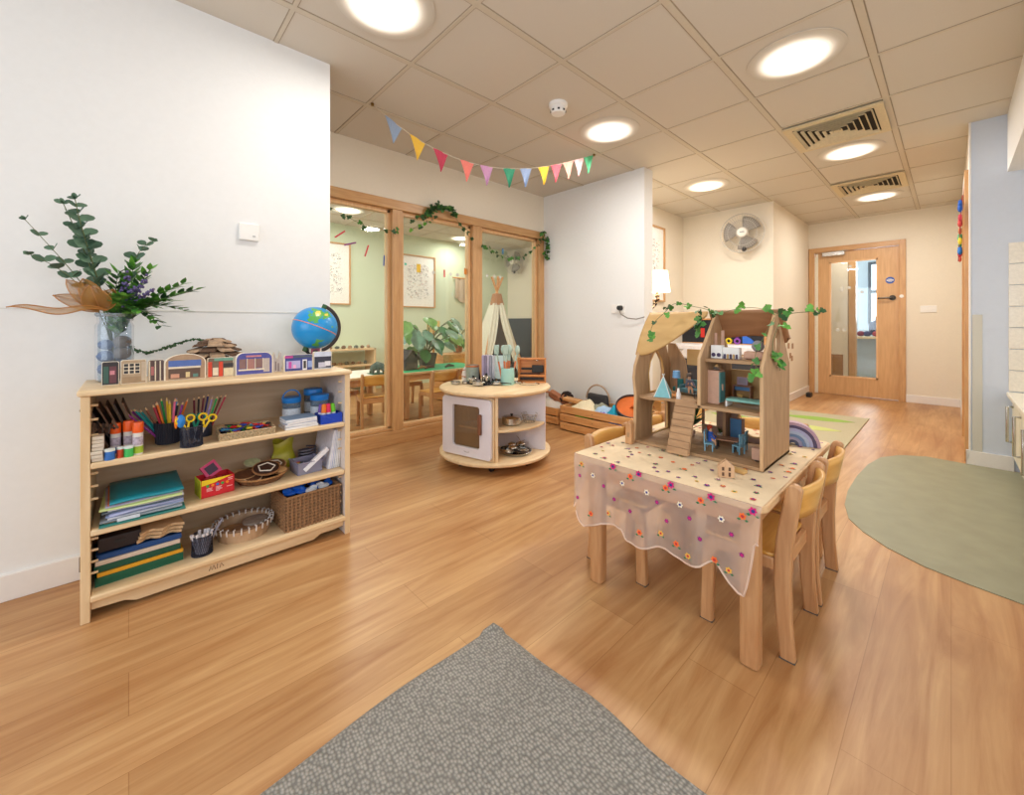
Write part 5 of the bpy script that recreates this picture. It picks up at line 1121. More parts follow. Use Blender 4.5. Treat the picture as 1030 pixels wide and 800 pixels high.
# sink + hob
sk = B().lathe([(.075, .5605), (.079, .5605), (.079, .5635), (.072, .5635), (.065, .535), (0, .533)], (.17, .20, 0), 36).out('sink_bowl', chrome, pk)
hob = B().box((-.085, -.02, .562), (.20, .26, .004), rz=-.1).out('hob_plate', M('hob_black', (24, 24, 30), .15), pk, smooth=0, bevel=.002)
def pan(name, lb, ct, x, y, z, r, h, parts):
    t = thing(name, lb, ct, (x, y, z)); B().lathe([(0, 0), (r * .85, 0), (r, h * .2), (r, h), (r * .96, h), (r * .95, h * .25), (0, .004)], n=30).out('body', chrome, t)
    if 'lid' in parts: B().lathe([(r * 1.02, h), (r * .9, h * 1.12), (r * .3, h * 1.3), (0, h * 1.33)], n=30).out('lid', chrome, t); B().cyl((0, 0, h * 1.3), (0, 0, h * 1.3 + .01), .008, .011).out('lid_knob', black, t)
    if 'long' in parts: B().sweep([(r, 0, h * .8), (r + .09, .02, h * .9)], .006, 8, flat=.6).out('handle', black, t)
    if 'ears' in parts: B().sweep([(r, -.02, h * .8), (r + .02, -.015, h * .8), (r + .02, .015, h * .8), (r, .02, h * .8)], .003, 6).sweep([(-r, -.02, h * .8), (-r - .02, -.015, h * .8), (-r - .02, .015, h * .8), (-r, .02, h * .8)], .003, 6).out('handles', chrome, t)
    return t
Z5 = .566
pan('toy_saucepan', 'shiny toy saucepan at the front of the play kitchen hob', 'saucepan', -2.42, 1.89, Z5, .042, .032, ('ears',))
pan('toy_saucepan', 'shiny toy frying pan on the hob nearest the mint green pot', 'saucepan', -2.37, 2.03, Z5, .05, .018, ('long',))
pan('toy_saucepan', 'small lidded toy saucepan behind the front one on the play kitchen', 'saucepan', -2.53, 1.93, Z5, .036, .036, ('lid', 'ears'))
pan('toy_saucepan', 'small steel toy pan at the left rim of the play kitchen', 'saucepan', -2.61, 1.82, .56, .035, .022, ('ears',))
pan('toy_saucepan', 'steel toy bowl between the saucepans and the white bottle', 'saucepan', -2.58, 1.89, .56, .028, .018, ())
pan('toy_kettle', 'steel toy pot with lid in the middle of the hob', 'pot', -2.46, 2.00, Z5, .032, .05, ('lid',))
pan('toy_saucepan', 'tiny steel cup beside the hob, behind the frying pan', 'cup', -2.48, 2.10, .56, .022, .03, ())
pan('toy_bowl', 'low steel dish next to the sink on the play kitchen', 'dish', -2.33, 2.20, .56, .04, .014, ())
pan('toy_bowl', 'small steel dish behind the mint green pot', 'dish', -2.44, 2.22, .56, .03, .02, ())
t = thing('white_bottle', 'white tapered squeeze bottle at the left rim of the play kitchen', 'bottle', (-2.68, 1.96, .56))
B().lathe([(0, 0), (.024, 0), (.025, .06), (.019, .085), (.012, .1), (0, .1)], n=24).out('body', M('bottle_white', (236, 228, 220), .4), t); B().lathe([(.01, .1), (.006, .118), (0, .12)], n=16).out('nozzle', white, t)
t = thing('tin_can', 'grey-green tin cylinder standing at the back of the play kitchen', 'tin', (-2.62, 1.99, .56))
B().lathe([(0, 0), (.05, 0), (.05, .135), (.047, .135), (.047, .005), (0, .005)], n=30).out('body', M('tin_green', (156, 168, 158), .4, .5, var=.15), t); B().lathe([(.0505, .12), (.053, .128), (.0505, .136)], n=30).out('rim', M('tin_copper', (190, 120, 80), .4, .5), t)
b = B(); b.sweep([(-.03, -.045, .1), (-.06, -.07, .09), (-.06, -.07, .05), (-.03, -.045, .04)], .004, 6); b.out('handle', MATS['tin_copper'], t)
o = B(T(-2.60, 2.05, .56) @ Matrix.Rotation(.2, 4, 'X')).box((0, 0, .062), (.012, .02, .12)).out('black_phone', black, smooth=0, bevel=.004, loc=(-2.60, 2.05, .56)); tag(o, 'slim black upright block leaning by the grey books', 'toy phone')
for i, (nm, c) in enumerate((('lilac', (182, 166, 196)), ('mauve grey', (150, 136, 160)), ('pale lilac', (196, 184, 206)), ('silver grey', (168, 168, 182)), ('light grey', (204, 204, 214)))):
    x, y = -2.60 + i * .0145, 2.09 + i * .0145
    t = thing('recipe_book', nm + ' book standing in the row on the play kitchen', 'book', (x, y, .56), .75)
    B().box((0, 0, .105), (.015, .11, .20)).out('pages', M('paper', (0, 0, 0)), t, smooth=0); B().box((-.008, 0, .106), (.0015, .114, .208)).box((.008, 0, .106), (.0015, .114, .208)).box((0, -.0572, .106), (.0175, .0015, .208)).out('cover', M('rec_%d' % i, c, .6), t, smooth=0)
t = thing('black_tablet', 'black-framed board with pale screen leaning behind the utensil pot', 'board', (-2.50, 2.19, .56), -.55)
m = Matrix.Rotation(-.12, 4, 'Y'); B(m).box((0, 0, .11), (.01, .14, .22)).out('frame', black, t, smooth=0, bevel=.003); B(m).box((.006, 0, .112), (.002, .115, .19)).out('screen', M('screen_pale', (196, 216, 216), .3), t, smooth=0)
t = thing('utensil_pot', 'mint green pot of kitchen utensils on the play kitchen', 'pot', (-2.33, 2.105, .56))
B().lathe([(0, 0), (.05, 0), (.052, .004), (.052, .125), (.049, .127), (.048, .006), (0, .006)], n=36).out('pot', M('mint', (166, 214, 206), .45, var=.02), t)
um = M('silicone_sage', (170, 194, 184), .5)
for i, (dx, dy, lx_, ly_, lb, kd) in enumerate(((-.025, -.03, -.12, -.3, 'sage green spatula leaning furthest left in the mint pot', 'flat'), (-.01, -.01, -.05, -.12, 'sage green spoon left of centre in the mint pot', 'spoon'), (0, .01, 0, .1, 'sage green slotted spoon at the centre of the mint pot', 'spoon'), (.01, .03, .05, .4, 'sage green ladle leaning furthest right in the mint pot', 'spoon'), (.02, -.02, .12, -.22, 'sage green turner at the front of the mint pot', 'flat'), (-.03, .02, -.1, .2, 'sage green whisk-shaped spoon at the back of the mint pot', 'spoon'))):
    t = thing('kitchen_utensil', lb, 'utensil', (-2.33 + dx, 2.105 + dy, .57)); d = Vector((lx_ * .6, ly_ * .6, 1)).normalized()
    B().cyl((0, 0, 0), d * .17, .006, .007, 8).out('wooden_handle', M('uten_wood', (206, 120, 76), .5), t)
    B().cyl(d * .17, d * .23, .007, .006, 8).out('neck', um, t)
    p = d * .25; b = B(T(*p))
    if kd == 'spoon': b.ball((0, 0, .008), (.016, .022, .036), 14, 8)
    else: b.box((0, 0, .012), (.006, .045, .07))
    b.out('head', um, t, bevel=.003 if kd != 'spoon' else 0)
t = thing('tool_case', 'open wooden case of dark brush and tools standing on the play kitchen', 'case', (-2.27, 2.31, .56), .72)
b = B(Matrix.Scale(1.3, 4)); b.plate([(-.085, 0), (.085, 0), (.085, .15), (-.085, .15)], [[(-.075, .05), (-.075, .14), (.075, .14), (.075, .05)], [(-.075, .01), (-.075, .038), (.075, .038), (.075, .01)]], .03, XZ); b.box((0, .013, .075), (.17, .004, .15)); b.out('case', W('case_wood', (196, 120, 58), (216, 142, 78), 'x', 6), t, smooth=0, bevel=.002)
B(Matrix.Scale(1.3, 4)).cyl((-.065, -.008, .085), (.0, -.008, .085), .007).box((.035, -.01, .085), (.07, .016, .045)).out('brush', black, t, bevel=.006)
B(Matrix.Scale(1.3, 4)).cyl((-.07, -.008, .025), (.07, -.008, .025), .007).out('rod', black, t); B(Matrix.Scale(1.3, 4)).cyl((-.07, -.008, .056), (.05, -.008, .056), .005).out('thin_rod', M('tool_brown', (80, 50, 40), .5), t)
t = thing('toy_tap', 'slim steel toy tap behind the sink of the play kitchen', 'tap', (-2.31, 2.34, .56))
B().sweep([(.0, 0, 0), (0, 0, .16), (.0, .01, .175), (.03, -.01, .178), (.1, -.03, .178)], .0045, 8).out('spout', chrome, t); B().cyl((0, 0, 0), (0, 0, .012), .014).out('collar', chrome, t)
# on the open shelves
pan('toy_casserole', 'large dark-lidded steel casserole on the middle shelf of the play kitchen', 'casserole', -2.17, 2.0, .303, .07, .05, ('lid', 'ears'))
t = thing('steel_colander', 'steel wire basket beside the casserole on the middle shelf', 'wire basket', (-2.13, 2.14, .303))
b = B()
for z, r in ((.0, .04), (.02, .048), (.04, .055), (.06, .06)): b.lathe([(r + .0018 * math.cos(q), z + .002 + .0018 * math.sin(q)) for q in [i * PI / 2 for i in range(4)]], n=24, closed=True)
for i in range(14):
    a = 2 * PI * i / 14; b.sweep([(.04 * math.cos(a), .04 * math.sin(a), 0.002), (.06 * math.cos(a), .06 * math.sin(a), .062)], .0014, 4)
b.out('wires', chrome, t, merge=False)
tag(B().lathe([(0, .0), (.1, .0), (.115, .018), (.112, .02), (.098, .004), (0, .004)], n=40).out('steel_tray', chrome), 'round steel tray on the bottom of the play kitchen', 'tray').location = (-2.17, 2.04, .091)
for i, (x, y, r, h, lb) in enumerate(((-2.20, 1.99, .055, .03, 'steel pan piled nearest the oven door on the bottom tray'), (-2.13, 2.05, .045, .035, 'steel bowl at the front of the bottom tray'), (-2.21, 2.09, .05, .028, 'steel pan at the back of the bottom tray'))):
    pan('steel_pan', lb, 'pan', x, y, .099 + .0 * i, r, h, ('long',) if i == 0 else ('ears',))
for i, (x, y, z) in enumerate(((-2.2, 2.03, .145), (-2.15, 1.99, .14), (-2.16, 2.09, .145))):
    t = thing('steel_ladle', 'steel ' + ['ladle', 'scoop', 'strainer'][i] + ' lying on the pans at the bottom of the play kitchen', 'ladle', (x, y, z), i * 1.3)
    B().ball((0, 0, .002), (.03, .03, .016), 16, 8).out('bowl', chrome, t); B().sweep([(.025, 0, .008), (.06, .01, .03), (.11, .02, .035)], .004, 6, flat=.5).out('handle', chrome, t)

# ================================================================== WOODEN CRATES
def crate(x0, x1, y0, y1, h, lb, rows=3, gap=.014):
    cx, cy = (x0 + x1) / 2, (y0 + y1) / 2; t = thing('slatted_crate', lb, 'crate', (cx, cy, 0)); hx, hy = (x1 - x0) / 2, (y1 - y0) / 2
    sh = (h - gap * (rows - 1) - .01) / rows
    for r in range(rows):
        z = .01 + sh / 2 + r * (sh + gap)
        for s in (-1, 1):
            B().box((0, s * (hy - .007), z), (2 * hx, .014, sh)).out('long_slat', pine, t, smooth=0, bevel=.003)
            B().box((s * (hx - .007), 0, z), (.014, 2 * hy - .03, sh)).out('end_slat', W('pine_end', (190, 130, 74), (216, 160, 100), 'y', 4, .5, 10), t, smooth=0, bevel=.003)
    for sx in (-1, 1):
        for sy in (-1, 1): B().box((sx * (hx - .03), sy * (hy - .026), h / 2 + .003), (.022, .022, h - .01)).out('corner_post', pine, t, smooth=0)
    B().box((0, 0, .02), (2 * hx - .03, 2 * hy - .03, .012)).out('base_board', pine, t, smooth=0)
    b = B()
    for s in (-.9, -.05, .9):
        for r in range(rows): b.cyl((s * (hx - .02), -hy - .0005, .01 + sh / 2 + r * (sh + gap)), (s * (hx - .02), -hy + .002, .01 + sh / 2 + r * (sh + gap)), .004, n=8)
    b.out('screws', dkwood, t)
    return t
crate(-2.60, -1.80, 3.03, 3.47, .235, 'longer slatted pine crate of toys under the pale middle wall')
crate(-3.2, -2.70, 3.12, 3.44, .17, 'smaller slatted pine crate mostly hidden behind the play kitchen', 2)
def cloth(name, lb, x, y, z, rx, ry, rz_, c, seed, ct='fabric'):
    rr = random.Random(seed); ph = [rr.uniform(0, 6) for _ in range(6)]
    def f(u, v):
        X = (u - .5) * 2; Y = (v - .5) * 2; d = math.cos(X * PI / 2.2) * math.cos(Y * PI / 2.2)
        return (X * rx, Y * ry, rz_ * d * (1 + .3 * math.sin(X * 3 + ph[0]) * math.cos(Y * 2.5 + ph[1])) + .006 * math.sin(X * 7 + ph[2] + Y * 5))
    o = B().grid(f, 20, 20).out(name, M('cloth_' + name, c, .9, bump=.3, bscale=120, var=.1)); o.location = (x, y, z); o.modifiers.new('t', 'SOLIDIFY').thickness = .004
    return tag(o, lb, ct)
cloth('cream_blanket', 'cream folded cloth on the near part of the long crate', -2.42, 3.2, .19, .13, .11, .09, (232, 218, 184), 1)
cloth('checked_cloth', 'grey-beige patterned cloth in the long crate next to the cream one', -2.30, 3.27, .2, .08, .08, .07, (150, 150, 130), 2)
cloth('pale_blue_cloth', 'pale blue cloth in the middle of the long crate', -2.2, 3.2, .19, .09, .09, .085, (166, 194, 222), 3)
cloth('turquoise_cloth', 'turquoise cloth beside the orange drum in the long crate', -2.08, 3.18, .19, .07, .08, .08, (30, 150, 180), 4)
cloth('purple_cloth', 'small purple cloth peeping out at the crate edge', -2.15, 3.09, .2, .05, .04, .03, (110, 70, 170), 5)
cloth('grey_fleece', 'light grey-white fleece in the smaller crate', -2.95, 3.28, .13, .2, .11, .09, (214, 206, 196), 6)
tag(B().bx(-2.5, -2.36, 3.12, 3.3, .09, .20).out('green_cushion', M('cush_green', (130, 214, 60), .9), smooth=0, bevel=.03, loc=(-2.45, 3.25, .035)), 'bright green thing glimpsed between the slats of the long crate', 'cushion')
tag(B().bx(-2.15, -1.98, 3.12, 3.3, .035, .13).out('lilac_cushion', M('cush_lilac', (180, 180, 232), .9), smooth=0, bevel=.03, loc=(-2.1, 3.25, .035)), 'lilac thing glimpsed between the lower slats of the long crate', 'cushion')
t = thing('orange_drum', 'round dark-rimmed drum with an orange skin tilted in the long crate', 'drum', (-1.95, 3.26, .27), 0)
m = Matrix.Rotation(.5, 4, 'X') @ Matrix.Rotation(.3, 4, 'Y')
B(m).lathe([(.14, -.03), (.145, -.03), (.148, .03), (.14, .032), (.136, 0)], n=40, closed=True).out('shell', M('drum_dark', (66, 60, 62), .6), t)
B(m).lathe([(.139, .012), (.08, .018), (0, .02)], n=40).out('skin', M('drum_orange', (206, 100, 30), .7, var=.12, bscale=10), t)
cloth('orange_cloth', 'orange-brown cloth heaped on the drum', -1.88, 3.30, .28, .08, .08, .07, (200, 96, 34), 7)
t = thing('hoop_bag', 'dark grey bag with a tall round wooden hoop handle in the long crate', 'bag', (-2.42, 3.40, .2), -.1)
B().box((0, 0, .045), (.27, .05, .15), taper=.9).out('bag_body', M('felt_dark', (62, 60, 62), .9), t, bevel=.015)
B().sweep([(.15 * math.cos(R(a)), 0, .06 + .15 * math.sin(R(a))) for a in range(0, 181, 12)], .009, 8).out('hoop', M('hoop_wood', (176, 150, 126), .6), t)
t = thing('rag_doll', 'doll with curly dark hair lying in the smaller crate', 'doll', (-2.78, 3.33, .23))
sk_ = M('doll_skin', (170, 110, 76), .7)
B().ball((0, 0, .0), (.05, .05, .058), 16, 10).sweep([(-.03, 0, -.03), (-.1, 0, .0), (-.2, 0, .04)], [.03, .05, .045], 10).sweep([(-.08, -.03, .02), (-.13, -.07, .06), (-.2, -.08, .065)], [.016, .014, .012], 8).out('body', sk_, t)
b = B(); rr = random.Random(5)
for i in range(60):
    u, v = rr.uniform(0, 2 * PI), rr.uniform(-.2, 1.4); b.ball((.058 * math.cos(u) * math.cos(v), .02 + .058 * math.sin(u) * math.cos(v), .064 * math.sin(v)), .02, 6, 5)
b.out('curly_hair', M('doll_hair', (44, 30, 26), .9, var=.3, bscale=60), t, merge=False)
b = B(); b.ball((.02, -.047, .008), .005, 6, 4).ball((-.016, -.047, .008), .005, 6, 4).out('eyes', black, t); 
t = thing('wood_offcut', 'short pine plank resting on the end of the long crate', 'plank', (-2.6, 3.22, .24), .15)
B(Matrix.Rotation(.1, 4, 'Y')).box((0, 0, .02), (.18, .1, .03)).out('plank', pine, t, smooth=0, bevel=.004)
# ================================================================== TABLE
TX0, TX1, TY0, TY1, TZ = -1.045, -.365, 1.325, 2.27, .5
tb = thing('nursery_table', 'low beech nursery table carrying the dollhouse', 'table', (-.705, 1.8, 0))
k = T(.705, -1.8, 0)
B(k).prism(rrect(TX0, TX1, TY0, TY1, .03), .024, T(0, 0, TZ - .012)).out('tabletop', W('table_birch', (216, 176, 128), (230, 194, 148), 'y', 3, .4), tb, smooth=0, bevel=.004)
for x, y in ((TX0 + .072, TY0 + .045), (TX1 - .052, TY0 + .045), (TX0 + .072, TY1 - .045), (TX1 - .052, TY1 - .045)):
    B(k).prism(rrect(x - .027, x + .027, y - .027, y + .027, .014), TZ - .027, T(0, 0, (TZ - .024) / 2 + .0015)).out('leg', beech, tb, smooth=40)
for q in ((TX0 + .08, TX1 - .08, TY0 + .045, TY0 + .065), (TX0 + .08, TX1 - .08, TY1 - .065, TY1 - .045)): B(k).bx(*q, TZ - .095, TZ - .025).out('apron', W('beech_x', (200, 142, 92), (216, 162, 114), 'x', 5, .38, 12, .3), tb, smooth=0, bevel=.002)
for q in ((TX0 + .045, TX0 + .065, TY0 + .08, TY1 - .08), (TX1 - .065, TX1 - .045, TY0 + .08, TY1 - .08)): B(k).bx(*q, TZ - .095, TZ - .025).out('apron', beech_h, tb, smooth=0, bevel=.002)

# chairs: local forward = +x, origin on the floor under the seat
def chair(loc, rz, label, group='nursery chairs round the dollhouse table'):
    t = thing('nursery_chair', label, 'chair', loc, rz, group); hw = .165
    for s in (-1, 1):
        y = s * (hw - .013)
        # back leg: broad bowed upright
        prof_f = [(-.130, 0), (-.118, .12), (-.112, .24), (-.118, .36), (-.135, .46), (-.148, .525)]
        prof_b = [(-.190, .528), (-.180, .46), (-.166, .36), (-.160, .24), (-.162, .12), (-.172, 0)]
        top = [(-.155, .538), (-.168, .542), (-.182, .538)]
        B().prism((prof_f + top + prof_b)[::-1], .026, T(0, y, 0) @ XZ).out('back_leg', beech, t, smooth=30, bevel=.006)
        B().prism([(.070, 0), (.112, 0), (.104, .24), (.097, .275), (.08, .297), (.05, .3), (-.115, .3), (-.115, .262), (.04, .262), (.058, .25), (.064, .235)], .026, T(0, y, 0) @ XZ).out('front_leg', beech, t, smooth=30, bevel=.005)
    B().prism(rrect(-.125, .108, -hw + .002, hw - .002, .03), .010, T(0, 0, .306)).out('seat', honey, t, smooth=0, bevel=.003)
    B().box((.066, 0, .275), (.018, 2 * hw - .05, .045)).out('stretcher', beech_h, t, smooth=0, bevel=.003)
    B().box((-.13, 0, .27), (.018, 2 * hw - .05, .045)).out('stretcher', beech_h, t, smooth=0, bevel=.003)
    def f(u, v):
        y = (u - .5) * 2 * (hw - .024); z = .425 + .105 * v - .008 * (2 * u - 1) ** 2 * v
        return (-.172 - .035 * (1 - (2 * u - 1) ** 2) + .02 * (1 - v), y, z)
    o = B().grid(f, 16, 4).out('backrest', honey, t); md = o.modifiers.new('t', 'SOLIDIFY'); md.thickness = .012; md.offset = 0
    for s in (-1, 1):
        for xx in (.091, -.15): B().box((xx, s * (hw - .013), .003), (.042, .025, .005)).out('foot_cap', M('cap_grey', (90, 84, 80), .7), t, smooth=0)
    return t
c0 = chair((-.493, 1.617, 0), PI, 'beech nursery chair tucked in on the right long side, nearest the camera')
dup(c0, (-.493, 1.985, 0), PI, 'beech nursery chair tucked in on the right long side, behind the nearest one')
dup(c0, (-.928, 1.625, 0), 0, 'beech nursery chair on the left long side, its front leg seen under the sheer cloth')
dup(c0, (-.928, 2.0, 0), 0, 'beech nursery chair on the left long side, seen through the dollhouse arch')
dup(c0, (-.64, 2.22, 0), -PI / 2, 'beech nursery chair at the far short end behind the dollhouse')

# ---------------- tablecloth
FLM = {'M': (214, 30, 120), 'O': (250, 120, 50), 'W': (244, 236, 214), 'P': (150, 40, 130), 'Y': (244, 190, 80), 'G': (40, 120, 80), 'B': (60, 60, 130), 'R': (206, 50, 60)}
fk = list(FLM)
cm = [SHEER('sheer_drop', (252, 238, 228), .36), M('cloth_cream', (232, 208, 172), .85, var=.05, bscale=14, bump=.1), SHEER('hem', (246, 226, 210), .85)] + [M('embroidery_' + q, FLM[q], .7) for q in fk]
b = B()
CX0, CX1 = -1.052, -.372
def top(u, v): return (CX0 + (CX1 - CX0) * u - .0 * v, TY0 - .006 + (TY1 - .02 - TY0) * v, TZ + .0022 + .0008 * math.sin(u * 23) * math.sin(v * 17))
b.grid(top, 24, 24, 1)
HM = [(-1.055, .27), (-1.038, .255), (-.993, .228), (-.95, .25), (-.918, .267), (-.87, .272), (-.823, .275), (-.807, .242), (-.765, .244), (-.724, .25), (-.69, .262), (-.656, .268), (-.625, .258), (-.595, .253), (-.565, .262), (-.538, .268), (-.51, .29), (-.496, .293), (-.464, .25), (-.44, .226), (-.425, .222), (-.41, .28), (-.398, .33), (-.385, .40)]
def hem(x):
    for (a, za), (c, zc) in zip(HM, HM[1:]):
        if x <= c: return za + (zc - za) * max(0, (x - a) / (c - a))
    return HM[-1][1]
def fold(x, t): return TY0 - .007 - t * (.010 + .012 * math.sin(x * 31) + .006 * math.sin(x * 67 + 1)) - .006 * math.sin(PI * min(1, t * 3)) 
NU, NV = 90, 16
def drop(u, v):
    x = CX0 + (CX1 - CX0) * u; z1 = hem(x); return (x + .004 * v * math.sin(x * 40), fold(x, v), TZ + .002 + (z1 - TZ - .002) * v)
b.grid(drop, NU, NV, 0)
b.sweep([Vector(drop(i / NU, 1)) + Vector((0, 0, .0)) for i in range(NU + 1)], .0032, 5, 2)
def side(u, v):
    y = TY0 - .006 + .95 * u * .98; z1 = .44 - .16 * max(0, 1 - u * 9) + .01 * math.sin(y * 31); return (CX0 - .003 - .004 * v * (1 + .6 * math.sin(y * 27)), y, TZ + .002 + (z1 - TZ) * v)
b.grid(side, 60, 10, 0); b.sweep([side(i / 60, 1) for i in range(61)], .0032, 5, 2)
def flower(c, r, nrm, mi, mid, leafs=True, pet=6):
    c = Vector(c); u = Vector((1, 0, 0)) if abs(nrm[1]) > .5 or nrm[2] > .5 else Vector((0, 1, 0)); w = Vector((0, 0, 1)) if nrm[2] < .5 else Vector((0, 1, 0)); n = Vector(nrm); a0 = random.uniform(0, 6)
    N_ = pet * 4
    b._f([b.v(c + n * .001 + (u * math.cos(a0 + 2 * PI * i / N_) + w * math.sin(a0 + 2 * PI * i / N_)) * r * (.82 + .18 * math.cos(pet * 2 * PI * i / N_))) for i in range(N_)], mi)
    b._f([b.v(c + n * .0016 + (u * math.cos(2 * PI * i / 8) + w * math.sin(2 * PI * i / 8)) * r * .4) for i in range(8)], mid)
    if leafs:
        for s in (1, -1):
            p = c + u * (s * r * .9) - w * r * .9; b._f([b.v(p + n * .0008 + q) for q in (u * r * .55, w * r * .3, -u * r * .5, -w * r * .35)], 3 + fk.index('G'))
def onfront(x, z): 
    z1 = hem(x); t = max(0, min(1, (TZ - z) / (TZ - z1))); return (x, fold(x, t) - .002, z)
I = lambda q: 3 + fk.index(q)
FL_ = {'M': [(-.868, .494), (-.761, .494), (-.642, .49), (-.512, .49), (-.393, .486)], 'O': [(-.793, .478), (-.659, .476), (-.541, .472), (-.421, .462), (-.958, .292), (-.747, .299), (-.623, .301), (-.502, .299)],
       'W': [(-.953, .44), (-.825, .445), (-.726, .442), (-.61, .435), (-.482, .432)], 'P': [(-.908, .41), (-.865, .371), (-.793, .353), (-.693, .415), (-.577, .403), (-.657, .364), (-.541, .353), (-.453, .395), (-.425, .344), (-1.02, .42), (-1.03, .33)], 'Y': [(-.892, .311), (-.68, .313), (-.578, .285), (-.46, .285), (-1.01, .47)]}
for q, l in FL_.items():
    for x, z in l:
        r = {'M': .0135, 'O': .0115, 'W': .011, 'P': .0085, 'Y': .0105}[q]
        flower(onfront(x, z), r, (0, -1, 0), I(q), I({'M': 'B', 'O': 'R', 'W': 'B', 'P': 'M', 'Y': 'R'}[q]), q in 'MOY')
rr = random.Random(11); pts_ = []
while len(pts_) < 120:
    x, y = rr.uniform(CX0 + .02, CX1 - .01), rr.uniform(TY0 + .01, TY1 - .03)
    if -.98 < x < -.44 and 1.64 < y < 1.93: continue
    if all((x - a) ** 2 + (y - c) ** 2 > .033 ** 2 for a, c in pts_): pts_.append((x, y))
    elif rr.random() < .01: pts_.append((x, y))
for i, (x, y) in enumerate(pts_):
    q = 'RBOGYPRB'[i % 8]; flower((x, y, TZ + .0034), rr.uniform(.0075, .011), (0, 0, 1), I(q), I('YROMGWBM'[i % 8]), i % 3 == 0, 5)
for i in range(16):
    u, v = (i + .5) / 16, .15 + .6 * rr.random(); p = side(u, v); flower((p[0] - .003, p[1], p[2]), .0095, (-1, 0, 0), I('MOWPY'[i % 5]), I('B'), True)
o = b.out('tablecloth', cm, smooth=60, loc=(-.705, 1.8, TZ)); tag(o, 'sheer cream tablecloth embroidered with bright flowers, draped off the near edge', 'tablecloth')

# ================================================================== DOLLHOUSE
HZ0 = TZ + .004
dh = thing('dollhouse', 'large open wooden dollhouse with tan and brown roof panels and a plank ramp', 'dollhouse', (-.715, 1.785, HZ0))
D = Matrix.Translation((.715, -1.785, -HZ0))
yc = 1.79
B(D).bx(-.968, -.452, 1.62, 1.955, HZ0, HZ0 + .012).out('base_floor', dollwood_x, dh, smooth=0, bevel=.002)
F1, F2 = .708, .888
gable = [(1.622, HZ0), (1.955, HZ0), (1.955, .868), (1.80, 1.068), (1.78, 1.068), (1.622, .872)]
oval = arc(1.795, .955, .033, .052, 0, 360, 24)[:-1]
B(D).plate(gable, [oval], .014, T(-.459, 0, 0) @ YZ).out('right_gable', dollwood, dh, smooth=0, bevel=.0015)
arch = [(1.73, F1 + .002), (1.85, F1 + .002)] + arc(1.79, F1 + .10, .06, .05, 0, 180, 12)
B(D).plate([(1.622, F1 - .014), (1.955, F1 - .014), (1.955, .868), (1.80, 1.062), (1.78, 1.062), (1.622, .89)], [arch], .012, T(-.678, 0, 0) @ YZ).out('middle_gable', dollwood, dh, smooth=0, bevel=.0015)
B(D).bx(-.684, -.672, 1.88, 1.955, HZ0 + .012, F1 - .014).out('partition', dollwood, dh, smooth=0)
lo = [(1.622, HZ0), (1.955, HZ0), (1.95, F1), (1.945, .83), (1.90, .93), (1.80, 1.06), (1.78, 1.06), (1.70, .935), (1.655, .888), (1.628, .84), (1.618, .79), (1.632, F1)]
a1 = [(1.765, HZ0 + .014), (1.915, HZ0 + .014)] + arc(1.84, .625, .075, .06, 0, 180, 14)
og = [(1.745, F1 + .005), (1.865, F1 + .005), (1.875, .80), (1.86, .85), (1.835, .88), (1.805, .905), (1.775, .88), (1.75, .85), (1.735, .80)]
B(D).plate(lo, [a1, og], .014, T(-.961, 0, 0) @ YZ).out('left_wall', dollwood, dh, smooth=0, bevel=.0015)
b = B(D)
for pts in (a1 + [a1[0]], og + [og[0]]): b.sweep([(-.955, p[0], p[1]) for p in pts], .004, 6)
b.out('arch_trim', dolltan, dh)
B(D).prism([(-.966, 1.655), (-.966, 1.95), (-.69, 1.95), (-.69, 1.64), (-.79, 1.66), (-.83, 1.67), (-.90, 1.64)], .012, T(0, 0, F1 - .006)).out('first_floor', dollwood_x, dh, smooth=0, bevel=.0015)
B(D).bx(-.697, -.462, 1.622, 1.95, F1 - .012, F1).out('first_floor', dollwood_x, dh, smooth=0, bevel=.0015)
B(D).bx(-.688, -.462, 1.66, 1.95, F2 - .012, F2).out('second_floor', dollwood_x, dh, smooth=0, bevel=.0015)
for xx, pts in ((-.459, [(1.6215, HZ0 + .004), (1.6215, .872), (1.78, 1.066)]), (-.678, [(1.6215, F1), (1.6215, .89), (1.78, 1.06)])): B(D).sweep([(xx, p[0], p[1]) for p in pts], .0068, 6, flat=.6).out('ply_edge', W('ply_edge', (196, 156, 112), (212, 174, 130), 'z', 6, .6, 6, 0), dh, merge=False)
B(D).sweep([(-.961, p[0], p[1]) for p in ((1.622, HZ0 + .004), (1.631, F1), (1.617, .79), (1.627, .84), (1.654, .888), (1.699, .935))], .0066, 6, flat=.6).out('ply_edge', MATS['ply_edge'], dh, merge=False)
# back panels
B(D).plate([(-.966, HZ0), (-.86, HZ0), (-.86, F1), (-.88, .85), (-.93, .93), (-.966, .93)], [], .010, T(0, 1.95, 0) @ XZ).out('back_panel', dollwood, dh, smooth=0)
B(D).bx(-.87, -.695, 1.944, 1.954, .83, .905).out('back_rail', dolltan, dh, smooth=0)
B(D).bx(-.87, -.695, 1.944, 1.954, F1 - .03, F1 + .05).out('back_rail', dollwood_x, dh, smooth=0)
B(D).plate([(-.80, HZ0 + .012), (-.466, HZ0 + .012), (-.466, F1 - .012), (-.80, F1 - .012)], [arc(-.575, .607, .068, .066, 0, 360, 28)[:-1], [(-.79, .56), (-.735, .56), (-.735, .655), (-.79, .655)]], .010, T(0, 1.95, 0) @ XZ).out('back_panel', W('doll_plum', (150, 118, 100), (168, 134, 112), 'x', 7, .6, 6, 0), dh, smooth=0)
B(D).sweep([(-.575 + .068 * math.cos(R(a)), 1.943, .607 + .066 * math.sin(R(a))) for a in range(0, 361, 12)], .004, 6).out('round_window_trim', dolltan, dh)
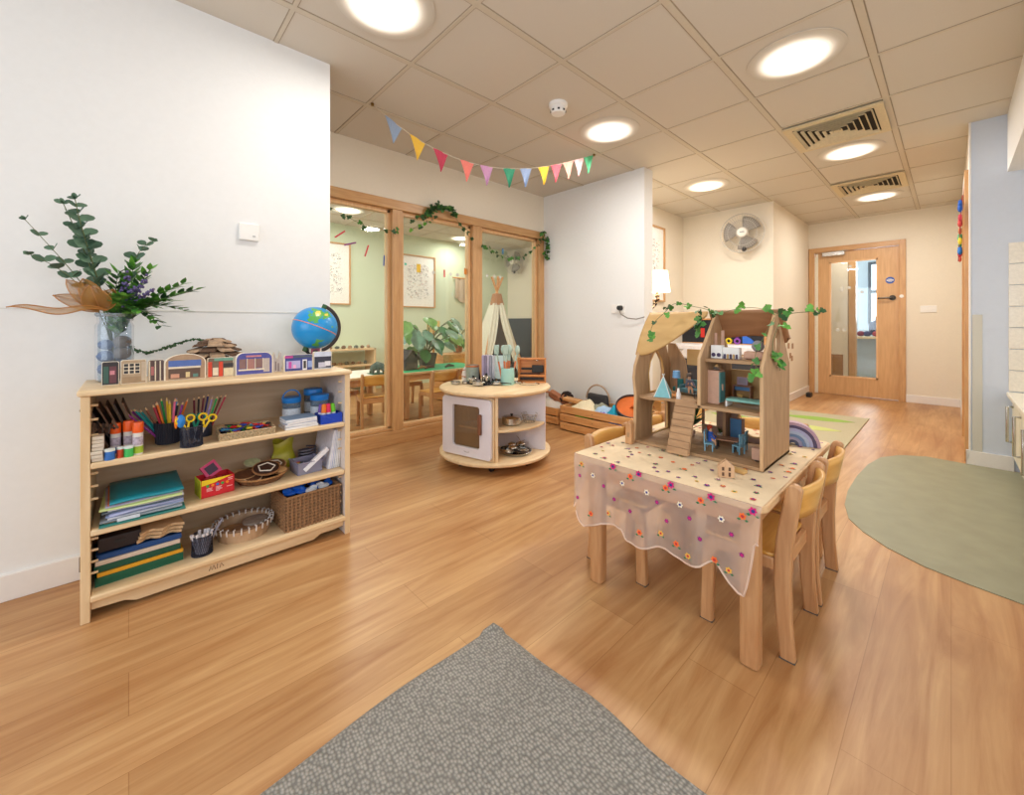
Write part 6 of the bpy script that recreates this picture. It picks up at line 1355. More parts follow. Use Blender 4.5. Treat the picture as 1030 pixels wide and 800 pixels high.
B(D).bx(-.686, -.466, 1.944, 1.954, F1, .825).out('back_panel', dolltan, dh, smooth=0)
B(D).bx(-.686, -.466, 1.944, 1.954, .868, F2 + .004).out('back_rail', dollwood_x, dh, smooth=0)
# roofs
def lroof(u, v):
    x = -.975 + .265 * u; s1 = 1.0 - .02 * u - .9 * max(0, (u - .12) / .88) ** 1.5
    s = v * s1; return Vector((x, 1.788 - .128 * s - .018 * math.sin(PI * s), 1.076 - .190 * s - .0 * s))
o = B(D).grid(lroof, 30, 14).out('curved_roof_panel', dolltan, dh); md = o.modifiers.new('t', 'SOLIDIFY'); md.thickness = .010; md.offset = 0
def rroof(u, v):
    x = -.705 + .272 * u; s = v * .74 * (1 + .05 * v * math.sin(u * 7 + .8) + (.16 * v if u > .9 else 0)); cr_ = .02 * max(0, (u - .94) / .06) ** 2
    return Vector((x, 1.785 + .118 * s + (-cr_ if v > .9 else 0), 1.080 - .142 * s + (cr_ if v > .9 else 0)))
o = B(D).grid(rroof, 30, 10).out('back_roof_panel', dollbrown, dh); md = o.modifiers.new('t', 'SOLIDIFY'); md.thickness = .010; md.offset = 0
# ramp
rmp = B(D); p0 = Vector((-.742, 1.655, F1 + .006)); p1 = Vector((-.748, 1.583, HZ0 + .005)); 
side_m = W('doll_ramp', (170, 132, 96), (196, 156, 116), 'x', 9, .6, 6, 0)
n = 8; dv = (p1 - p0) / n; ang = math.atan2(dv.z, dv.y)
for i in range(n):
    c = p0 + dv * (i + .5); rmp.box((c.x, c.y - .004, c.z), (.086, dv.length * .93, .007), rx=ang + .26)
rmp.box(((p0.x + p1.x) / 2, (p0.y + p1.y) / 2 + .004, (p0.z + p1.z) / 2), (.084, (p1 - p0).length, .006), rx=ang)
rmp.out('plank_ramp', side_m, dh, smooth=0, bevel=.001)

# ---------------- dollhouse contents
def dth(name, lb, ct, x, y, z, rz=0, group=None): return thing(name, lb, ct, (x, y, z), rz, group)
dblue = M('doll_blue', (126, 176, 196), .55); dteal = M('doll_teal', (130, 190, 196), .6); dpink = M('doll_pink', (206, 164, 140), .6); dskin = M('doll_peach', (222, 170, 134), .6); dsteel = M('doll_slate', (74, 124, 168), .5)
GZ = HZ0 + .0125
def dchair(x, y, rz, lb):
    t = dth('doll_chair', lb, 'doll chair', x, y, GZ, rz)
    B().box((0, 0, .03), (.034, .034, .004)).out('seat', dblue, t, smooth=0)
    b = B()
    for sx in (-1, 1):
        for sy in (-1, 1): b.box((sx * .014, sy * .014, .014), (.004, .004, .028))
    b.out('legs', dblue, t, smooth=0)
    B().box((-.016, -.014, .052), (.004, .005, .05)).box((-.016, .014, .052), (.004, .005, .05)).box((-.016, 0, .055), (.004, .01, .044)).box((-.016, 0, .075), (.005, .036, .008)).box((-.016, 0, .038), (.004, .03, .005)).out('backrest', dblue, t, smooth=0, bevel=.001)
    return t
dchair(-.672, 1.70, .35, 'tiny pale blue doll chair left of the doll table, nearer the front')
dchair(-.685, 1.76, .2, 'tiny pale blue doll chair with the red-haired doll on it')
dchair(-.575, 1.745, 2.8, 'tiny pale blue doll chair right of the doll table, nearer the front')
dchair(-.580, 1.80, 3.2, 'tiny pale blue doll chair right of the doll table, further back')
t = dth('doll_table', 'small brown doll table with dark legs on the dollhouse ground floor', 'doll table', -.628, 1.765, GZ, .2)
B().prism([(-.045, -.03), (.045, -.03), (.05, 0), (.045, .03), (-.045, .03), (-.05, 0)], .005, T(0, 0, .043)).out('top', W('doll_brown', (130, 88, 62), (156, 110, 80), 'x', 20), t, smooth=0)
b = B()
for sx in (-1, 1):
    for sy in (-1, 1): b.box((sx * .032, sy * .02, .02), (.005, .005, .04))
b.out('legs', black, t, smooth=0)
def doll(x, y, z, rz, lb, cloth_c, hair_c, sit=True, s=1.0):
    t = dth('doll_figure', lb, 'doll', x, y, z, rz)
    # one continuous seated body grown from a skeleton; clothes and hair are children
    me = bpy.data.meshes.new('body'); P = [(0, 0, .012), (0, 0, .034), (0, 0, .050), (0, 0, .058), (0, 0, .072), (.014, .014, .026), (.028, .024, .018), (.012, -.014, .026), (.028, -.024, .018), (.022, .008, .010), (.026, .009, -.014), (.022, -.008, .010), (.026, -.009, -.014)]
    E_ = [(0, 1), (1, 2), (2, 3), (3, 4), (2, 5), (5, 6), (2, 7), (7, 8), (0, 9), (9, 10), (0, 11), (11, 12)]; Rr_ = [.010, .009, .010, .005, .012, .0045, .003, .0045, .003, .006, .004, .006, .004]
    me.from_pydata([tuple(c * s for c in p) for p in P], E_, []); o = bpy.data.objects.new('body', me); COL.objects.link(o); o.parent = t
    sk = o.modifiers.new('skin', 'SKIN'); 
    for i, r_ in enumerate(Rr_): me.skin_vertices[0].data[i].radius = (r_ * s, r_ * s) if me.skin_vertices else (r_, r_)
    o.modifiers.new('sub', 'SUBSURF').levels = 1; o.modifiers['sub'].render_levels = 2; me.materials.append(dskin)
    cm_ = M('doll_cloth_%d' % cloth_c[0], cloth_c, .8)
    B(Matrix.Scale(s, 4)).lathe([(.0125, .006), (.0115, .02), (.013, .038), (.013, .05), (.006, .056)], n=16).sweep([(.0, .011, .05), (.014, .016, .03), (.024, .022, .021)], .0055, 8).sweep([(.0, -.011, .05), (.012, -.016, .03), (.024, -.022, .021)], .0055, 8).out('clothing', cm_, t)
    B(Matrix.Scale(s, 4)).ball((-.002, 0, .078), (.0135, .0135, .011), 12, 8).ball((-.007, 0, .07), (.009, .013, .012), 10, 6).out('hair', M('doll_hair_%d' % hair_c[0], hair_c, .9), t)
    B(Matrix.Scale(s, 4)).ball((.0115, .004, .072), .0012, 6, 4).ball((.0115, -.004, .072), .0012, 6, 4).out('eyes', black, t)
    B(Matrix.Scale(s, 4)).box((.0118, 0, .0665), (.001, .004, .001)).out('mouth', M('doll_mouth', (180, 80, 80), .6), t, smooth=0)
    return t
def skin_fix(me):
    if not me.skin_vertices: me.attributes
doll_specs = [(-.676, 1.725, GZ + .028, .3, 'doll in a blue top with orange-red hair seated at the doll table', (40, 90, 180), (170, 60, 30), .8), (-.795, 1.80, F1 + .026, -.9, 'grey-haired doll in grey clothes lounging on the doll sofa', (110, 112, 130), (120, 106, 96), .85)]
for q in doll_specs: doll(q[0], q[1], q[2], q[3], q[4], q[5], q[6], True, q[7])
t = dth('doll_door', 'slate blue little door panel with brown frame at the back of the ground floor', 'doll door', -.64, 1.925, GZ)
B().box((0, 0, .05), (.058, .008, .10)).out('frame', W('doll_brown', (0, 0, 0), (0, 0, 0)), t, smooth=0); B().box((-.004, -.005, .052), (.045, .004, .088)).out('panel', dsteel, t, smooth=0, bevel=.001)
t = dth('doll_stool', 'small pink rounded block on castors at the right of the ground floor', 'doll stool', -.497, 1.70, GZ)
B().box((0, 0, .027), (.03, .03, .044)).out('block', dpink, t, smooth=0, bevel=.004); B().cyl((0, -.01, .004), (0, .01, .004), .005).out('castor', black, t)
t = dth('doll_plant', 'large-leaved green toy plant beside the ramp', 'plant', -.815, 1.87, GZ)
B().lathe([(0, 0), (.012, 0), (.016, .025), (0, .025)], n=16).out('pot', dpink, t)
b = B()
for i in range(14):
    a = i * 2.4; b.leaf((0, 0, .03 + .004 * i), (math.cos(a), math.sin(a), .5 + .05 * i), (0, 0, 1), .075, .034, i % 2, 'blade', .2)
b.out('foliage', [M('plant_green', (30, 130, 60), .45, var=.2), leafd], t)
t = dth('doll_flower_pot', 'tiny white pot with green sprigs behind the ramp', 'plant', -.70, 1.90, GZ)
B().lathe([(0, 0), (.011, 0), (.014, .026), (0, .024)], n=16).out('pot', white, t)
b = B()
for i in range(9):
    a = i * 2.4; b.leaf((0, 0, .026), (math.cos(a) * .6, math.sin(a) * .6, 1), (1, 0, 0), .03, .012, 0, 'blade')
b.out('foliage', [leafg], t)
# first floor
t = dth('doll_tent', 'pale teal pyramid play tent on the left of the first floor', 'doll tent', -.865, 1.70, F1 + .001, .3)
b = B(); 
for a in range(4):
    m = Matrix.Rotation(a * PI / 2, 4, 'Z'); b.quad([m @ Vector(p) for p in ((-.034, -.034, 0), (.034, -.034, 0), (.003, -.003, .082), (-.003, -.003, .082))])
b.out('canvas', dteal, t, smooth=0)
b = B()
for a in range(4): b.sweep([Matrix.Rotation(a * PI / 2, 4, 'Z') @ Vector((-.034, -.034, 0)), Matrix.Rotation(a * PI / 2, 4, 'Z') @ Vector((.004, .004, .098))], .0018, 5)
b.out('poles', white, t)
t = dth('doll_floor_lamp', 'doll floor lamp with a light blue drum shade on a wooden stand', 'doll lamp', -.825, 1.74, F1 + .001)
B().cyl((0, 0, 0), (0, 0, .006), .014).out('base', dolltan, t); B().cyl((0, 0, .006), (0, 0, .085), .004).out('stem', W('doll_brown', (0, 0, 0), (0, 0, 0)), t); B().lathe([(.0165, .082), (.0145, .112), (0, .112)], n=20).cyl((0, 0, .082), (0, 0, .084), .0165).out('lamp_shade', M('lamp_blue', (120, 172, 216), .6), t)
t = dth('doll_bottle', 'small white bottle shape standing on the first floor', 'toy bottle', -.79, 1.685, F1 + .001)
B().lathe([(0, 0), (.009, 0), (.009, .025), (.006, .03), (.005, .045), (0, .046)], n=16).out('body', white, t); B().cyl((0, 0, 0), (0, 0, .002), .01).out('base', white, t)
t = dth('doll_blocks', 'little orange-brown animal shape next to the doll lamp', 'toy animal', -.815, 1.70, F1 + .001)
B().box((0, 0, .012), (.022, .01, .012)).box((.01, 0, .02), (.009, .008, .01)).box((-.008, 0, .004), (.003, .008, .008)).box((.008, 0, .004), (.003, .008, .008)).out('body', M('toy_orange', (210, 140, 80), .6), t, smooth=0, bevel=.001)
t = dth('doll_sofa', 'slate teal doll sofa on the first floor behind the coffee table', 'doll sofa', -.775, 1.83, F1 + .001, -.1)
B().box((0, 0, .018), (.13, .05, .02)).out('seat', M('sofa_teal', (90, 134, 144), .8), t, smooth=0, bevel=.004); B().box((0, .024, .04), (.13, .012, .05)).out('backrest', MATS['sofa_teal'], t, smooth=0, bevel=.004)
for s in (-1, 1): B().box((s * .066, 0, .026), (.01, .05, .034)).out('armrest', MATS['sofa_teal'], t, smooth=0, bevel=.003)
t = dth('doll_coffee_table', 'tiny black slatted coffee table in front of the doll sofa', 'doll table', -.725, 1.755, F1 + .001)
b = B().box((0, 0, .028), (.05, .03, .003)).box((0, 0, .013), (.05, .03, .002))
for sx in (-1, 0, 1):
    for sy in (-1, 1): b.box((sx * .023, sy * .013, .014), (.003, .003, .028))
b.out('table', black, t, smooth=0)
t = dth('doll_armchair', 'small dark green toy chair seen at the arch window', 'doll chair', -.86, 1.83, F1 + .001)
B().box((0, 0, .02), (.036, .036, .02)).out('seat', M('toy_dkteal', (30, 110, 110), .7), t, smooth=0, bevel=.003); B().box((0, .016, .045), (.036, .006, .04)).out('backrest', MATS['toy_dkteal'], t, smooth=0, bevel=.002)
t = dth('doll_wardrobe', 'pink and teal doll wardrobe next to the middle gable', 'doll wardrobe', -.652, 1.715, F1 + .001, -.05)
B().box((0, .0, .066), (.05, .05, .132)).out('carcass', dpink, t, smooth=0, bevel=.001); B().box((.0, 0, .066), (.0, 0, 0)).box((.0265, .0, .066), (.004, .046, .118)).out('door', M('doll_seagreen', (80, 142, 144), .5), t, smooth=0); B().box((.03, -.004, .066), (.005, .008, .024)).out('handle', dpink, t, smooth=0)
t = dth('doll_desk', 'brown toy desk with blue drawer and small yellow stool on the first floor', 'doll desk', -.60, 1.87, F1 + .001)
B().box((0, 0, .058), (.07, .035, .004)).box((-.033, 0, .028), (.004, .035, .056)).box((.033, 0, .028), (.004, .035, .056)).box((0, .01, .046), (.062, .02, .02)).out('frame', W('doll_brown', (0, 0, 0), (0, 0, 0)), t, smooth=0); B().box((0, -.004, .046), (.058, .01, .014)).out('drawer', dsteel, t, smooth=0)
t = dth('doll_mirror', 'tiny lilac picture frame standing on the toy desk', 'toy frame', -.602, 1.872, F1 + .062)
B().plate([(-.02, 0), (.02, 0), (.02, .032), (-.02, .032)], [[(-.015, .005), (-.015, .027), (.015, .027), (.015, .005)]], .004, XZ).out('frame', M('lilac_toy', (184, 160, 178), .6), t, smooth=0); B().box((0, .001, .016), (.03, .001, .022)).out('picture', M('toy_grey', (160, 150, 160), .4), t, smooth=0)
t = dth('doll_stool', 'tiny yellow stool under the toy desk', 'doll stool', -.60, 1.84, F1 + .001)
B().cyl((0, 0, .022), (0, 0, .026), .012).out('seat', M('toy_yellow', (226, 190, 110), .6), t); B().cyl((-.007, 0, 0), (-.004, 0, .022), .002).cyl((.007, 0, 0), (.004, 0, .022), .002).cyl((0, .007, 0), (0, .004, .022), .002).out('legs', MATS['toy_yellow'], t)
t = dth('doll_bed', 'doll bed with a teal cover and white legs on the first floor', 'doll bed', -.535, 1.70, F1 + .001, .0)
B().box((0, 0, .026), (.125, .062, .010)).out('mattress', M('bed_teal', (130, 186, 176), .8), t, smooth=0, bevel=.003); B().box((-.06, 0, .013), (.006, .06, .026)).out('bed_end', white, t, smooth=0, bevel=.002); B().box((.06, 0, .013), (.006, .06, .026)).out('bed_end', white, t, smooth=0, bevel=.002)
t = dth('doll_cabinet', 'small lilac cabinet at the right end of the first floor', 'doll cabinet', -.49, 1.80, F1 + .001)
B().box((0, 0, .035), (.026, .03, .07)).out('body', M('lilac_toy', (0, 0, 0)), t, smooth=0, bevel=.001); B().box((0, -.016, .035), (.018, .002, .054)).out('door', M('toy_grey', (0, 0, 0)), t, smooth=0)
# second floor toys
t = dth('doll_blocks', 'small wooden upright blocks standing on the top floor by the middle gable', 'toy blocks', -.655, 1.76, F2 + .001)
B().box((-.012, 0, .05), (.009, .012, .10)).box((.012, .01, .055), (.010, .012, .11)).box((0, .004, .012), (.05, .03, .02)).out('blocks', dpink, t, smooth=0, bevel=.001)
t = dth('doll_stove', 'white doll stove with dark round holes on the top floor', 'doll stove', -.645, 1.72, F2 + .001)
B().box((0, 0, .026), (.042, .03, .052)).out('body', white, t, smooth=0, bevel=.001); B().cyl((-.01, -.0152, .014), (-.01, -.0165, .014), .008).cyl((.01, -.0152, .014), (.01, -.0165, .014), .008).out('holes', M('hole_purple', (70, 56, 90), .6), t)
t = dth('doll_sideboard', 'low white doll counter with little striped items on the top floor', 'doll counter', -.595, 1.735, F2 + .001)
B().box((0, 0, .022), (.06, .028, .044)).out('body', white, t, smooth=0, bevel=.001)
b = B()
for i in range(5): b.box((-.022 + .011 * i, -.018, .009), (.005, .006, .018), i % 2)
b.out('striped_items', [MATS['hole_purple'], dolltan], t, smooth=0)
t = dth('doll_bathtub', 'rounded beige doll tub with a grey bundle on the top floor', 'doll tub', -.52, 1.75, F2 + .001)
B().box((0, 0, .016), (.07, .04, .03)).out('tub', dpink, t, smooth=0, bevel=.008)
tag(B().ball((0, 0, .02), (.022, .02, .022)).out('cloth_bundle', M('grey_knit', (150, 148, 150), .9), loc=(0, 0, 0)), 'small grey knitted bundle on the beige doll tub', 'bundle').location = (-.508, 1.75, F2 + .033)
# on the cloth
t = thing('rainbow_stacker', 'lilac and blue stacking rainbow arches lying behind the right side of the dollhouse', 'toy rainbow', (-.475, 2.10, TZ + .0035), .28)
for i, (nm, c) in enumerate((('dusty pink', (180, 150, 166)), ('dark violet', (84, 74, 104)), ('lilac', (170, 170, 204)), ('pale blue', (166, 180, 206)), ('slate blue', (104, 128, 164)), ('grey lilac', (150, 146, 172)), ('dark grey', (70, 74, 96)))):
    r = .098 - i * .0125; o_ = arc(0, 0, r, r, 0, 180, 20) + arc(0, 0, r - .0115, r - .0115, 180, 0, 20); o = B().plate(o_, [], .045, XZ).out('arch', M('arch_%d' % i, c, .6), t, smooth=0); o['label'] = nm + ' arch'
t = thing('wooden_block', 'tall plain wooden peg block on the cloth left of the dollhouse', 'block', (-.965, 1.59, TZ + .0035))
B().prism([(-.016, 0), (.016, 0), (.013, .085), (0, .1), (-.013, .085)], .024, XZ).out('block', beech, t, smooth=0, bevel=.003); B().box((0, -.0125, .04), (.012, .001, .02)).out('notch', dollwood, t, smooth=0)
t = thing('tiny_wooden_house', 'tiny wooden block house with cut windows in front of the dollhouse', 'toy house', (-.53, 1.485, TZ + .0035), .5)
B().prism([(-.025, 0), (.025, 0), (.025, .038), (0, .06), (-.025, .038)], .022, XZ).out('block', W('tiny_house', (196, 154, 116), (212, 172, 134), 'z', 10, .6), t, smooth=0, bevel=.001)
B().box((-.010, -.0113, .03), (.007, .001, .012)).box((.010, -.0113, .03), (.007, .001, .012)).box((-.010, -.0113, .012), (.007, .001, .012)).box((.010, -.0113, .012), (.007, .001, .014)).out('windows', dkwood, t, smooth=0)
t = thing('wooden_plank', 'small flat wooden piece lying by the dollhouse front edge', 'wooden piece', (-.535, 1.565, TZ + .0035), -.15)
B().box((0, 0, .007), (.09, .026, .013)).out('plank', dolltan, t, smooth=0, bevel=.002)
# ivy over the house
garland('ivy_garland', 'green ivy garland trailing along the dollhouse ridge and down its right side', [(-.885, 1.62, .955), (-.895, 1.66, 1.02), (-.86, 1.70, 1.075), (-.83, 1.74, 1.115), (-.76, 1.77, 1.10), (-.70, 1.76, 1.085), (-.66, 1.72, 1.06), (-.60, 1.73, 1.08), (-.54, 1.76, 1.09), (-.48, 1.74, 1.08), (-.42, 1.72, 1.06), (-.38, 1.70, 1.065), (-.33, 1.70, 1.07), (-.30, 1.70, 1.078)], 21, .030, 1, [leafg, leafb, leafd], 'ivy', .0012, droop=.2, prob=.42, cat='ivy', outdir=(.3, -.9, .2))
garland('ivy_garland', 'short ivy strand hanging where the tan and brown roof panels meet', [(-.72, 1.735, 1.085), (-.70, 1.68, 1.05), (-.695, 1.66, 1.02), (-.70, 1.655, .99)], 23, .028, 2, [leafg, leafd], 'ivy', .0012, droop=.4, prob=.42, cat='ivy', outdir=(-.2, -.9, .1))
garland('ivy_garland', 'ivy strand crossing the right gable of the dollhouse', [(-.44, 1.70, 1.05), (-.455, 1.63, .98), (-.475, 1.61, .92), (-.47, 1.60, .86), (-.485, 1.60, .83)], 24, .027, 1, [leafg, leafb], 'ivy', .0012, droop=.3, prob=.42, cat='ivy', outdir=(.2, -.9, .1))
garland('ivy_garland', 'ivy strand hanging on the outer face of the dollhouse right wall', [(-.435, 1.74, 1.03), (-.445, 1.70, .96), (-.447, 1.72, .90), (-.447, 1.76, .885), (-.447, 1.80, .85)], 25, .027, 1, [leafg, leafb], 'ivy', .0012, droop=.3, prob=.42, cat='ivy', outdir=(1, -.2, .1))

# ivy on the internal window
garland('ivy_garland', 'dark green leaf garland swagged across the first window pane', [(-3.2, .93, 1.93), (-3.21, 1.105, 1.9), (-3.21, 1.235, 1.85), (-3.21, 1.35, 1.815), (-3.21, 1.52, 1.805), (-3.21, 1.66, 1.80)], 31, .038, 1, [leafd, leafg], 'ivy', .0018, .62, .3, cat='ivy')
garland('ivy_garland', 'bushy ivy bunch over the middle of the window head', [(-3.21, 1.93, 2.0), (-3.20, 1.99, 2.06), (-3.19, 2.04, 2.10), (-3.20, 2.11, 2.085), (-3.19, 2.17, 2.10), (-3.20, 2.22, 2.04)], 32, .045, 4, [leafd, leafg], 'ivy', .002, .6, .3, cat='ivy')
garland('ivy_garland', 'ivy strand looping below the window head from the bunch to the left', [(-3.21, 2.0, 2.03), (-3.21, 1.92, 1.98), (-3.21, 1.84, 1.95), (-3.21, 1.76, 1.90)], 33, .04, 1, [leafd, leafg], 'ivy', .0018, .62, .3, cat='ivy')
garland('ivy_garland', 'second lower ivy strand beside the first window post', [(-3.21, 2.0, 1.97), (-3.21, 1.93, 1.92), (-3.21, 1.86, 1.89), (-3.21, 1.78, 1.84)], 34, .038, 1, [leafd, leafb], 'ivy', .0018, .62, .3, cat='ivy')
garland('ivy_garland', 'ivy strand dropping right from the bunch to the second window post', [(-3.21, 2.2, 2.06), (-3.21, 2.29, 1.97), (-3.21, 2.36, 1.90), (-3.21, 2.42, 1.85)], 35, .036, 1, [leafd], 'ivy', .0018, .62, .3, cat='ivy')
garland('ivy_garland', 'thin ivy strand hanging in a curve across the third pane', [(-3.21, 2.55, 1.80), (-3.21, 2.68, 1.76), (-3.21, 2.82, 1.72), (-3.21, 2.98, 1.71), (-3.21, 3.14, 1.76), (-3.21, 3.3, 1.86), (-3.21, 3.40, 1.96), (-3.21, 3.44, 2.02)], 36, .04, 1, [leafd, leafg], 'ivy', .0018, .62, .3, cat='ivy')
garland('ivy_garland', 'bushy ivy end hanging at the right corner of the window frame', [(-3.2, 3.37, 2.03), (-3.19, 3.43, 2.07), (-3.19, 3.46, 2.0), (-3.19, 3.47, 1.92), (-3.19, 3.46, 1.84), (-3.19, 3.47, 1.77)], 37, .045, 2, [leafd, leafg], 'ivy', .002, .6, .3, cat='ivy')

# ================================================================== BEHIND THE DOLLHOUSE (fan wall)
t = thing('display_board', 'dark display board with coloured paper rings on the wall behind the dollhouse', 'display board', (-2.2, 5.585, .78))
B().box((0, 0, .14), (1.3, .02, .30)).out('board', M('board_black', (34, 36, 42), .8), t, smooth=0)
B().plate([(-.67, -.03), (.67, -.03), (.67, .31), (-.67, .31)], [[(-.65, -.01), (-.65, .29), (.65, .29), (.65, -.01)]], .03, T(0, -.005, 0) @ XZ).out('frame', pine, t, smooth=0)
for i, (x, z, nm, c) in enumerate(((.15, .105, 'green', (90, 190, 70)), (.15, .02, 'green', (90, 190, 70)), (.25, .105, 'yellow', (240, 214, 40)), (.25, .02, 'yellow', (240, 214, 40)), (.35, .105, 'purple', (150, 80, 180)), (.35, .02, 'purple', (150, 80, 180)))):
    o = B().lathe([(.030 + .011 * math.cos(q), .011 * math.sin(q)) for q in [j * PI / 3 for j in range(6)]], (x, -.022, z), 22, closed=True, rot=Matrix.Rotation(PI / 2, 4, 'X')).out('paper_ring', M('ring_' + nm, c, .7), t); o['label'] = nm + ' paper ring'
B().prism([(.41, .14), (.46, .08), (.5, .06), (.56, .0), (.60, -.005), (.41, -.005)], .01, T(0, -.016, 0) @ XZ).out('paper_zigzag', M('ring_blue', (50, 110, 210), .7), t, smooth=0)
B().box((-.08, -.016, .12), (.05, .01, .12)).out('paper_strip', M('ring_red', (210, 50, 40), .7), t, smooth=0)
t = thing('toy_cupboard', 'low cupboard with a white upper part and dark lower part against the fan wall', 'cupboard', (-2.05, 5.36, 0))
B().box((0, 0, .67), (1.05, .4, .18)).out('upper_body', M('unit_white', (236, 234, 240), .5), t, smooth=0, bevel=.004); B().box((0, 0, .29), (1.03, .38, .575)).out('lower_body', M('unit_dark', (52, 52, 60), .7), t, smooth=0)
for i in range(3): d = B().box((-.34 + .34 * i, -.205, .67), (.32, .014, .15)).out('drawer', MATS['unit_white'], t, smooth=0, bevel=.003); B().box((-.34 + .34 * i, -.217, .69), (.08, .012, .012)).out('handle', chrome, d, smooth=0)
t = thing('wooden_bench', 'low honey-coloured bench beyond the table, glimpsed through the dollhouse', 'bench', (-1.9, 3.95, 0))
B().box((0, 0, .27), (.5, .3, .03)).out('seat', honey, t, smooth=0, bevel=.004)
for s in (-1, 1): B().box((s * .22, 0, .129), (.03, .28, .252)).out('leg', honey, t, smooth=0)

# ================================================================== NEIGHBOURING ROOM
def croom(loc, rz, lb): return dup(c0, loc, rz, lb, 'chairs in the neighbouring room')
croom((-3.98, 1.80, 0), PI * .93, 'beech nursery chair at the white table behind the first pane')
croom((-4.42, 1.62, 0), PI * .1, 'beech nursery chair on the far side of the white table behind the glass')
croom((-3.82, 2.42, 0), PI, 'beech nursery chair with broad backrest directly behind the middle pane')
croom((-4.62, 2.5, 0), 0, 'beech nursery chair on the far side of the green-topped table')
def table2(x, y, w, d, lb, topm, nm, rz=0):
    t = thing(nm, lb, 'table', (x, y, 0), rz)
    B().prism(rrect(-d / 2, d / 2, -w / 2, w / 2, .03), .024, T(0, 0, .49)).out('tabletop', birch, t, smooth=0, bevel=.004)
    B().box((0, 0, .5035), (d - .03, w - .03, .002)).out('top_covering', topm, t, smooth=0)
    for sx in (-1, 1):
        for sy in (-1, 1): B().box((sx * (d / 2 - .05), sy * (w / 2 - .05), .239), (.055, .055, .476)).out('leg', beech, t, smooth=0, bevel=.012)
    B().box((d / 2 - .05, 0, .44), (.02, w - .16, .06)).box((-d / 2 + .05, 0, .44), (.02, w - .16, .06)).out('apron', beech_h, t, smooth=0)
table2(-4.22, 1.72, .62, .62, 'square nursery table with a pale top behind the first pane', M('top_white', (238, 232, 222), .5), 'nursery_table', .05)
table2(-4.25, 2.65, 1.1, .62, 'long nursery table with a green top behind the middle pane', M('top_green', (60, 186, 130), .6, var=.05), 'nursery_table')
t = thing('toy_dinosaur', 'dark grey-green toy animal standing on the pale-topped table', 'toy animal', (-4.05, 1.86, .505), .4)
B().sweep([(-.1, 0, .01), (-.06, 0, .06), (0, 0, .085), (.05, 0, .08), (.09, 0, .05)], [.012, .035, .045, .035, .02], 10).ball((.1, 0, .045), (.03, .02, .02)).sweep([(-.03, .03, .07), (-.03, .035, 0)], .012, 6).sweep([(-.03, -.03, .07), (-.03, -.035, 0)], .012, 6).sweep([(.04, .03, .07), (.045, .035, 0)], .011, 6).sweep([(.04, -.03, .07), (.045, -.035, 0)], .011, 6).out('body', M('dino', (72, 88, 80), .7, var=.2), t); B().ball((.115, .017, .052), .004, 6, 4).out('eye', black, t)
tag(B().ball((0, 0, .02), (.03, .03, .02)).out('yellow_shape', M('yellow_toy', (240, 190, 40), .5)), 'small yellow thing on the pale-topped table near the window post', 'toy').location = (-4.0, 1.93, .507)
tag(B().box((0, 0, .002), (.16, .14, .004)).out('green_mat', M('mat_green', (40, 110, 84), .7), smooth=0), 'small dark green mat under the toys on the pale-topped table', 'mat').location = (-4.08, 1.86, .5055)
# low shelf unit at the green wall
t = thing('toy_shelf', 'low wooden shelf unit with natural objects against the green wall', 'shelf unit', (-6.0, 2.2, 0))
for z in (.2, .42, .65): B().box((0, 0, z), (.34, .9, .024)).out('shelf', birch, t, smooth=0)
for s in (-1, 1): B().box((0, s * .44, .33), (.34, .024, .66)).out('side_panel', birch_z, t, smooth=0)
rr = random.Random(9)
for i in range(18):
    y = 1.82 + .045 * i; z = .664 if i % 2 else .434
    tag(B().ball((0, 0, .02), (.03, rr.uniform(.025, .04), .02 + .01 * rr.random()), 8, 6).out('natural_object', M('nat%d' % (i % 3), [(120, 92, 66), (90, 96, 84), (160, 130, 100)][i % 3], .9, var=.3)), 'small ' + ['brown', 'grey-green', 'tan'][i % 3] + ' natural object on the low shelf by the green wall', 'natural object', ['brown', 'grey-green', 'tan'][i % 3] + ' objects on the toy shelf').location = (-5.95, y, z - .002)
# big plant
def plant(x, y, z, lb, n, sz, seed, potc=(96, 84, 80), hgt=.36, spread=.34, spec=None):
    rr = random.Random(seed); t = thing('potted_plant', lb, 'plant', (x, y, z))
    B().lathe([(0, 0), (sz * .55, 0), (sz * .75, sz), (sz * .7, sz), (sz * .66, sz * .85), (0, sz * .85)], n=28).out('pot', M('pot_%d' % potc[0], potc, .7, bump=.4, bscale=60), t)
    sb, lb_ = B(), B()
    for i in range(n):
        a = 2.4 * i; e = Vector((spread * rr.uniform(.4, 1) * math.cos(a), spread * rr.uniform(.5, 1.1) * math.sin(a), sz + hgt * rr.uniform(.05, 1)))
        c = [(0, 0, sz * .8), (e.x * .3, e.y * .3, e.z * .9), tuple(e)]; sb.sweep(bez(c, 6), .005, 5)
        d = Vector((e.x * .6 + .25, e.y, -.25 * rr.random() - .1)); L = rr.uniform(.11, .19) * (hgt / .36)
        def lf(u, v, e=e, d=d, L=L):
            dn = d.normalized(); s = dn.cross(Vector((.5, 0, 1))).normalized(); w = L * .42 * math.sin(PI * min(1, .06 + v * .94)) ** .75
            return e + dn * (L * (v - .1)) + s * ((u - .5) * 2 * w) + Vector((0, 0, -.05 * v * v + .02 * abs(u - .5)))
        lb_.grid(lf, 6, 8, i % 3)
    sb.out('stems', stemg, t); lb_.out('foliage', [M('big_leaf', (64, 122, 66), .35, bscale=14, var=.35), M('big_leaf2', (110, 158, 78), .35, bscale=14, var=.3), M('big_leaf3', (120, 160, 138), .35, bscale=14, var=.3)], t, smooth=70); return t
plant(-4.35, 2.62, .505, 'big broad-leaved green plant in a dark pot on the green-topped table', 30, .16, 3, hgt=.42)
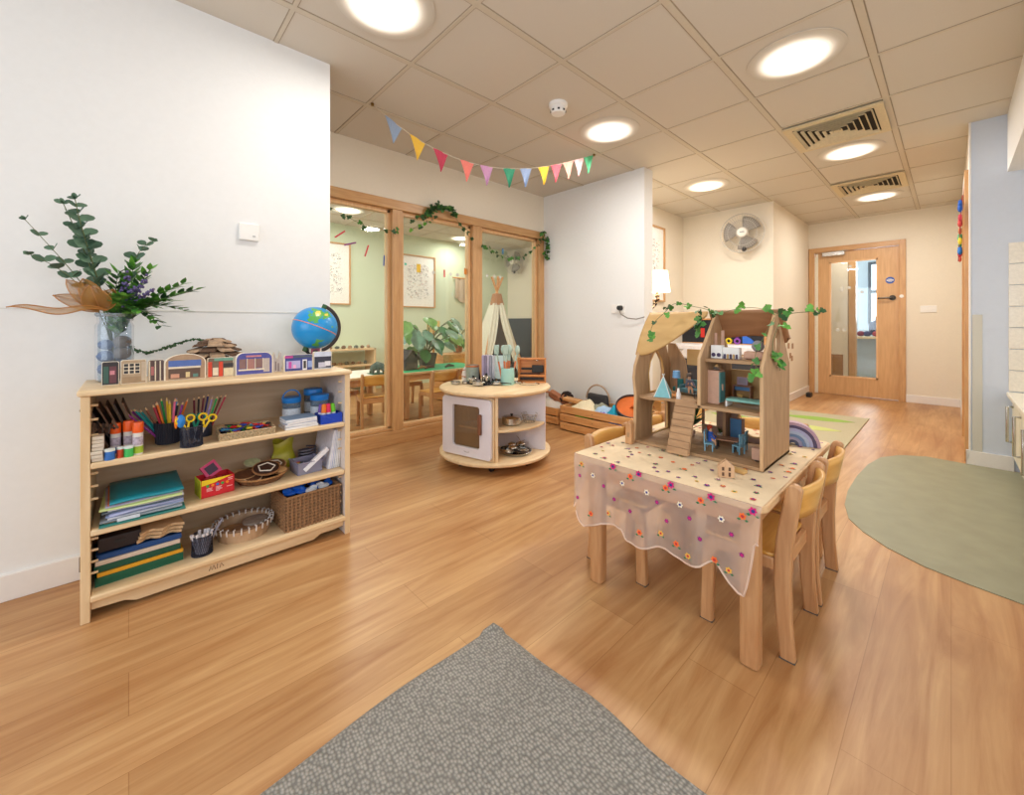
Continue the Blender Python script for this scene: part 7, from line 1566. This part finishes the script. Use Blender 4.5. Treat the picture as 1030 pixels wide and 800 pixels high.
plant(-4.75, 3.35, .62, 'smaller leafy plant in a brown pot behind the second window post', 10, .1, 8, (150, 110, 84), .24, .18)
t = thing('low_cupboard', 'low wooden cupboard carrying the smaller plant behind the glass', 'cupboard', (-4.75, 3.3, 0))
B().box((0, 0, .31), (.35, .6, .60)).out('body', pine, t, smooth=0, bevel=.004); B().box((.176, 0, .3), (.006, .28, .5)).out('door', honey, t, smooth=0)
t = thing('dark_toy_house', 'dark grey little barn-shaped house on the green-topped table', 'toy house', (-4.2, 2.27, .506), .2)
B().prism([(-.09, 0), (.09, 0), (.09, .11), (0, .2), (-.09, .11)], .16, T(0, 0, 0) @ YZ).out('walls', M('barn', (78, 74, 70), .8, var=.2), t, smooth=0); B().box((0, .052, .165), (.2, .15, .012), rx=-.78).box((0, -.052, .165), (.2, .15, .012), rx=.78).out('roof', M('barn_roof', (58, 54, 52), .8), t, smooth=0)
for i, (x, y, c, lb) in enumerate(((-4.1, 2.42, (150, 110, 70), 'brown driftwood piece by the barn-shaped house'), (-4.08, 2.5, (110, 60, 50), 'dark red curled leaf piece on the green-topped table'), (-4.05, 2.75, (80, 76, 74), 'dark stone bowl on the green-topped table by the plant pot'))):
    tag(B().sweep([(0, -.07, .012), (0, -.02, .03), (0, .05, .02)], [.012, .022, .01], 8, flat=.8).out('driftwood' if i < 2 else 'stone_bowl', M('drift%d' % i, c, .85, var=.2)), lb, 'natural object').location = (x, y, .505)
t = thing('letter_board', 'cream paper sign with cut shapes standing behind the big plant', 'sign', (-4.9, 3.05, .98), 0)
B().box((0, 0, 0), (.01, .2, .16)).out('board', M('sign_cream', (236, 206, 130), .7), t, smooth=0)
b = B()
for i in range(6): b.box((.006, -.07 + .05 * (i % 3), .035 - .06 * (i // 3)), (.002, .022, .035), rx=i)
b.out('shapes', M('sign_brown', (120, 90, 60), .7), t, smooth=0); B().box((0, 0, -.2), (.012, .03, .36)).out('post', pine, t, smooth=0)
# teepee
tp = thing('teepee', 'white striped canvas play teepee on wooden poles behind the third pane', 'teepee', (-5.25, 4.5, 0), .0)
Hh = 1.36; n = 5; rb = .62
ang_ = [R(-65 + 72 * i) for i in range(5)]
cv = M('canvas', (226, 222, 206), .9, bump=.3, bscale=30, var=.05)
b = B()
for i in range(5):
    a, c = ang_[i], ang_[(i + 1) % 5]; p, q = Vector((rb * math.cos(a), rb * math.sin(a), 0)), Vector((rb * math.cos(c), rb * math.sin(c), 0))
    tp_, tq = p * .2 + Vector((0, 0, Hh)), q * .2 + Vector((0, 0, Hh))
    if i == 0:   # open front: two tied back flaps
        mid = (p + q) / 2
        def L_(u, v, p=p, t=tp_, m=mid, tm=(tp_ + tq) / 2): 
            e = p.lerp(t, v); f = (p.lerp(m, .12 + .88 * v ** 1.6)).lerp(tm, v); return e.lerp(f, u) + Vector((.012 * math.sin(u * 14), 0, 0))
        b.grid(L_, 12, 16); 
        def Rr2(u, v, p=q, t=tq, m=mid, tm=(tp_ + tq) / 2):
            e = p.lerp(t, v); f = (p.lerp(m, .12 + .88 * v ** 1.6)).lerp(tm, v); return e.lerp(f, u) + Vector((.012 * math.sin(u * 14), 0, 0))
        b.grid(Rr2, 12, 16)
    else: b.grid(lambda u, v, p=p, q=q, tp_=tp_, tq=tq: p.lerp(q, u).lerp(tp_.lerp(tq, u), v), 6, 8)
b.out('canvas', cv, tp, smooth=50)
for a in ang_: B().cyl((rb * 1.02 * math.cos(a), rb * 1.02 * math.sin(a), 0), (-.10 * math.cos(a), -.10 * math.sin(a), 1.80), .018).out('pole', pine, tp)
B().cyl((0, 0, Hh - .03), (0, 0, Hh + .16), .12, .075).out('tie', M('rope', (170, 120, 80), .9, bump=.6, bscale=80), tp)
t = thing('hanging_macrame', 'light wooden wall hanging beside the teepee top', 'wall hanging', (-6.19, 4.5, 1.55))
B().cyl((.02, -.25, .3), (.02, .25, .3), .012).out('rod', pine, t); B().grid(lambda u, v: (.02 + .01 * math.sin(u * 20), -.2 + .4 * u, .3 - .35 * v - .1 * v * math.sin(u * PI)), 16, 6).out('weave', M('macrame', (196, 180, 160), .9, bump=.8, bscale=60), t)
t = thing('teddy_bear', 'small brown soft toy sitting inside the teepee opening', 'soft toy', (-5.0, 4.42, .35))
B().ball((0, 0, .1), (.07, .07, .1)).ball((.02, 0, .24), .06).ball((.02, .045, .29), .02).ball((.02, -.045, .29), .02).out('body', M('teddy', (186, 120, 76), .95, bump=.6, bscale=90), t); B().ball((.075, .02, .25), .007).ball((.075, -.02, .25), .007).out('eyes', black, t)
tag(B().lathe([(0, 0), (.35, 0), (.36, .3), (.3, .35), (0, .35)], n=30).out('floor_cushion', M('cushion_grey', (150, 140, 130), .95), loc=(0, 0, 0)), 'round grey-brown cushion inside the teepee', 'cushion').location = (-5.3, 4.5, .001)
tag(B().bx(-6.15, -5.0, 5.573, 5.598, .2, 1.12).out('chalkboard', M('chalk_grey', (72, 78, 84), .8), smooth=0, bevel=.004, loc=(-5.6, 5.59, .6)), 'dark grey chalkboard panel low on the wall behind the teepee', 'chalkboard')

# ================================================================== LIGHT, WORLD, CAMERA
w = bpy.data.worlds.new('world'); scn.world = w; w.use_nodes = True
w.node_tree.nodes['Background'].inputs[0].default_value = (.75, .86, 1, 1); w.node_tree.nodes['Background'].inputs[1].default_value = .6
arealight('window_daylight', (-.75, -2.95, 1.5), 2.8, 58, (.82, .91, 1), (R(90), 0, 0), 'RECTANGLE', 1.4)
arealight('side_daylight', (.84, .6, 1.45), 2.4, 20, (.82, .91, 1), (R(90), 0, R(90)), 'RECTANGLE', 1.3)
arealight('corridor_daylight', (-.85, 10.2, 1.7), 1.2, 30, (.85, .93, 1), (R(-90), 0, 0), 'RECTANGLE', 1.2)
arealight('room_daylight', (-4.9, -.4, 1.5), 2.2, 42, (.95, .98, 1), (R(90), 0, 0), 'RECTANGLE', 1.3)
arealight('corridor_fill', (-1.0, 7.95, 2.4), .3, 8, (1, .95, .88))  # unseen lamp added to brighten the corridor wall behind the door
cam = bpy.data.cameras.new('camera'); co = bpy.data.objects.new('camera', cam); COL.objects.link(co)
co.location = (0, 0, 1.03); co.rotation_euler = (R(90), 0, R(46.6))
cam.sensor_fit = 'HORIZONTAL'; cam.sensor_width = 36; cam.lens = 413 / 1030 * 36
cam.shift_x = -5 / 1030; cam.shift_y = -75 / 1030; cam.clip_start = .02; cam.clip_end = 60
scn.camera = co
scn.view_settings.view_transform = 'Standard'; scn.view_settings.look = 'None'; scn.view_settings.exposure = .1; scn.view_settings.gamma = 1
scn.cycles.use_denoising = True; scn.cycles.max_bounces = 8; scn.cycles.diffuse_bounces = 5; scn.cycles.transparent_max_bounces = 24; scn.cycles.sample_clamp_indirect = 4
scn.cycles.caustics_reflective = False; scn.cycles.caustics_refractive = False
